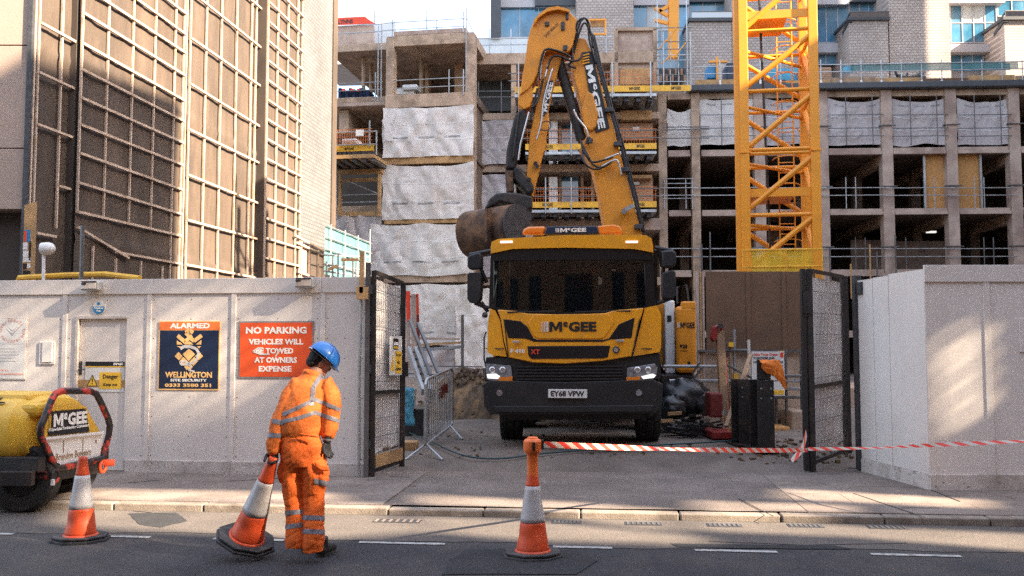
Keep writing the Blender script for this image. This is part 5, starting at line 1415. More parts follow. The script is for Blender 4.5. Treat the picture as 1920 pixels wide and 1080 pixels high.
g = G(MT); a = T(1150, 468, .25); g.prism([Vector((a[0], .22, a[1])), Vector((a[0] + .26, .25, a[1] - .12)), Vector((a[0] + .20, .25, a[1] - .26)), Vector((a[0], .22, a[1] - .20))], (0, .06, 0)); g.build('blind_spot_mirror', 'sign_navy', tr)
for a in ((1043, 1062, 520, 523), (1036, 1040, 520, 523), (1045, 1060, 528, 531), (1043, 1062, 536, 539), (1108, 1120, 520, 523), (1108, 1120, 536, 539)):
    x0, z1 = T(a[0], a[2], 1.86); x1, z0 = T(a[1], a[3], 1.86); tbox('sticker', 'plate', x0 , x1, 1.865, 1.879, z0, z1)
x0, z1 = T(1040, 502, 1.9); x1, z0 = T(1122, 542, 1.9); tbox('rear_reflection', 'yellow_dusty', x0, x1, 1.88, 1.935, z0, z1)  # yellow panel stands in for the digger's reflection in the windscreen
g = G(MT); x0, z0 = T(926, 588, .03); g.tube([(x0 + .2, .05, z0 + .02), (x0 + .9, .04, z0 + .03)], .012, 6); g.tube([(x0 + 1.2, .05, z0 + .02), (x0 + 2.0, .04, z0 + .03)], .012, 6); g.build('wiper', 'black_flat', tr)
# light bar with lettering
shell('beacon', 'amber', [(978, 438), (982, 429), (990, 425), (1022, 424), (1020, 438)], .30, .25, bow=False, bevel=.03)
shell('beacon', 'amber', [(1122, 438), (1120, 424), (1150, 421), (1162, 424), (1167, 432), (1167, 437)], .30, .25, bow=False, bevel=.03)
shell('light_bar', 'sign_navy', [(1021, 439), (1025, 425), (1119, 424), (1123, 438)], .28, .25, bow=False, bevel=.01)
y = .272; x0, z0 = T(1050, 435.5, y); x1, z1 = T(1099, 427, y); g = G(MT); logo(g, x0, x1, z0, z1, y, None, .04)
for i in range(4): g.box(x0 - .07 + .015 * i, x0 - .07 + .015 * i + .006 + .001 * i, y, y + .003, z0, z1)
g.build('lettering', 'text_white', tr)
# headlights
for side, pts, amb, lit in (('l', [(908, 682), (957, 686), (960, 714), (930, 716), (910, 712)], [(932, 708), (960, 706), (960, 714), (934, 716)], [(910, 702), (928, 701), (936, 706), (932, 711), (912, 710)]),
                            ('r', [(1176, 690), (1228, 682), (1233, 690), (1231, 706), (1200, 714), (1175, 717)], [(1174, 708), (1200, 706), (1200, 713), (1175, 718)], [(1202, 706), (1224, 701), (1230, 704), (1226, 709), (1206, 711)])):
    hl = shell('headlight', 'lamp_glass', pts, .03, .06, bevel=.008)
    shell('indicator', 'amber', amb, .018, .02, parent=hl); shell('bulb', 'lamp_lit', lit, .012, .02, parent=hl, bevel=.004)
    cx = sum(p[0] for p in pts) / len(pts)
    for k in (-12, 8):
        c = T(cx + k, 694, .02); g = G(MT); g.lathe((c[0], 0, c[1]), [(.05, TY(c[0]) + .028), (.035, TY(c[0]) + .018), (.03, TY(c[0]) + .024), (.0001, TY(c[0]) + .024)], 14, 'y'); g.build('reflector', 'chrome', hl)
for p in ((935, 737), (1198, 737)):
    c = T(*p, y=-.02); g = G(MT); yy = TY(c[0]) - .03; g.lathe((c[0], 0, c[1]), [(.0001, yy), (.045, yy), (.05, yy + .03)], 16, 'y'); g.build('fog_light', 'lamp_glass', tr)
x0, z0 = T(1028, 746, -.03); x1, z1 = T(1101, 730, -.03)
pl = tbox('number_plate', 'plate', x0, x1, -.045, -.03, z0, z1, bevel=.004)
g = G(MT); g.text('EY68 VPW', x0 + .04, x1 - .04, z0 + .022, z1 - .022, -.048, .035); g.build('lettering', 'text_black', pl)
# mirrors
for side, up_, lo_, arm in (('l', [(876, 480), (896, 473), (902, 476), (902, 503), (880, 505), (876, 500)], [(876, 515), (880, 511), (900, 511), (903, 520), (900, 560), (893, 570), (880, 567), (876, 560)], [((880, 478), (920, 470)), ((890, 568), (916, 578)), ((900, 500), (912, 530)), ((902, 566), (914, 585))]),
                            ('r', [(1240, 470), (1262, 468), (1268, 474), (1268, 495), (1262, 500), (1242, 502)], [(1240, 512), (1262, 505), (1267, 510), (1268, 552), (1262, 560), (1242, 560), (1240, 552)], [((1228, 464), (1262, 470)), ((1262, 558), (1228, 570)), ((1236, 466), (1242, 500)), ((1244, 500), (1243, 514))])):
    mr_ = shell('mirror', 'black_plastic', up_, .12, .22, bow=False, bevel=.03)
    shell('housing', 'black_plastic', lo_, .12, .22, bow=False, bevel=.04, parent=mr_)
    for a, b in arm:
        g = G(MT); p, q = T(*a, y=.25), T(*b, y=.25); g.tube([(p[0], .25, p[1]), (q[0], .28, q[1])], .03, 8); g.build('mirror_arm', 'black_plastic', mr_)
for s_ in (-1, 1):
    g = G(MT); g.tube([(s_ * 1.30, .2, 1.18), (s_ * 1.32, .16, 1.3), (s_ * 1.32, .16, 1.62), (s_ * 1.30, .2, 1.7)], .012, 6); g.tube([(s_ * 1.30, .2, 1.45), (s_ * 1.0, .05, 1.45)], .008, 6); g.build('lamp_guard', 'black_steel', tr)
g = G(MT); g.tube([(-1.28, .15, 1.95), (-1.33, .12, 1.95)], .04, 8); g.build('side_repeater', 'black_plastic', tr)
# wheels
def wheel(x, y, steer, r=.52, w=.34):
    Mw = MT @ Matrix.Translation((x, y, r)) @ Matrix.Rotation(R(steer), 4, 'Z')
    g = G(Mw); g.lathe((0, 0, 0), [(r * .6, -w / 2), (r * .93, -w / 2), (r, -w / 2 + .05), (r, w / 2 - .05), (r * .93, w / 2), (r * .6, w / 2)], 40, 'x')
    wh = g.build('wheel', 'rubber', tr, smooth=50)
    g = G(Mw)
    for i in range(30):
        a = 2 * math.pi * i / 30
        for xo in (-.11, 0, .11):
            c, s = math.cos(a + (.05 if xo else .14)), math.sin(a + (.05 if xo else .14)); p = Vector((xo, c * (r + .006), s * (r + .006)))
            t_ = Vector((0, -s, c)) * .035; g.beam(p - t_, p + t_, .085, .016, up=(0, c, s))
    o = g.build('tread', 'rubber', wh); o['kind'] = 'stuff'
    g = G(Mw); g.lathe((0, 0, 0), [(.0001, -w / 2 + .08), (r * .3, -w / 2 + .05), (r * .55, -w / 2 + .1), (r * .6, -w / 2 + .01), (r * .6, w / 2 - .01), (r * .55, w / 2 - .1), (r * .3, w / 2 - .05), (.0001, w / 2 - .08)], 24, 'x'); g.build('rim', 'iron', wh, smooth=40)
for y in (1.42, 3.3): wheel(-1.08, y, 5); wheel(1.08, y, 5)
for y in (6.2, 7.5): wheel(-1.02, y, 0, w=.5); wheel(1.02, y, 0, w=.5)
tbox('chassis_rail', 'black_steel', -.45, -.35, .5, 8, .75, 1.02); tbox('chassis_rail', 'black_steel', .35, .45, .5, 8, .75, 1.02)
for y in (1.42, 3.3, 6.2, 7.5): tbox('axle', 'black_steel', -.9, .9, y - .08, y + .08, .42, .62, bevel=.02)
g = G(MT); g.prism([(-1.2, 2.6, 1.15), (1.2, 2.6, 1.15), (1.24, 2.5, 2.55), (-1.24, 2.5, 2.55)], (0, .08, 0)); g.build('tipper_front', 'black_steel', tr)
tbox('tipper_side', 'black_steel', -1.24, -1.18, 2.6, 8.2, 1.15, 2.5); tbox('tipper_side', 'black_steel', 1.18, 1.24, 2.6, 8.2, 1.15, 2.5); tbox('tipper_floor', 'black_steel', -1.18, 1.18, 2.7, 8.2, 1.1, 1.2)
tbox('fuel_tank', 'galv', .75, 1.22, 4.1, 5.4, .55, 1.05, bevel=.08); tbox('fuel_tank', 'galv', -1.22, -.75, 4.1, 5.4, .55, 1.05, bevel=.08)

# ================================================================ HIGH REACH DIGGER behind the truck
YD = 20.0
ex = thing('excavator', 'tall yellow digger with folded arm and bucket rising behind the truck', 'excavator', tuple(at(1210, 760, YD)))
I4 = Matrix.Identity(4)
def dp(px, py, y=0.0): return at(px, py, YD + y)
def plate(name, m, pts, y0, y1, parent=None, bevel=.02, smooth=0):
    g = G(); P = [dp(*p, y0) for p in pts]; g.prism(P, (0, y1 - y0, 0)); return g.build(name, m, parent or ex, bevel=bevel, fix=True, smooth=smooth)
def hose(pts, r=.025, m='hose', y=-.35, name='hose', parent=None):
    P = [dp(p[0], p[1], y if len(p) < 3 else p[2]) for p in pts]
    # smooth the run
    Q = []
    for i in range(len(P) - 1):
        a, b, c, d = P[max(i - 1, 0)], P[i], P[i + 1], P[min(i + 2, len(P) - 1)]
        for k in range(5):
            t = k / 5; Q.append(.5 * ((2 * b) + (c - a) * t + (2 * a - 5 * b + 4 * c - d) * t * t + (3 * b - a - 3 * c + d) * t ** 3))
    Q.append(P[-1])
    g = G(); g.tube(Q, r, 6); return g.build(name, m, parent or ex, smooth=True)
boom = plate('boom', 'yellow_dusty', [(1137, 445), (1124, 368), (1112, 318), (1098, 292), (1088, 276), (1100, 255), (1098, 225), (1086, 180), (1074, 135), (1072, 90), (1080, 70), (1097, 72), (1113, 105), (1132, 179), (1146, 221), (1162, 284), (1182, 358), (1205, 445)], -.22, .28)
plate('boom_lobe', 'yellow_dusty', [(1100, 170), (1112, 176), (1122, 215), (1118, 238), (1108, 246), (1096, 238), (1090, 205)], -.30, -.225, bevel=.03)
head = plate('arm_head', 'yellow_dusty', [(975, 178), (980, 140), (986, 104), (989, 78), (994, 56), (1000, 42), (1010, 31), (1022, 22), (1036, 18), (1058, 18), (1070, 24), (1082, 36), (1080, 60), (1074, 85), (1068, 96), (1056, 99), (1040, 94), (1026, 95), (1016, 102), (1012, 120), (1008, 138), (1000, 154), (992, 166)], -.38, .35)
g = G(); P = [dp(p[0], p[1], -.38) for p in ((1000, 50), (1010, 36), (1026, 25), (1046, 21), (1066, 26))]
Q = [dp(p[0], p[1], -.38) for p in ((1000, 41), (1010, 30), (1026, 18), (1046, 15), (1068, 22))]
g.prism(P[::-1] + Q, (0, -.07, 0)) if False else [g.prism([P[i], P[i + 1], Q[i + 1], Q[i]], (0, -.12, 0)) for i in range(4)]
g.build('head_rim', 'yellow_dusty', ex, fix=True)
for a in ((1061, 21, 1066, 36), (1022, 40, 1030, 48), (1052, 40, 1059, 56), (1056, 84, 1064, 94)):
    g = G(); p, q = dp(a[0], a[3], -.42), dp(a[2], a[1], -.42); g.box(p.x, q.x, p.y, p.y + .06, p.z, q.z); g.build('pin_block', 'iron', ex, bevel=.01)
# painted words
def skew_text(name, m, s, p0, p1, y, hgt, bold=.03, is_logo=False):
    """lettering that runs from pixel p0 to p1, on the digger's plane"""
    a, b = dp(*p0, y), dp(*p1, y); d = b - a; ln = d.length; ang = math.atan2(d.z, d.x)
    M = Matrix.Translation(a) @ Matrix.Rotation(-ang, 4, 'Y')
    g = G(M)
    if is_logo: logo(g, 0, ln, -hgt / 2, hgt / 2, 0, None, bold)
    else: g.text(s, 0, ln, -hgt / 2, hgt / 2, 0, bold)
    return g.build(name, m, ex)
plate('name_panel', 'text_black', [(1092, 98), (1110, 96), (1143, 240), (1117, 249)], -.245, -.232, bevel=0)
skew_text('lettering', 'text_white', '', (1104, 122), (1129, 241), -.262, .16, .04, True)
for i in range(4):
    g = G(); a, b = dp(1092, 104 + 5.2 * i, -.262), dp(1105, 101 + 5.2 * i, -.262); g.beam(a, b, .008, .03, up=(0, 0, 1)); g.build('emblem_bar', 'yellow', ex)
# stick
plate('stick', 'yellow_dusty', [(1014, 108), (1030, 97), (1056, 97), (1050, 120), (1038, 165), (1028, 208), (1030, 226), (1024, 262), (1026, 272), (1018, 289), (1013, 312), (1006, 342), (1000, 370), (992, 362), (987, 340), (990, 300), (993, 255), (1004, 205), (1010, 160)], -.20, .18)
plate('name_panel', 'text_black', [(1025, 153), (1037, 150), (1027, 208), (1014, 226), (1018, 190)], -.225, -.212, bevel=0)
skew_text('lettering', 'text_white', '', (1021, 209), (1033, 154), -.24, .115, .04, True)
skew_text('lettering', 'iron', 'EASY REACH', (1022, 68), (1046, 44), -.392, .06, .0)
# rams
g = G(); g.tube([dp(1047, 112, -.05), dp(1058, 150, -.05), dp(1090, 262, -.05)], .115, 14); g.build('boom_ram', 'black_steel', ex, smooth=40)
g = G(); g.tube([dp(1044, 108, -.05), dp(1040, 96, -.05)], .07, 12); g.build('ram_rod', 'chrome', ex, smooth=40)
plate('bucket_ram', 'black_steel', [(965, 214), (984, 200), (990, 225), (978, 262), (966, 316), (947, 316), (950, 280)], -.32, .1, bevel=.05)
g = G(); g.tube([dp(992, 210, -.38), dp(976, 270, -.38), dp(972, 300, -.38)], .022, 8); g.build('ram_rod', 'chrome', ex, smooth=40)
plate('knuckle', 'yellow_dusty', [(972, 176), (984, 168), (998, 160), (1000, 180), (994, 200), (982, 205), (972, 196)], -.34, .3)
plate('link', 'iron', [(947, 316), (963, 316), (964, 356), (950, 362), (948, 340)], -.25, .2, bevel=.03)
plate('link', 'black_steel', [(962, 312), (975, 313), (990, 332), (1002, 350), (998, 364), (988, 362), (972, 345), (962, 335)], -.3, .25, bevel=.05)
plate('link', 'bucket_steel', [(950, 320), (962, 320), (962, 358), (951, 360)], -.33, -.26, bevel=.01)
plate('quick_hitch', 'black_steel', [(918, 372), (930, 362), (952, 360), (975, 362), (998, 368), (999, 390), (985, 394), (960, 384), (938, 378), (916, 390), (908, 392)], -.45, .35, bevel=.05)
# bucket: a wide steel drum shell, axis turned towards the street
bc = dp(926, 434, -.3); ax_ = (dp(968, 424, -.85) - dp(872, 437, .15)).normalized()
Mbk = Matrix.Translation(bc) @ Vector((1, 0, 0)).rotation_difference(ax_).to_matrix().to_4x4()
hl_ = (dp(966, 424, -.7) - dp(874, 437, .1)).length / 2
g = G(Mbk); rb = .50
prof = [(R(a)) for a in range(35, 276, 12)]
sh = [(math.cos(a) * rb * (1 + .12 * math.cos(a - .6)), math.sin(a) * rb) for a in prof]
g.grid(lambda u, v: (-hl_ + 2 * hl_ * u, sh[int(round(v * (len(sh) - 1)))][0], sh[int(round(v * (len(sh) - 1)))][1]), 8, len(sh) - 1)
bk = g.build('bucket', 'bucket_steel', ex, smooth=50, solid=.04)
for s_ in (-1, 1):
    g = G(Mbk); x = s_ * (hl_ + .01)
    g.prism([(x, p[0] * 1.02, p[1] * 1.02) for p in sh], (.03 * s_, 0, 0)); g.build('side_plate', 'bucket_steel' if s_ < 0 else 'iron', bk, fix=True)
g = G(Mbk); g.lathe((-hl_ - .05, -.25, -.05), [(.0001, -.0), (.08, -.0), (.08, .06)], 12, 'x'); g.build('boss', 'bucket_steel', bk)
g = G(Mbk); g.box(.3, .36, -.6, -.45, -.3, .4); g.build('wear_strip', 'bucket_steel', bk)
# hoses and pipes
for k, pts in enumerate((
    [(1012, 150, -.42), (1013, 125, -.42), (1018, 100, -.45), (1026, 92, -.47), (1040, 94, -.47), (1058, 100, -.4), (1072, 108, -.35)],
    [(1026, 130, -.42), (1032, 112, -.42), (1040, 105, -.45), (1052, 106, -.45), (1070, 114, -.4), (1086, 112, -.35), (1092, 100, -.3)],
    [(1072, 95, -.3), (1078, 60, -.35), (1084, 40, -.38), (1096, 34, -.36), (1103, 45, -.33), (1108, 65, -.3), (1112, 90, -.28)],
    [(1075, 100, -.28), (1086, 62, -.35), (1094, 44, -.36), (1102, 50, -.33), (1106, 80, -.3), (1118, 120, -.28)],
    [(1078, 85, -.3), (1082, 60, -.36), (1090, 38, -.38), (1100, 36, -.36), (1106, 50, -.3)],
    [(1071, 70, -.3), (1074, 110, -.33), (1066, 122, -.35), (1080, 128, -.3)],
    [(1092, 272, -.34), (1102, 292, -.36), (1112, 308, -.36), (1128, 314, -.34), (1146, 304, -.3)],
    [(1088, 262, -.3), (1098, 290, -.36), (1114, 304, -.34), (1150, 294, -.3)],
    [(1092, 282, -.3), (1096, 304, -.4), (1110, 316, -.4), (1128, 316, -.34)],
    [(1018, 148, -.3), (1012, 175, -.3), (1005, 195, -.36), (996, 202, -.38)],
    [(1008, 165, -.3), (1002, 190, -.3), (994, 230, -.34)],
    [(975, 205, -.36), (968, 250, -.36), (962, 300, -.36)])):
    hose(pts, .024)
for pts in ([(1013, 150), (1015, 118), (1022, 96)], [(1022, 146), (1028, 122), (1034, 108)], [(1036, 128), (1024, 170), (1018, 200), (1016, 225), (1010, 250), (1006, 262)], [(1076, 205), (1082, 220), (1098, 240), (1104, 258)], [(1128, 312), (1152, 300), (1160, 306), (1166, 330)], [(1134, 298), (1160, 288)]):
    hose(pts, .020, 'chrome', -.42, 'pipe')
for k in range(3):
    o = 3.0 * k
    hose([(1108 + o, 60 + o), (1118 + o, 110), (1132 + o, 165), (1146 + o, 215), (1160 + o, 262), (1174 + o, 316), (1188 + o, 370), (1200 + o * .7, 415), (1205 + o * .5, 435)], .022, ('hose', 'iron', 'hose')[k], -.26, ('hose', 'pipe', 'hose')[k])
for p in ((1141, 206), (1157, 270), (1172, 318), (1196, 425)):
    g = G(); c = dp(*p, -.3); g.box(c.x - .07, c.x + .1, c.y - .05, c.y + .08, c.z - .05, c.z + .05); g.build('pipe_clamp', 'iron', ex, bevel=.01)
g = G(); g.tube([dp(1170, 396, -.25), dp(1170, 396, -.6)], .06, 8); g.beam(dp(1172, 394, -.45), dp(1188, 385, -.45), .10, .09); g.build('work_light', 'galv', ex)
g = G(); g.tube([dp(1101, 270, -.3), dp(1104, 258, -.35), dp(1108, 262, -.38), dp(1107, 268, -.38)], .05, 8); g.build('coupling', 'iron', ex)
for p in ((1004, 306), (1007, 312), (992, 336)):
    g = G(); g.tube([dp(*p, -.2), dp(*p, -.32)], .045, 8); g.build('bolt', 'iron', ex)
hose([(1014, 236, -.3), (1020, 228, -.34), (1032, 230, -.34), (1030, 242, -.3), (1016, 244, -.3), (1012, 232, -.3)], .012, 'iron')
# body, counterweight, cab side, tracks
Mx = frame(at(1262, 700, YD).x, YD, .28, -8)
def xb(name, m, *a, bevel=0.0): 
    g = G(Mx); g.box(*a); return g.build(name, m, ex, bevel=bevel)
xb('body', 'yellow_dusty', -2.2, -.10, -.3, 3.0, 1.05, 2.45, bevel=.06)
xb('body_side', 'white_gloss', -.18, .03, -.55, -.1, .90, 2.45, bevel=.03)
xb('counterweight', 'yellow_dusty', .04, .46, -.7, 2.9, .92, 2.32, bevel=.07)
xb('hood', 'yellow_dusty', .16, .46, -.7, -.4, 2.25, 2.42, bevel=.03)
xb('vent', 'text_black', -.13, -.04, -.565, -.552, 2.0, 2.13)
xb('vent', 'text_black', .28, .34, -.712, -.702, 1.05, 1.16)
xb('skirt', 'black_steel', -.30, .42, -.62, 2.9, .52, .90, bevel=.05)
xb('slew_ring', 'iron', -1.6, -.2, .6, 2.2, .75, 1.05)
g = G(Mx); logo(g, .14, .44, 1.86, 1.98, -.712, None, .03); g.text('928', .12, .28, 1.44, 1.52, -.712, .03); g.text('Compact', .12, .28, 1.37, 1.40, -.712, .01); g.build('lettering', 'text_black', ex)
g = G(Mx)
for i in range(3): g.box(.08 + .015 * i, .088 + .015 * i, -.712, -.702, 1.86, 1.98)
g.build('emblem_bars', 'white_gloss', ex)
for s_ in (-2.1, -.25):
    g = G(Mx); n = 20; w_, l_, r_ = .6, 3.6, .38
    pts = [(-r_ * math.sin(a), r_ - r_ * math.cos(a)) for a in [math.pi * i / 10 for i in range(11)]] + [(l_ + r_ * math.sin(a), r_ + r_ * math.cos(a)) for a in [math.pi * i / 10 for i in range(11)]]
    g.prism([(s_, p[0] - .2, p[1]) for p in pts], (w_, 0, 0)); tk = g.build('track', 'black_steel', ex, fix=True)
    g = G(Mx)
    for i in range(22):
        a = pts[i]; g.box(s_ - .03, s_ + w_ + .03, a[0] - .27, a[0] - .13, a[1] - .03 if a[1] > .1 else -.02, a[1] + .05)
    for i in range(16): g.box(s_ - .03, s_ + w_ + .03, .0 + .2 * i, .14 + .2 * i, 2 * r_ - .01, 2 * r_ + .05)
    g.build('shoes', 'iron', tk)['kind'] = 'stuff'
xb('operator_cab', 'black_gloss', -2.15, -1.1, -.6, 1.0, 1.1, 2.7, bevel=.08)
g = G(Mx); g.tube([(.1, -.2, 2.4), (.1, -.2, 2.75), (.3, -.2, 2.8), (.35, -.2, 2.4)], .02, 6); g.tube([(-.1, -.2, 2.45), (-.1, -.2, 3.0), (.0, .6, 3.0)], .02, 6); g.build('hand_rail', 'iron', ex)
xb('box', 'board_yellow', .0, .45, -.1, .3, .26, .50, bevel=.02)

# ================================================================ TOWER CRANE
cr = thing('tower_crane', 'yellow lattice crane mast standing behind the brown hoarding', 'crane', tuple(at(1460, 620, 24)))
zB = .3
fl_, fr_ = at(1396, 282, 24), at(1528, 282, 23.7)
o_ = Vector((fl_.x, fl_.y, 0)); u_ = Vector((fr_.x - fl_.x, fr_.y - fl_.y, 0)); v_ = Vector((-u_.y, u_.x, 0)) * .98
if v_.y < 0: v_ = -v_
zpix = lambda py: at(1460, py, 24).z
corners = [o_, o_ + u_, o_ + u_ + v_, o_ + v_]
ztp = 17.0
for i, c in enumerate(corners):
    g = G(); up = u_.normalized(); g.beam(Vector((c.x, c.y, zB)), Vector((c.x, c.y, ztp)), .235, .235, up=up); g.build('chord', 'crane_yellow', cr, bevel=.015)
for z in [zpix(144), zpix(282), zpix(0), zpix(-140)]:
    pass
c = corners[0]; g = G(); e = u_.normalized(); g.beam(c - e * .17 + Vector((0, -.05, zB)), c - e * .17 + Vector((0, -.05, ztp)), .07, .12, up=e); g.build('flange', 'crane_yellow', cr)
hzs = [zpix(p) for p in (404, 282, 172, 60, -55, -165, -280)]
def brace(a, b, r, name='brace'):
    g = G(); g.tube([a, b], r, 8); g.build(name, 'crane_yellow', cr, smooth=40)
def on(i, z): return Vector((corners[i].x, corners[i].y, z))
for z in hzs:
    brace(on(0, z), on(1, z), .055)
    brace(on(3, z - .15), on(2, z - .15), .05); brace(on(1, z), on(2, z - .1), .05); brace(on(0, z), on(3, z - .1), .05)
brace(on(0, zpix(289)), on(1, zpix(289)), .05)
brace(on(0, zpix(307)), on(2, zpix(306)), .05); brace(on(0, zpix(422)), on(2, zpix(418)), .05); brace(on(0, zpix(95)), on(2, zpix(96)), .05); brace(on(0, zpix(200)), on(2, zpix(198)), .05)
lows = [(508, 405), (397, 294), (282, 179), (167, 69), (56, -48), (-60, -158), (-170, -275)]
for a, b in lows:
    za, zb_ = zpix(a), zpix(b)
    brace(on(0, za), on(1, zb_), .072)
    brace(on(3, zb_ - .1), on(2, za + .1), .07)
    brace(on(1, za), on(2, zb_), .07); brace(on(0, zb_), on(3, za), .06)
for c in corners[:2]:
    for z in (zpix(287), zpix(-55)):
        g = G(); g.box(c.x - .14, c.x + .14, c.y - .14, c.y + .14, z - .02, z + .02); g.build('splice', 'crane_yellow', cr)
for z, fr0, fr1 in ((zpix(368), .05, .62), (zpix(36), .0, .55)):
    g = G(); a = on(0, z) + u_ * .05 + v_ * .12; b = on(0, z) + u_ * (fr1 + .1) + v_ * .12
    g.prism([a, b, b + v_ * .75, a + v_ * .75], (0, 0, .05)); g.build('platform', 'crane_yellow', cr)
    g = G(); g.beam(on(0, z + .08), on(1, z + .08), .05, .22); g.build('toe_board', 'crane_yellow', cr)
ld = on(0, 0) + u_ * .66 + v_ * .55
g = G(); e = u_.normalized() * .2
g.tube([ld - e + Vector((0, 0, zB)), ld - e + Vector((0, 0, ztp))], .02, 6); g.tube([ld + e + Vector((0, 0, zB)), ld + e + Vector((0, 0, ztp))], .02, 6)
lad = g.build('ladder', 'crane_yellow', cr)
z = zB + .3
rg = G(); rg.tube([ld - e, ld + e], .014, 6); rung = rg.mesh('rung'); rung.materials.append(M_['crane_yellow'])
while z < ztp:
    o = bpy.data.objects.new('rung', rung); COL.objects.link(o); put(o, cr); o.parent = lad; o.matrix_parent_inverse = Matrix.Identity(4); o.location.z = z; z += .28
for k in range(14):
    z = zpix(500) + .75 * k; g = G(); c0 = ld + Vector((0, 0, z)); g.tube([c0 + u_.normalized() * (.36 * math.cos(a)) + v_.normalized() * (.05 - .6 * max(0, math.sin(a))) for a in [R(180 * i / 8) for i in range(9)]], .013, 5); g.build('hoop', 'crane_yellow', cr)
g = G(); g.tube([on(0, 3) + u_ * .42 + v_ * .5, on(0, 9) + u_ * .33 + v_ * .5, on(0, ztp) + u_ * .22 + v_ * .5], .035, 6); g.build('cable', 'hose', cr)
g = G(); q = [on(i, 0) for i in range(4)]; cc = sum(q, Vector()) / 4
q = [cc + (p - cc) * 1.12 for p in q]
z0, z1 = zpix(530), zpix(470)
for a, b in ((q[0], q[1]), (q[1], q[2]), (q[2], q[3]), (q[3], q[0])):
    g.grid(lambda u, v: a.lerp(b, u) + Vector((0, -.02 * nz3(u * 9, v * 3), z0 + (z1 - z0) * v)), 10, 3)
g.build('netting', 'yellow_net', cr)
g = G()
for a, b in ((q[0], q[1]), (q[1], q[2])): 
    for z in (z0 + .4, z1): g.tube([a + Vector((0, 0, z)), b + Vector((0, 0, z))], .025, 6)
for p in (q[0], q[0].lerp(q[1], .06), q[0].lerp(q[1], .55), q[1]): g.tube([p + Vector((0, 0, z0)), p + Vector((0, 0, z1))], .02, 6)
g.build('guard_frame', 'board_yellow', cr)['kind'] = 'stuff'
g = G(); g.box(cc.x - 2.4, cc.x + 2.4, cc.y - 2.4, cc.y + 2.4, .2, .75); g.build('base', 'concrete', cr)
# ================================================================ MIDDLE DISTANCE right of the truck
Mh2 = frame(at(1310, 700, 17.2).x, 17.2, 0, -3)
bh = thing('brown_hoarding', 'tall brown plywood hoarding on a grey wall under the crane', 'hoarding', (Mh2.translation.x, 17.2, .3))
for a, b in ((1324, 1402), (1405, 1469), (1472, 1530)):
    part(Mh2, 'panel', 'ply_brown', bh, a, b, 509, 657, 0, .03)
for p in (1403.5, 1470.5): part(Mh2, 'cover_strip', 'ply_brown', bh, p - 4, p + 4, 510, 657, -.02, -.001)
for p, m in ((1310, 'concrete_pink'), (1315, 'wood'), (1320, 'concrete_pink')): part(Mh2, 'post', m, bh, p - 2, p + 2, 509, 790, -.02 - .01 * (p % 3), .05)
part(Mh2, 'lower_wall', 'concrete', bh, 1322, 1530, 660, 830, .02, .2)
part(Mh2, 'rail', 'galv_dark', bh, 1310, 1530, 656, 660, -.08, -.02)
rs = thing('yard_scaffold', 'low tube scaffold rail before the grey wall behind the steel stubs', 'scaffold', tuple(at(1400, 790, 16.6)))
Ms = frame(0, 16.6, 0, 0)
for px, pt, m in ((1361, 640, 'galv_dark'), (1370, 645, 'prop_rust'), (1378, 617, 'galv'), (1405, 637, 'tarp_white'), (1455, 665, 'galv_dark'), (1503, 660, 'galv_dark'), (1474, 660, 'galv_dark')): vt_tube(Ms, rs, px, pt, 800, -.05 * (px % 3), .028, m)
for pa, pb, py, m in ((1240, 1345, 687, 'galv'), (1255, 1500, 714, 'galv'), (1440, 1500, 729, 'galv'), (1440, 1500, 745, 'galv_dark'), (1360, 1400, 657, 'galv_dark'), (1440, 1510, 705, 'galv_dark')): hz_tube(Ms, rs, pa, pb, py, -.12, .028, m)
for a, b in (((1362, 684), (1412, 710)), ((1300, 712), (1316, 690)), ((1298, 700), (1312, 680))): tubepx(Ms, 'brace', 'galv_dark', rs, a, b, -.2, .02)
g = G(Ms); a = L(Ms, 1378, 700, -.1); g.box(a.x - .04, a.x + .04, -.2, -.1, .35, a.z); g.build('striped_tube', 'board_yellow', rs)
for p in ((1369, 646), (1463, 662)):
    c = L(Ms, *p, -.1); g = G(Ms); g.box(c.x - .04, c.x + .04, -.2, -.1, c.z - .04, c.z + .04); g.build('cap', 'sign_yellow', rs)
for k, (a, m, lab) in enumerate((((1437, 1475, 745, 790, .3, 1.0), 'concrete', 'grey concrete block right of the steel stubs'), ((1485, 1512, 770, 825, -.4, .3), 'concrete', 'worn concrete block at the foot of the right gate'), ((1440, 1482, 800, 815, -.5, .2), 'osb', 'low pile of orange brown timber behind the steel stubs'))):
    g = G(Ms); bx(g, Ms, *a); tag(g.build('block', m, bevel=.03), lab, 'block')
# tower crane notice
t = thing('crane_notice', 'white notice with red heading behind the orange cloth', 'notice', tuple(at(1440, 740, 16.2)))
Mn = frame(0, 16.2, 0, 0)
part(Mn, 'board', 'plate', t, 1410, 1471, 659, 742, 0, .02)
g = G(Mn); a, b = L(Mn, 1413, 667, -.004), L(Mn, 1458, 662, -.004); g.text('Select Tower Cranes', a.x, b.x, a.z, b.z, -.004, .02)
a, b = L(Mn, 1463, 670, -.004), L(Mn, 1469, 661, -.004); g.box(a.x, b.x, -.004, -.001, a.z, b.z); g.build('lettering', 'red_bright', t)
g = G(Mn)
for i, (s_, p0, p1) in enumerate((('NO UNAUTHORISED ACCESS', 1413, 1452), ('RATED CAPACITY', 1413, 1436), ('TOWER CRANE', 1440, 1468), ('4 x TONNE', 1444, 1468), ('SERIAL No', 1443, 1456), ('SWL kg 772 N', 1440, 1469), ('JIB m 45', 1440, 1469))):
    y_ = (671, 679, 679, 686, 693, 703, 714)[i]; a, b = L(Mn, p0, y_ + 2, -.004), L(Mn, p1, y_ - 2, -.004); g.text(s_, a.x, b.x, a.z, b.z, -.004, .02)
g.build('lettering', 'text_black', t)
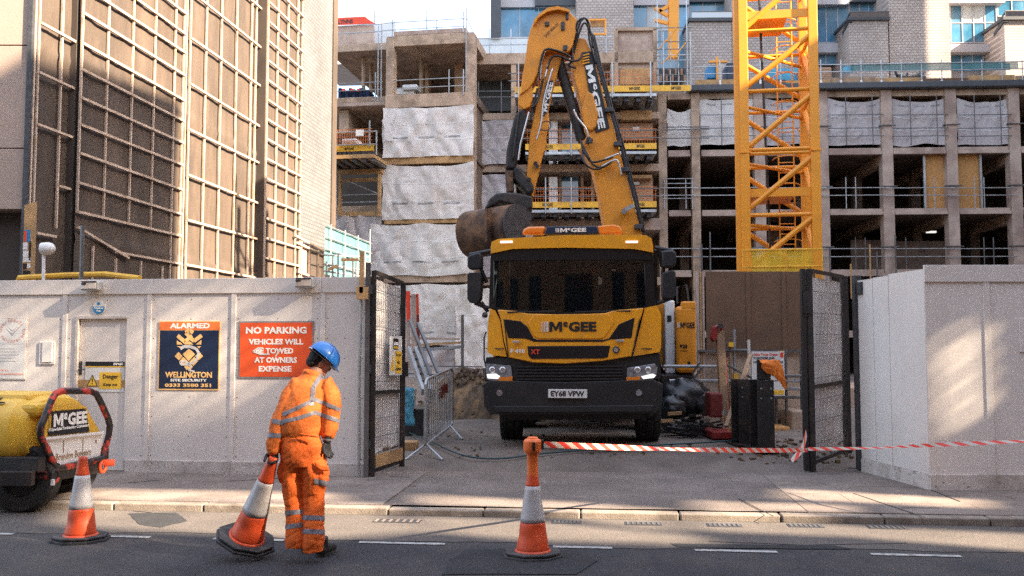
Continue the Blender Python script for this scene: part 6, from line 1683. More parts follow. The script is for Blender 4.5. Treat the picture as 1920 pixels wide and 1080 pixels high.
part(Mn, 'strip', 'sign_yellow', t, 1448, 1470, 731, 740, -.004, -.001)
# steel stubs
def stub(label, px, pt, Y, w_, m='black_steel', rot=8):
    p = at(px, 700, Y); zt = at(px, pt, Y).z
    Mz = frame(p.x, Y, .27, rot); t = thing('steel_stub', label, 'steel post', (p.x, Y, .27), group='black steel stubs')
    h_ = zt - .27
    g = G(Mz); g.box(-w_ / 2, w_ / 2, -.16, -.13, 0, h_); g.build('flange', m, t, bevel=.004)
    g = G(Mz); g.box(-w_ / 2, w_ / 2, .13, .16, 0, h_); g.build('flange', m, t, bevel=.004)
    g = G(Mz); g.box(-.012, .012, -.13, .13, 0, h_); g.build('web', m, t)
    g = G(Mz); g.box(-w_ * .75, w_ * .75, -.24, .24, 0, .025); g.build('base_plate', m, t)
    for i in (-1, 1):
        for j in range(2 if h_ < 1.05 else 3):
            g = G(Mz); g.tube([(i * w_ * .3, -.161, h_ - .12 - .14 * j), (i * w_ * .3, -.172, h_ - .12 - .14 * j)], .014, 6); g.build('bolt', 'galv', t)
    return t, Mz, h_
stub('shorter black steel stub standing behind the one with the cloth', 1393, 711, 14.0, .27)
t, Mz, hh = stub('taller black steel stub with an orange cloth over its top', 1427, 712, 13.45, .25)
g = G(Mz); g.box(-.11, .10, -.12, -.09, hh, hh + .30); g.build('lug', 'black_steel', t, bevel=.01)
g = G(Mz)
def rag(u, v):
    x = -.09 + .30 * u + .10 * v * (1 if u > .3 else .2); z = hh + .29 - v * (.10 + .34 * u) + .02 * nz3(u * 5, v * 3, 2)
    return (x, -.17 - .05 * math.sin(v * 3.1) - .03 * nz3(u * 7, v * 5, 1), z)
g.grid(rag, 16, 16); tag(g.build('orange_cloth', 'rag_orange', smooth=True, solid=.012), 'crumpled bright orange cloth draped on the taller steel stub', 'cloth')
# red jack stand
t = thing('red_stand', 'dark red hydraulic stand with bright red ram head beside rubbish bags', 'jack stand', tuple(at(1355, 790, 15)))
def bar3(name, m, pts, r, Y=15.0, n=8, par=None):
    g = G(); g.tube([at(p[0], p[1], Y + (p[2] if len(p) > 2 else 0)) for p in pts], r, n); return g.build(name, m, par or t, smooth=40)
g = G(); a, b = at(1349, 620, 15), at(1359, 790, 15); g.beam(a, b, .13, .12); g.build('mast', 'prop_rust', t, bevel=.01)
bar3('side_tube', 'red_paint', [(1353, 612), (1361, 700), (1366, 785)], .03)
g = G(); g.prism([at(*p, 14.9) for p in ((1338, 612), (1350, 608), (1344, 636), (1340, 642), (1333, 634))], (0, .14, 0)); g.build('ram_head', 'red_paint', t, bevel=.02, fix=True)
bar3('pivot', 'iron', [(1351, 611, -.15), (1351, 611, .15)], .045)
g = G(); a, b = at(1329, 782, 14.7), at(1353, 736, 14.7); g.box(a.x, b.x, 14.6, 15.0, a.z, b.z); g.build('pump_box', 'board_red', t, bevel=.03)
g = G(); a, b = at(1325, 800, 14.9), at(1375, 778, 14.9); g.box(a.x, b.x, 14.5, 15.3, .3, .42); g.build('base', 'red_paint', t, bevel=.02)
g = G(); a = at(1357, 774, 14.5); g.lathe((a.x, 14.45, a.z), [(.0001, -.03), (.05, -.03), (.05, .03)], 12, 'y'); g.build('gauge', 'chrome', t)
# propped timber pole
g = G(); g.beam(at(1408, 665, 15.2), at(1362, 800, 14.2), .06, .05); tag(g.build('leaning_pole', 'prop_rust'), 'thin brown pole leaning between the red stand and the steel stubs', 'pole')
# black rubbish bags
def bagm(cx, cy, cz, rx, ry, rz, seed):
    g = G()
    n, m = 26, 16
    def P(u, v):
        a, b = 2 * math.pi * u, math.pi * v
        d = Vector((math.sin(b) * math.cos(a), math.sin(b) * math.sin(a), math.cos(b)))
        k = 1 + .22 * nz3(d.x * 2 + seed, d.y * 2, d.z * 2) + .12 * abs(nz3(d.x * 5, d.y * 5 + seed, d.z * 5)) + .05 * nz3(d.x * 12, d.y * 12, d.z * 12 + seed)
        return (cx + d.x * rx * k, cy + d.y * ry * k, cz + d.z * rz * k)
    g.grid(P, n, m); return g
for k, (px, py, Y, rx, rz, lab) in enumerate(((1282, 745, 16.2, .46, .32, 'largest shiny black rubbish bag on top of the heap beside the truck'), (1258, 765, 15.8, .26, .20, 'black rubbish bag low at the left of the heap, next to the wheel'), (1318, 755, 16.0, .22, .20, 'small black rubbish bag touching the red pump box'))):
    p = at(px, py, Y); tag(bagm(p.x, Y, p.z, rx, rx * .8, rz, k * 3.1).build('rubbish_bag', 'bag', smooth=45), lab, 'bag', 'black rubbish bags by the truck')
g = G()
for i in range(60):
    p = at(rnd.uniform(1250, 1335), 790, 15.6); a = Vector((p.x, 15.6 + rnd.uniform(-.8, .5), .32 + abs(rnd.gauss(0, .14)))); g.beam(a, a + Vector((rnd.uniform(-.35, .35), rnd.uniform(-.2, .2), rnd.uniform(-.05, .1))), rnd.uniform(.02, .12), rnd.uniform(.02, .06))
tag(g.build('scrap_pile', 'black_flat'), 'low tangle of dark scrap and sheet under the rubbish bags', 'scrap', kind='stuff')
for a, b, m in (((1252, 776), (1278, 774), 'wood'), ((1230, 790), (1262, 788), 'wood'), ((1362, 806), (1396, 800), 'wood')):
    g = G(); g.beam(at(*a, 14.6), at(*b, 14.6), .04, .05); tag(g.build('timber_offcut', m), {1252: 'short pale timber offcut stuck in the scrap heap', 1230: 'thin timber offcut on the ground beside the truck wheel', 1362: 'timber offcut lying between red stand and steel stubs'}[a[0]], 'timber')
def ground_run(name, m, pts, r, label, z=.30):
    P = [gnd(p[0], p[1], z) for p in pts]; Q = []
    for i in range(len(P) - 1):
        a, b, c, d = P[max(i - 1, 0)], P[i], P[i + 1], P[min(i + 2, len(P) - 1)]
        for k in range(6):
            t_ = k / 6; Q.append(.5 * ((2 * b) + (c - a) * t_ + (2 * a - 5 * b + 4 * c - d) * t_ * t_ + (3 * b - a - 3 * c + d) * t_ ** 3))
    Q.append(P[-1])
    for q in Q: q.z = gz(q.x, q.y) + r + .035 + (z - .30)
    g = G(); g.tube(Q, r, 6); return tag(g.build(name, m, smooth=True), label, 'cable')
ground_run('power_cable', 'cable_teal', [(762, 812), (800, 828), (860, 842), (930, 846), (1010, 842), (1120, 838), (1240, 834), (1340, 831), (1410, 827)], .013, 'long dark cable curving over the ground in front of the truck')
ground_run('yellow_hose', 'hose_yellow', [(1326, 786), (1330, 798), (1345, 808), (1370, 814), (1406, 822)], .016, 'yellow hose curling from the rubbish heap to the steel stubs')
# rubble along the right threshold
g = G()
for i in range(160):
    px, py = rnd.uniform(1380, 1600), rnd.uniform(845, 876); p = gnd(px, py, .1); s_ = rnd.uniform(.008, .03)
    g.box(p.x - s_, p.x + s_, p.y - s_, p.y + s_, gz(p.x, p.y) - .01, gz(p.x, p.y) + s_ * 1.2)
for i in range(260):
    px, py = rnd.uniform(780, 1500), rnd.uniform(775, 850); p = gnd(px, py, .25); s_ = rnd.uniform(.006, .022)
    g.box(p.x - s_, p.x + s_, p.y - s_, p.y + s_, gz(p.x, p.y) - .01, gz(p.x, p.y) + s_)
tag(g.build('rubble', 'soil'), 'small loose rubble strewn over the site entrance', 'rubble', kind='stuff')
g = G(); a = gnd(1380, 876, .08); b = gnd(1612, 882, .08); g.beam(a + Vector((0, 0, .02)), b + Vector((0, 0, .02)), .03, .02); tag(g.build('threshold_bar', 'iron'), 'dark steel strip across the ground under the right gate', 'threshold')
g = G(); g.grid(lambda u, v: (gnd(1250, 850, .1).x + 2.3 * u, 12.55 + .9 * v, .10 + .06 * math.sin(math.pi * v) * min(1, u * 4) * min(1, (1 - u) * 3) + .01 * nz3(u * 9, v * 5)), 24, 10)
g.build('concrete_ramp', 'apron', smooth=True)['kind'] = 'structure'
for k, (px, py, m, lab) in enumerate(((1516 + 30, 858, 'sign_yellow', 'small yellow bottle on the ground inside the right gate'), (1543 + 0, 868, 'plate', 'crumpled white paper on the ground under the right gate'))):
    p = gnd(px, py, .12); g = G()
    if k: g = bagm(p.x, p.y, p.z + .04, .06, .04, .03, 5)
    else: g.lathe((p.x, p.y, p.z), [(.0001, 0), (.035, 0), (.035, .13), (.015, .17), (.015, .2), (.0001, .2)], 12)
    tag(g.build('litter', m, smooth=40), lab, 'litter')

# ================================================================ MIDDLE DISTANCE left of the truck
# soil heap
hp = at(878, 790, 19.5)
g = G()
def heap(u, v):
    x, y = (u - .5) * 3.6, (v - .5) * 3.2; r_ = math.hypot(x / 1.3, y / 1.2)
    return (hp.x + x, 19.5 + y, .25 + max(0, 1 - r_ ** 1.5) * .95 + .12 * nz3(x * 1.6, y * 1.6, 3) + .09 * nz3(x * 5, y * 5, 1) + .04 * nz3(x * 13, y * 13, 1))
g.grid(heap, 70, 60)
for i in range(260):
    a, r_ = rnd.uniform(0, 6.28), abs(rnd.gauss(0, .7)); x, y = math.cos(a) * r_ * 1.2, math.sin(a) * r_
    z = .27 + max(0, 1 - (math.hypot(x / 1.3, y / 1.2)) ** 1.5) * .95; s_ = rnd.uniform(.02, .075)
    c = Vector((hp.x + x, 19.5 + y, z)); g.beam(c, c + Vector((rnd.uniform(-1, 1), rnd.uniform(-1, 1), rnd.uniform(-.3, .8))).normalized() * s_ * 1.6, s_, s_ * .8)
tag(g.build('soil_heap', 'soil'), 'heap of brown soil and rubble left of the truck', 'soil heap', kind='stuff')
# debris timbers and roofs at the foot of the left block
for k, (a, b, m, w_) in enumerate((((765, 648), (868, 642), 'wood', .10), ((780, 657), (870, 650), 'galv', .14), ((765, 634), (862, 636), 'concrete_pink', .10), ((760, 700), (908, 705), 'galv_dark', .05), ((790, 686), (905, 688), 'galv_dark', .05))):
    g = G(); g.beam(at(*a, 24), at(*b, 24), w_, w_ * .6); tag(g.build('site_beam', m), ('pale timber plank lying behind the red ladder', 'long white edge beam under the lowest sheet', 'pinkish beam just above the white edge beam', 'lower scaffold tube behind the crowd barrier', 'upper scaffold tube behind the crowd barrier')[k], 'beam')
g = G(); g.tube([at(867, 590, 23.8), at(867, 760, 23.8)], .04, 8); tag(g.build('scaffold_pole', 'galv_dark'), 'upright scaffold tube between barrier and truck mirror', 'pole')
# red topped steps
t = thing('access_steps', 'grey access steps with bright red top posts behind the left gate', 'steps', tuple(at(790, 740, 16)))
for a, b, m, w_ in (((765, 546), (766, 602), 'red_bright', .07), ((782, 551), (783, 590), 'red_bright', .05), ((776, 552), (777, 690), 'concrete_pink', .09), ((765, 602), (766, 690), 'concrete_pink', .06), ((783, 590), (784, 640), 'red_paint', .05)):
    g = G(); g.beam(at(*a, 16.2), at(*b, 16.2), w_, w_); g.build('post', m, t)
g = G(); g.beam(at(766, 556, 16.2), at(782, 556, 16.2), .05, .04); g.build('rail', 'red_paint', t)
for a, b in (((768, 600), (808, 704)), ((783, 606), (822, 700))):
    g = G(); g.beam(at(*a, 15.9), at(*b, 14.9), .045, .05); g.build('hand_rail', 'galv_dark', t)
for a, b in (((766, 655), (793, 735)), ((778, 655), (806, 735))):
    g = G(); g.beam(at(*a, 15.8), at(*b, 14.8), .05, .12); g.build('stringer', 'galv', t)
for i in range(6):
    u = i / 5; g = G(); p, q = at(767 + 26 * u, 660 + 68 * u, 15.8 - .9 * u), at(779 + 26 * u, 660 + 68 * u, 15.8 - .9 * u); g.beam(p, q, .14, .03); g.build('tread', 'galv_dark', t)
# odds behind the left gate
g = G(); p = at(768, 785, 15.5); g.box(p.x - .1, p.x + .3, 15.3, 15.9, .27, .27 + .45); tag(g.build('crate', 'black_steel', bevel=.02), 'dark crate on the ground behind the left mesh gate', 'crate')
g = G(); p = at(767, 700, 15.5); g.lathe((p.x, 15.3, .72), [(.0001, 0), (.13, 0), (.15, .34), (.0001, .34)], 16); g.build('x', 'plate') if False else tag(g.build('bucket', 'plate', smooth=40), 'white plastic bucket on the dark crate behind the gate', 'bucket')
g = G(); g.grid(lambda u, v: (at(750, 760, 13.4).x + .20 * u + .03 * nz3(v * 4, 1), 13.4 + .05 * nz3(u * 5, v * 5), .62 - .02 * u + .55 * v), 8, 12); tag(g.build('blue_rag', 'blue_net', solid=.01, smooth=True), 'faded blue rag hanging behind the left mesh gate', 'rag')
g = G(); p = at(762, 825, 13.6); g.box(p.x - .06, p.x + .16, 13.5, 13.8, .24, .36); tag(g.build('timber_block', 'wood', bevel=.01), 'small timber block at the foot of the left mesh gate', 'timber')
# crowd barrier
t = thing('crowd_barrier', 'galvanised crowd control barrier with red and white plate left of truck', 'barrier', tuple(at(797, 838, 13.2)))
A0, A1, B0, B1 = at(797, 836, 13.2), at(793, 712, 13.2), at(848, 796, 15.2), at(847, 690, 15.2)
A1.x, B1.x = A0.x, B0.x
def BP(u, v): return A0.lerp(B0, u) * (1 - v) + A1.lerp(B1, u) * v
g = G(); c_ = .05
g.tube([BP(0, .03), BP(0, .93), BP(.03, .985), BP(.08, 1), BP(.92, 1), BP(.97, .985), BP(1, .93), BP(1, .07), BP(.97, .015), BP(.92, 0), BP(.06, 0)], .021, 8, closed=True)
g.build('frame', 'galv', t, smooth=40)
for i in range(1, 15):
    g = G(); g.tube([BP(i / 15, 0), BP(i / 15, 1)], .009, 6); g.build('bar', 'galv', t)
for u, s_ in ((.03, 1), (.9, 1)):
    p = BP(u, .02)
    for dx_, dy_ in ((-.26, -.30), (.26, -.30)) if u < .5 else ((.22, -.35),):
        g = G(); g.tube([p, p + Vector((dx_, dy_, -p.z + gz(p.x, p.y + dy_) + .01))], .017, 6); g.build('foot', 'galv', t)
g = G(); g.prism([BP(.40, .55), BP(.72, .56), BP(.72, .90), BP(.40, .88)], (-.012, -.012, 0)); g.build('plate', 'plate', t, fix=True)
q = [BP(.40, .55), BP(.72, .56), BP(.40, .88)]; d_ = (q[1] - q[0]); Mp = Matrix.Translation(q[0] + Vector((.028, -.02, 0))) @ Matrix.Rotation(math.atan2(d_.y, d_.x), 4, 'Z'); ln_ = d_.xy.length
g = G(Mp); g.box(ln_ * .48, ln_ * .98, -.012, -.002, .12, .26); g.text('GB', ln_ * .06, ln_ * .44, .05, .24, -.014, .03); g.build('print', 'board_red', t)

# ================================================================ TRAFFIC CONES
def cone(label, M, head=False, tall=.75, base_m='cone_base'):
    t = thing('traffic_cone', label, 'traffic cone', tuple(M.translation), group='orange and white traffic cones')
    g = G(M); R2 = .245
    for z0, z1, k in ((0, .022, 1.0), (.022, .034, .90), (.034, .05, .94)):
        pts = [(R2 * k * math.cos(R(22.5 + 45 * i)) * 1.06, R2 * k * math.sin(R(22.5 + 45 * i)) * .95, z0) for i in range(8)]; g.prism(pts, (0, 0, z1 - z0))
    g.build('base', base_m, t, bevel=.004)
    rz = lambda z: .148 - (.148 - .034) * (z / tall) ** .93
    def seg(name, m, z0, z1, off=0.0, dent=0.0):
        g = G(M); n = 14
        k = 8
        def P(u, v):
            z = z0 + (z1 - z0) * v; a = 2 * math.pi * u; r_ = rz(z) + off
            r_ -= dent * max(0, nz3(math.cos(a) * 1.3, math.sin(a) * 1.3, z * 9 + dent * 50))
            return (r_ * math.cos(a), r_ * math.sin(a), z)
        g.grid(P, 32, k); return g.build(name, m, t, smooth=True, solid=.004)
    seg('lower_body', 'cone_orange', .05, .30, dent=.018); seg('sleeve', 'sleeve', .29, .585, .003, dent=.005); seg('upper_body', 'cone_orange', .58, tall, dent=.0)
    g = G(M); g.lathe((0, 0, 0), [(rz(.05) + .012, .05), (rz(.05) + .010, .058), (rz(.06), .064)], 32); g.build('collar', 'cone_orange', t, smooth=True)
    if not head:
        g = G(M); g.lathe((0, 0, 0), [(.036, tall - .03), (.038, tall - .012), (.034, tall), (.02, tall), (.02, tall - .04)], 20); g.build('tip', 'cone_orange', t, smooth=40)
    else:
        g = G(M); g.lathe((0, 0, 0), [(.048, tall - .11), (.045, tall - .01), (.046, tall + .08), (.056, tall + .10)], 24, cap=True); g.build('adaptor', 'tape_head', t, smooth=40)
        g = G(M); g.lathe((0, 0, 0), [(.050, tall + .095), (.070, tall + .115), (.078, tall + .14), (.078, tall + .205), (.066, tall + .222), (.045, tall + .228), (.045, tall + .24), (.0001, tall + .242)], 12, cap=True); g.build('tape_reel', 'tape_head', t, smooth=30, bevel=.004)
        g = G(M); g.box(-.012, .012, -.082, -.07, tall + .135, tall + .205); g.box(.072, .092, -.03, .03, tall + .14, tall + .215); g.build('slot', 'text_black', t)
    return t
c1 = gnd(131, 1022, 0); c1.y += .2; cone('traffic cone standing before the yellow bowser trailer', frame(c1.x, c1.y, 0, 10))
c3 = gnd(1000, 1054, 0); c3.y += .2; cone('traffic cone carrying the orange tape reel', frame(c3.x, c3.y, 0, 5), head=True)
ct = at(513, 858, 7.55); cb = at(461, 1012, 7.75); dv = (ct - cb).normalized()
Mc2 = Matrix.Translation(cb - dv * .02) @ Vector((0, 0, 1)).rotation_difference(dv).to_matrix().to_4x4() @ Matrix.Rotation(R(20), 4, 'Z')
cone('dented traffic cone tilted on its edge and dragged by the worker', Mc2, tall=(ct - cb).length + .03)
# barrier tape
def ribbon(name, label, pts, w0, twists, s0=0.0, cat='barrier tape'):
    P = []; 
    for i in range(len(pts) - 1):
        for k in range(24):
            u = k / 24; P.append(Vector(pts[i]).lerp(Vector(pts[i + 1]), u))
    P.append(Vector(pts[-1])); n = len(P)
    g = G(); uv = []; s = s0; v = []
    for i, p in enumerate(P):
        if i: s += (p - P[i - 1]).length
        u = i / (n - 1); a = twists(u)
        d = Vector((0, math.sin(a), math.cos(a))) * (w0 / 2)
        v += [p - d, p, p + d]; uv += [(s, 0), (s, .5), (s, 1)]
    f = []
    for i in range(n - 1):
        for j in range(2): a = i * 3 + j; f.append((a, a + 3, a + 4, a + 1))
    g.add(v, f); g.uv = uv
    return tag(g.build(name, 'barrier_tape', smooth=True), label, cat)
h0 = Vector((c3.x + .09, c3.y, .75 + .178)); kn = at(1514, 844, 11.4)
mids = []
for i in range(9):
    u = i / 8; p = h0.lerp(kn, u); p.z -= .02 * math.sin(math.pi * u); mids.append(p)
ribbon('barrier_tape', 'red and white barrier tape running from the cone to the right gate', mids, .052, lambda u: 1.2 * math.exp(-((u - .42) / .16) ** 2) + .15 * math.sin(u * 9))
e0 = at(1515, 842, 11.2); e1 = at(1640, 840, 10.3); e2 = at(1760, 834, 9.4); e3 = at(1990, 824, 8.4)
ribbon('barrier_tape', 'stretch of red and white tape in front of the right white hoarding', [e0, e1, e2, e3], .044, lambda u: .5 + .75 * math.sin(u * 5.0 - .3) ** 2)
tl = ribbon('tape_tail', 'short loose end of red tape hanging at the right gate post', [at(1512, 812, 11.3), at(1506, 838, 11.3), at(1496, 852, 11.3), at(1484, 864, 11.3)], .10, lambda u: .3 + u)
# ================================================================ WATER BOWSER TRAILER
A_, B_ = Vector((at(76, 800, 9.62).x, 9.62)), Vector((at(206, 800, 10.75).x, 10.75)); dAB = B_ - A_
MW_ = frame(A_.x, A_.y, 0, math.degrees(math.atan2(dAB.y, dAB.x)))
bw = thing('bowser_trailer', 'yellow water bowser trailer with chipped black and red tube frame at left edge', 'trailer', (A_.x, A_.y, 0), math.degrees(math.atan2(dAB.y, dAB.x)))
def W_(px, py, y=0.0):
    p = L(MW_, px, py, y); return Vector((p.x, y, p.z))
hexa = [(84, 782), (96, 752), (104, 738), (116, 733), (168, 733), (180, 738), (188, 752), (202, 783), (206, 797), (204, 815), (192, 860), (106, 880), (92, 852), (76, 818), (76, 800)]
g = G(MW_); P = [W_(*p) for p in hexa]; Q = []
for i in range(len(P)):
    a, b = P[i], P[(i + 1) % len(P)]
    Q += [a, a.lerp(b, .5)]
g.tube(Q, .037, 10, closed=True); g.build('tube_frame', 'frame_worn', bw, smooth=True)
def quad(name, m, pts, y0, y1, bevel=0.0):
    g = G(MW_); g.prism([W_(p[0], p[1], y0) for p in pts], (0, y1 - y0, 0)); return g.build(name, m, bw, bevel=bevel, fix=True)
quad('lower_panel', 'white_gloss', [(84, 824), (195, 812), (187, 860), (101, 874)], .02, .04)
quad('bumper', 'black_steel', [(104, 877), (193, 862), (194, 886), (110, 900)], -.01, .10, .01)
quad('panel_lip', 'white_gloss', [(82, 821), (196, 809), (196, 813), (83, 825)], -.02, .02)
quad('name_board', 'bowser_yellow', [(94, 764), (160, 761), (170, 780), (188, 810), (83, 822)], .05, .07)
quad('name_plate', 'text_black', [(90, 772), (161, 766), (168, 809), (92, 817)], .036, .048)
a, b = W_(98, 803, .03), W_(164, 770, .03); g = G(MW_); logo(g, a.x + .02, b.x, a.z + .01, b.z, .03, None, .045)
a2, b2 = W_(91, 812, .03), W_(167, 802, .03); g.text('A Specialist Engineering Contractor', a2.x, b2.x, a2.z + .005, a2.z + .05, .03, .03); g.build('lettering', 'text_white', bw)
g = G(MW_); 
for i in range(4): x = a.x - .10 + .022 * i; g.box(x, x + .006 + .002 * i, .03, .036, a.z + .0, b.z)
g.build('emblem_bars', 'bowser_yellow', bw)
a, b = W_(105, 866, .016), W_(171, 851, .016); g = G(MW_); g.text('Brendon Bowsers', a.x, b.x, a.z + .01, a.z + .085, .016, .01)
for p in ((93, 838), (180, 828)): c = W_(*p, .016); g.box(c.x - .012, c.x + .012, .014, .02, c.z - .014, c.z + .014)
for p0, p1 in (((119.5, 826), (120.5, 848)), ((156, 822), (157, 845))):
    c, d = W_(*p0, .016), W_(*p1, .016); g.box(c.x - .004, c.x + .004, .014, .02, d.z, c.z)
g.build('lettering', 'prop_rust', bw)
# tank with ribs and straps; local y runs along the trailer
tc_ = Vector((dAB.length * .46, 0, .85)); 
def tank(y0, y1, k0, k1, name, m, sq=.445, kz=.42):
    g = G(MW_); n = 32
    def P(u, v):
        a = 2 * math.pi * u; k = k0 + (k1 - k0) * v
        c, s = math.cos(a), math.sin(a); e = .75
        return (tc_.x + math.copysign(abs(c) ** e, c) * sq * 1.28 * k, y0 + (y1 - y0) * v, tc_.z + math.copysign(abs(s) ** e, s) * kz * .93 * k)
    g.grid(P, n, 3); return g.build(name, m, bw, smooth=True)
tank(.10, .22, .0, .86, 'tank_end', 'bowser_yellow'); tank(.22, .36, .86, 1.0, 'tank', 'bowser_yellow')
ys = [.36, .62, .66, .92, .96, 1.22, 1.26, 1.6, 2.6]
for i in range(len(ys) - 1):
    if i % 2 == 0: tank(ys[i], ys[i + 1], 1.0, 1.0, 'tank', 'bowser_yellow')
    else: tank(ys[i] - .01, ys[i + 1] + .01, 1.025, 1.025, 'strap', 'iron')
g = G(MW_); g.box(tc_.x - .36, tc_.x + .25, .30, 2.5, tc_.z + .26, tc_.z + .40); g.build('tank_top', 'bowser_yellow', bw, bevel=.06)
g = G(MW_); g.box(tc_.x - .45, tc_.x - .1, .12, .34, tc_.z + .16, tc_.z + .30); g.build('shoulder', 'bowser_yellow', bw, bevel=.05)
g = G(MW_); g.box(tc_.x - .475, tc_.x - .45, .5, 1.6, tc_.z + .30, tc_.z + .315); g.build('vent_line', 'text_black', bw)
for x in (.02, dAB.length - .08):
    g = G(MW_); g.box(x - .04, x + .08, .0, 3.2, .45, .60); g.build('chassis_rail', 'black_steel', bw, bevel=.01)
for p in ((100, 892), (190, 874)):
    c = W_(*p, .0); g = G(MW_)
    for i in range(16):
        pass
    g.tube([Vector((c.x + .055 * math.cos(a), -.02, c.z + .065 * math.sin(a))) for a in [2 * math.pi * i / 14 for i in range(14)]], .02, 8, closed=True); g.build('tow_eye', 'frame_worn' if p[0] < 150 else 'cone_orange', bw, smooth=True)
g = G(MW_); a = W_(194, 868, 0); g.tube([a, a + Vector((.03, -.05, .0)), a + Vector((.06, -.10, .0))], .04, 10); g.build('hitch_arm', 'cone_orange', bw, smooth=40)
g = G(MW_); a = W_(96, 890, 0); g.tube([a + Vector((-.02, .02, .0)), a + Vector((-.06, .3, -.01)), a + Vector((-.06, .6, -.02))], .05, 10); g.build('jack_tube', 'frame_worn', bw, smooth=40)
wc = at(46, 897, 9.88); 
for yy, nm in ((9.88, 'wheel'), (10.75, 'wheel')):
    z_ = .36; g = G(); g.lathe((wc.x, yy, z_), [(.2, -.1), (.33, -.11), (.36, -.08), (.36, .08), (.33, .11), (.2, .1)], 36, 'y'); wh = g.build('wheel', 'rubber', bw, smooth=40)
    g = G(); g.lathe((wc.x, yy, z_), [(.0001, -.04), (.05, -.045), (.06, -.02), (.19, -.03), (.2, -.1), (.2, .1)], 24, 'y'); g.build('rim', 'black_steel', wh, smooth=40)
g = G(); g.box(wc.x - 1.2, wc.x + .26, 9.52, 9.60, .32, .47); g.build('side_rail', 'black_steel', bw, bevel=.01)
g = G(); p = at(104, 904, 9.7); g.box(p.x, p.x + .03, 9.6, 9.63, p.z - .02, p.z + .04); g.build('reflector', 'plate', bw)

# ================================================================ THE WORKER
YP = 7.62
def pp(px, py, dy=0.0): return at(px, py, YP + dy)
pr = thing('person', 'worker in orange high visibility suit and blue helmet pulling a traffic cone', 'person', tuple(gnd(575, 1040, 0)))
def limb(g, pts, n=14, side=(1, 0, 0)):
    g.tube([pp(p[0], p[1], p[2]) for p in pts], [(p[3], p[4] if len(p) > 4 else p[3]) for p in pts], n, side=side)
def ball(g, c, rx, ry, rz, n=16, m=10, M=None):
    v, f = [], []
    for j in range(m + 1):
        for i in range(n):
            a, b = 2 * math.pi * i / n, math.pi * j / m
            p = Vector((rx * math.sin(b) * math.cos(a), ry * math.sin(b) * math.sin(a), rz * math.cos(b)))
            v.append(Vector(c) + (M @ p if M else p))
    for j in range(m):
        for i in range(n): f.append((j * n + i, j * n + (i + 1) % n, (j + 1) * n + (i + 1) % n, (j + 1) * n + i))
    g.add(v, f)
# body: one continuous surface, mostly under the clothes
g = G()
limb(g, [(566, 835, .0, .15, .10), (568, 790, .02, .13, .09), (578, 745, .06, .15, .10), (586, 715, .10, .12, .08), (590, 702, .11, .055, .055), (597, 688, .13, .052, .052), (600, 682, .14, .05, .05)])
limb(g, [(586, 722, .08, .06), (552, 726, .06, .055), (533, 760, .02, .045), (520, 795, -.02, .04), (513, 840, -.05, .028)])
limb(g, [(590, 722, .08, .06), (617, 726, .08, .055), (621, 755, .06, .045), (620, 785, .03, .04), (613, 826, .0, .028)])
limb(g, [(552, 830, .0, .09), (549, 900, .02, .07), (549, 935, .03, .055), (553, 1022, -.02, .035)])
limb(g, [(580, 830, .0, .09), (586, 900, .0, .07), (587, 940, .02, .055), (590, 1030, -.04, .035)])
hd = pp(602, 676, .15)
Mhd = Matrix.Rotation(R(-58), 3, 'Z') @ Matrix.Rotation(R(-34), 3, 'X') @ Matrix.Rotation(R(8), 3, 'Y')
ball(g, hd, .075, .095, .108, M=Mhd)
jaw = hd + Mhd @ Vector((.0, .055, -.065)); ball(g, jaw, .05, .05, .05, M=Mhd)
ball(g, hd + Mhd @ Vector((0, .100, -.02)), .014, .02, .024, M=Mhd)                       # nose
for s_ in (-1, 1):
    ball(g, hd + Mhd @ Vector((s_ * .076, -.005, -.015)), .012, .022, .032, M=Mhd)          # ears
def hand(g, w, d, side, curl, spread, s=1.0):
    """palm and five fingers from the wrist w towards d"""
    d = d.normalized(); side = (side - d * side.dot(d)).normalized(); nrm = d.cross(side)
    palm = w + d * .055
    g.tube([w, w + d * .03, w + d * .075, w + d * .092], [(.024, .018), (.036, .017), (.040, .016), (.034, .012)], 12, side=side)
    for i, (o, ln) in enumerate(((-.029, .066), (-.010, .078), (.010, .073), (.028, .058))):
        p = w + d * .082 + side * o; e = (d + side * (o * spread)).normalized(); pts = [p - e * .02]
        a = 0
        for k, fr in enumerate((.42, .33, .25)):
            a += curl[k]; q = (e * math.cos(a) + nrm * math.sin(a)); pts.append(pts[-1] + q * ln * (fr + (.25 if k == 0 else 0)))
        g.tube(pts, [.0100, .0098, .0090, .0075], 8)
    p = w + d * .03 - side * .028; t1 = (d * .7 - side * .7 + nrm * .25).normalized(); t2 = (d * .9 - side * .15 + nrm * .6).normalized()
    g.tube([p, p + t1 * .035, p + t1 * .045 + t2 * .028, p + t1 * .045 + t2 * .050], [.014, .0125, .011, .009], 8)
wr = pp(613, 826, .0); wl = pp(513, 841, -.05)
gr_h = G(); hand(gr_h, wr, Vector((.02, .05, -1)), Vector((.55, .85, 0)), (.30, .45, .4), 6)
gl_h = G(); hand(gl_h, wl, Vector((.04, -.15, -1)), Vector((1, .1, 0)), (.35, .8, .7), 3)
g2 = G(); g2.v, g2.f = list(g.v), list(g.f)
hand(g2, wr, Vector((.02, .05, -1)), Vector((.55, .85, 0)), (.30, .45, .4), 6); hand(g2, wl, Vector((.04, -.15, -1)), Vector((1, .1, 0)), (.35, .8, .7), 3)
from_mesh('body', remeshed(g2, .006, 2), 'skin', pr)
def fat(gg, e):
    me = remeshed(gg, .0045, 1)
    for v in me.vertices: v.co += v.normal * e
    return me
from_mesh('glove', fat(gr_h, .0035), 'glove', pr); from_mesh('glove', fat(gl_h, .0035), 'glove', pr)
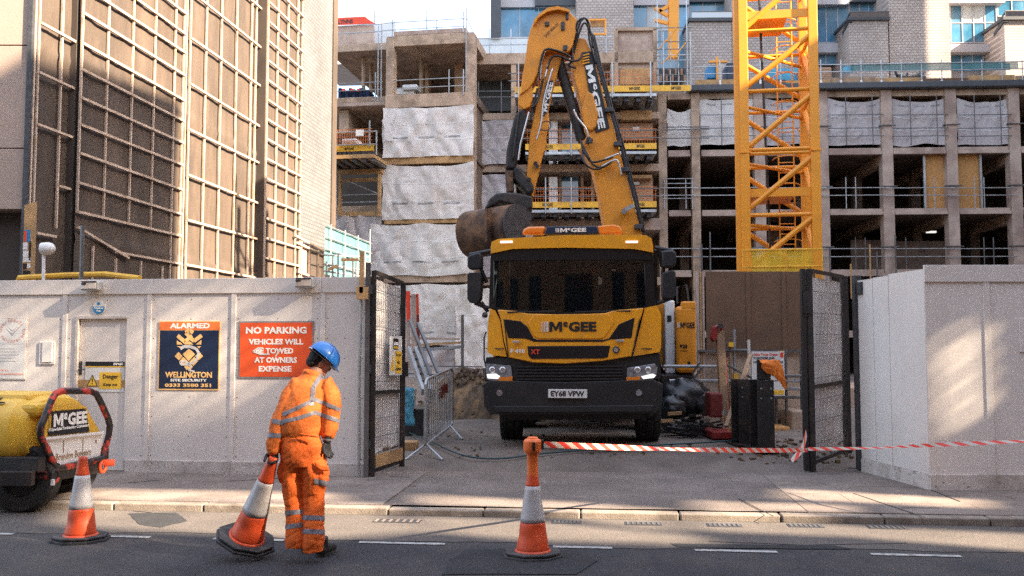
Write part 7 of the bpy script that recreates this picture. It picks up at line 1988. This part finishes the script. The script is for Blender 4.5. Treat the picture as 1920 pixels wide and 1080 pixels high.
g = G(); g.tube([pp(614, 817, .0), pp(613, 829, .0)], [.037, .034], 14); g.build('glove_cuff', 'glove', pr, smooth=40)
g = G(); g.tube([pp(614, 822, .0), pp(613.5, 825, .0)], [.0385, .0375], 14); g.build('cuff_stripe', 'reflective', pr, smooth=40)
# face details
for s_ in (-1, 1):
    g = G(); ball(g, hd + Mhd @ Vector((s_ * .03, .088, .012)), .011, .008, .008, 10, 6, Mhd); g.build('eye', 'text_white', pr, smooth=True)
g = G(); ball(g, hd + Mhd @ Vector((0, .098, -.055)), .02, .006, .006, 10, 6, Mhd); g.build('mouth', 'board_red', pr, smooth=True)
# hair
g = G(); ball(g, hd + Mhd @ Vector((0, -.030, .012)), .082, .088, .102, 24, 16, Mhd); ball(g, hd + Mhd @ Vector((0, -.062, -.045)), .066, .045, .055, 16, 10, Mhd)
me = remeshed(g, .006, 2)
for v in me.vertices: v.co += v.normal * (.006 * nz3(v.co.x * 60, v.co.y * 60, v.co.z * 60) + .004 * nz3(v.co.x * 150, v.co.y * 150, v.co.z * 150))
from_mesh('hair', me, 'hair', pr)
# helmet: dome, rim, peak, harness
Mhl = Matrix.Translation(hd + Mhd @ Vector((.0, .004, .036))) @ Mhd.to_4x4() @ Matrix.Rotation(R(-6), 4, 'X')
g = G(Mhl)
g.grid(lambda u, v: ((.118 + .004 * (1 - v)) * math.cos(2 * math.pi * u) * math.cos(v * math.pi / 2), .142 * math.sin(2 * math.pi * u) * math.cos(v * math.pi / 2), .118 * math.sin(v * math.pi / 2) + (.006 if abs(math.cos(2 * math.pi * u)) < .18 and v > .15 else 0)), 48, 14)
hm = g.build('helmet', 'helmet_blue', pr, smooth=True, solid=.004)
g = G(Mhl); g.tube([(.121 * math.cos(a), .145 * math.sin(a), .0) for a in [2 * math.pi * i / 40 for i in range(40)]], .005, 6, closed=True); g.build('rim', 'helmet_blue', hm, smooth=True)
g = G(Mhl); g.grid(lambda u, v: ((.118 + .012 * v) * math.cos(R(40 + 100 * u)), (.142 + .045 * v * math.sin(math.pi * u)) * math.sin(R(40 + 100 * u)), -.001 - .010 * v), 20, 4); g.build('peak', 'helmet_blue', hm, smooth=True, solid=.004)
g = G(Mhl); g.tube([(.112 * math.cos(a), .135 * math.sin(a), -.022) for a in [2 * math.pi * i / 40 for i in range(40)]], [(.004, .014)] * 40, 6, closed=True, side=(0, 0, 1)); g.build('headband', 'black_plastic', hm, smooth=True)
g = G(Mhl); g.tube([(.04, -.142, -.012), (-.02, -.146, -.018), (-.05, -.135, -.02)], .006, 6); g.build('adjuster', 'white_gloss', hm)
# jacket
g = G()
limb(g, [(562, 822, .0, .150, .115), (562, 810, .0, .178, .132), (561, 795, .01, .186, .140), (565, 770, .03, .182, .138), (572, 748, .06, .178, .132), (580, 732, .08, .182, .122), (584, 718, .10, .150, .105), (586, 706, .11, .085, .085), (590, 697, .12, .066, .07)], 20)
limb(g, [(580, 724, .08, .085), (556, 724, .06, .088), (545, 742, .04, .085), (535, 765, .01, .078), (525, 790, -.02, .074), (518, 812, -.04, .070), (513, 832, -.05, .068), (514, 848, -.05, .060), (515, 853, -.05, .040)])
limb(g, [(586, 722, .08, .085), (612, 722, .08, .086), (619, 740, .07, .086), (621, 762, .05, .084), (620, 786, .03, .080), (617, 806, .02, .072), (614, 819, .01, .060), (613, 823, .0, .046)])
ball(g, pp(586, 700, .10), .088, .080, .040, 18, 8, Matrix.Rotation(R(15), 3, 'Y'))
def cloth(gg, vox, amp, seed):
    me = remeshed(gg, vox, 5)
    me.calc_loop_triangles()
    for v in me.vertices:
        c = v.co
        k = nz3(c.x * 5, c.y * 4, c.z * 7 + c.x * 7, 1) * amp * .9 - (1 - min(1, abs(nz3(c.x * 6 + seed, c.y * 5, c.z * 13 - c.x * 10)) * 5)) ** 2 * amp * .55 + nz3(c.x * 22, c.y * 16, c.z * 40) * amp * .12
        v.co = c + v.normal * k
    return me
jm = cloth(g, .008, .011, 1)
jk = from_mesh('jacket', jm, 'hivis', pr)
# trousers
g = G()
limb(g, [(562, 806, .0, .140, .105), (562, 820, .0, .168, .125), (564, 842, .0, .180, .135), (566, 862, .0, .178, .130), (567, 874, .0, .15, .11)], 20)
limb(g, [(550, 838, .0, .098, .105), (549, 870, .0, .096, .10), (549, 900, .02, .088, .092), (550, 930, .03, .084, .088), (552, 960, .02, .080, .084), (553, 990, .0, .080, .086), (554, 1012, -.01, .084, .09), (555, 1026, -.01, .078, .085)])
limb(g, [(583, 838, .0, .105, .11), (588, 870, .0, .106, .108), (590, 900, .0, .100, .10), (588, 930, .02, .092, .092), (587, 960, .01, .088, .09), (588, 990, -.02, .086, .092), (588, 1015, -.03, .090, .098), (588, 1034, -.03, .082, .090)])
ball(g, pp(606, 893, -.01), .050, .085, .105, 14, 8); ball(g, pp(529, 883, .03), .035, .08, .10, 14, 8)
tm = cloth(g, .008, .013, 5)
tz = from_mesh('trousers', tm, 'hivis_dark', pr)
g = G(); a = pp(606, 872, -.10); g.grid(lambda u, v: tuple(pp(590 + 26 * u, 866 + 8 * u + 14 * v - 5 * abs(2 * u - 1) * v, -.118 + .03 * abs(u - .3))), 8, 3); g.build('pocket_flap', 'hivis_dark', pr, smooth=True, solid=.008)
g = G(); g.grid(lambda u, v: tuple(pp(561 + 36 * u, 811 + 7 * u + 5 * v * (1 - u * .4), -.150)), 8, 2); g.build('back_pocket_flap', 'hivis_dark', pr, smooth=True, solid=.006)
# reflective bands cut from the clothes' own surface
def to_px(p):
    d = p - EYE; w_ = d.dot(FW); return 960 + F * d.x / w_, 540 - F * d.dot(UP) / w_
def bands(me, segs, name='reflective_band', off=.0035):
    px = [to_px(v.co) for v in me.vertices]
    for (x0, y0, x1, y1, hw_, *rest) in segs:
        fl_, used_ = [], {}
        L_ = math.hypot(x1 - x0, y1 - y0); ux, uy = (x1 - x0) / L_, (y1 - y0) / L_
        side_ = rest[0] if rest else None
        for p in me.polygons:
            cx = sum(px[i][0] for i in p.vertices) / len(p.vertices); cy = sum(px[i][1] for i in p.vertices) / len(p.vertices)
            t_ = (cx - x0) * ux + (cy - y0) * uy; n_ = -(cx - x0) * uy + (cy - y0) * ux
            if -1 < t_ < L_ + 1 and abs(n_) < hw_:
                if side_ == 'front' and p.normal.y > .15: continue
                fl_.append(p.vertices[:])
        idx = {}; v = []; f = []
        for q in fl_:
            for i in q:
                if i not in idx:
                    # pull the band's edge straight
                    n_ = -(px[i][0] - x0) * uy + (px[i][1] - y0) * ux
                    idx[i] = len(v); co = me.vertices[i].co + me.vertices[i].normal * off
                    ex_ = abs(n_) - hw_
                    if ex_ > -.9:
                        sh = (hw_ - abs(n_)) * (1 if n_ > 0 else -1) / F * 7.6
                        co = co - UP * (sh * ux) + Vector((1, 0, 0)) * (-sh * uy)
                    v.append(co)
            f.append(tuple(idx[i] for i in q))
        if not f: continue
        g = G(); g.add(v, f); g.build(name, 'reflective', pr, smooth=True)
bands(jm, [(531, 777, 556, 766, 3.6, 'front'), (556, 766, 585, 752, 3.6, 'front'), (530, 790, 556, 785, 3.6, 'front'), (556, 785, 590, 774, 3.6, 'front'), (590, 749, 636, 768, 3.6), (590, 773, 637, 790, 3.6),
           (512, 789, 531, 793, 4.4), (503, 816, 527, 817, 4.4), (603, 703, 588, 726, 4.2, 'front'), (588, 726, 584, 760, 4.2, 'front')])
bands(tm, [(528, 963, 567, 959, 4.5), (528, 989, 567, 984, 4.5), (568, 970, 612, 972, 4.5), (568, 996, 612, 998, 4.5), (590, 902, 620, 908, 5.0, 'front')])
# boots
for k, (px, py, dy) in enumerate(((556, 1034, .06), (594, 1042, .04))):
    g = G(); c = pp(px, py, 0); b_ = Vector((c.x, YP + .0, .0)); yb = gnd(px, py + 2, 0).y
    d = Vector((.25, .95, 0)).normalized()
    o = Vector((c.x, yb, 0))
    g.tube([o - d * .02 + Vector((0, 0, .05)), o + d * .06 + Vector((0, 0, .055)), o + d * .16 + Vector((0, 0, .045)), o + d * .24 + Vector((0, 0, .035))], [(.045, .05), (.048, .052), (.050, .042), (.035, .03)], 14, side=(1, 0, 0))
    g.tube([o + d * .03 + Vector((0, 0, .05)), o + d * .02 + Vector((0, 0, .16))], [.048, .05], 12)
    bo = from_mesh('boot', remeshed(g, .007, 3), 'boot', pr)
    g = G(); n = 16; g.prism([o + d * (.11 + .145 * math.cos(2 * math.pi * i / n)) + Vector((-d.y, d.x, 0)) * (.05 * math.sin(2 * math.pi * i / n)) + Vector((0, 0, .001)) for i in range(n)], (0, 0, .022)); g.build('sole', 'rubber', bo, fix=True)
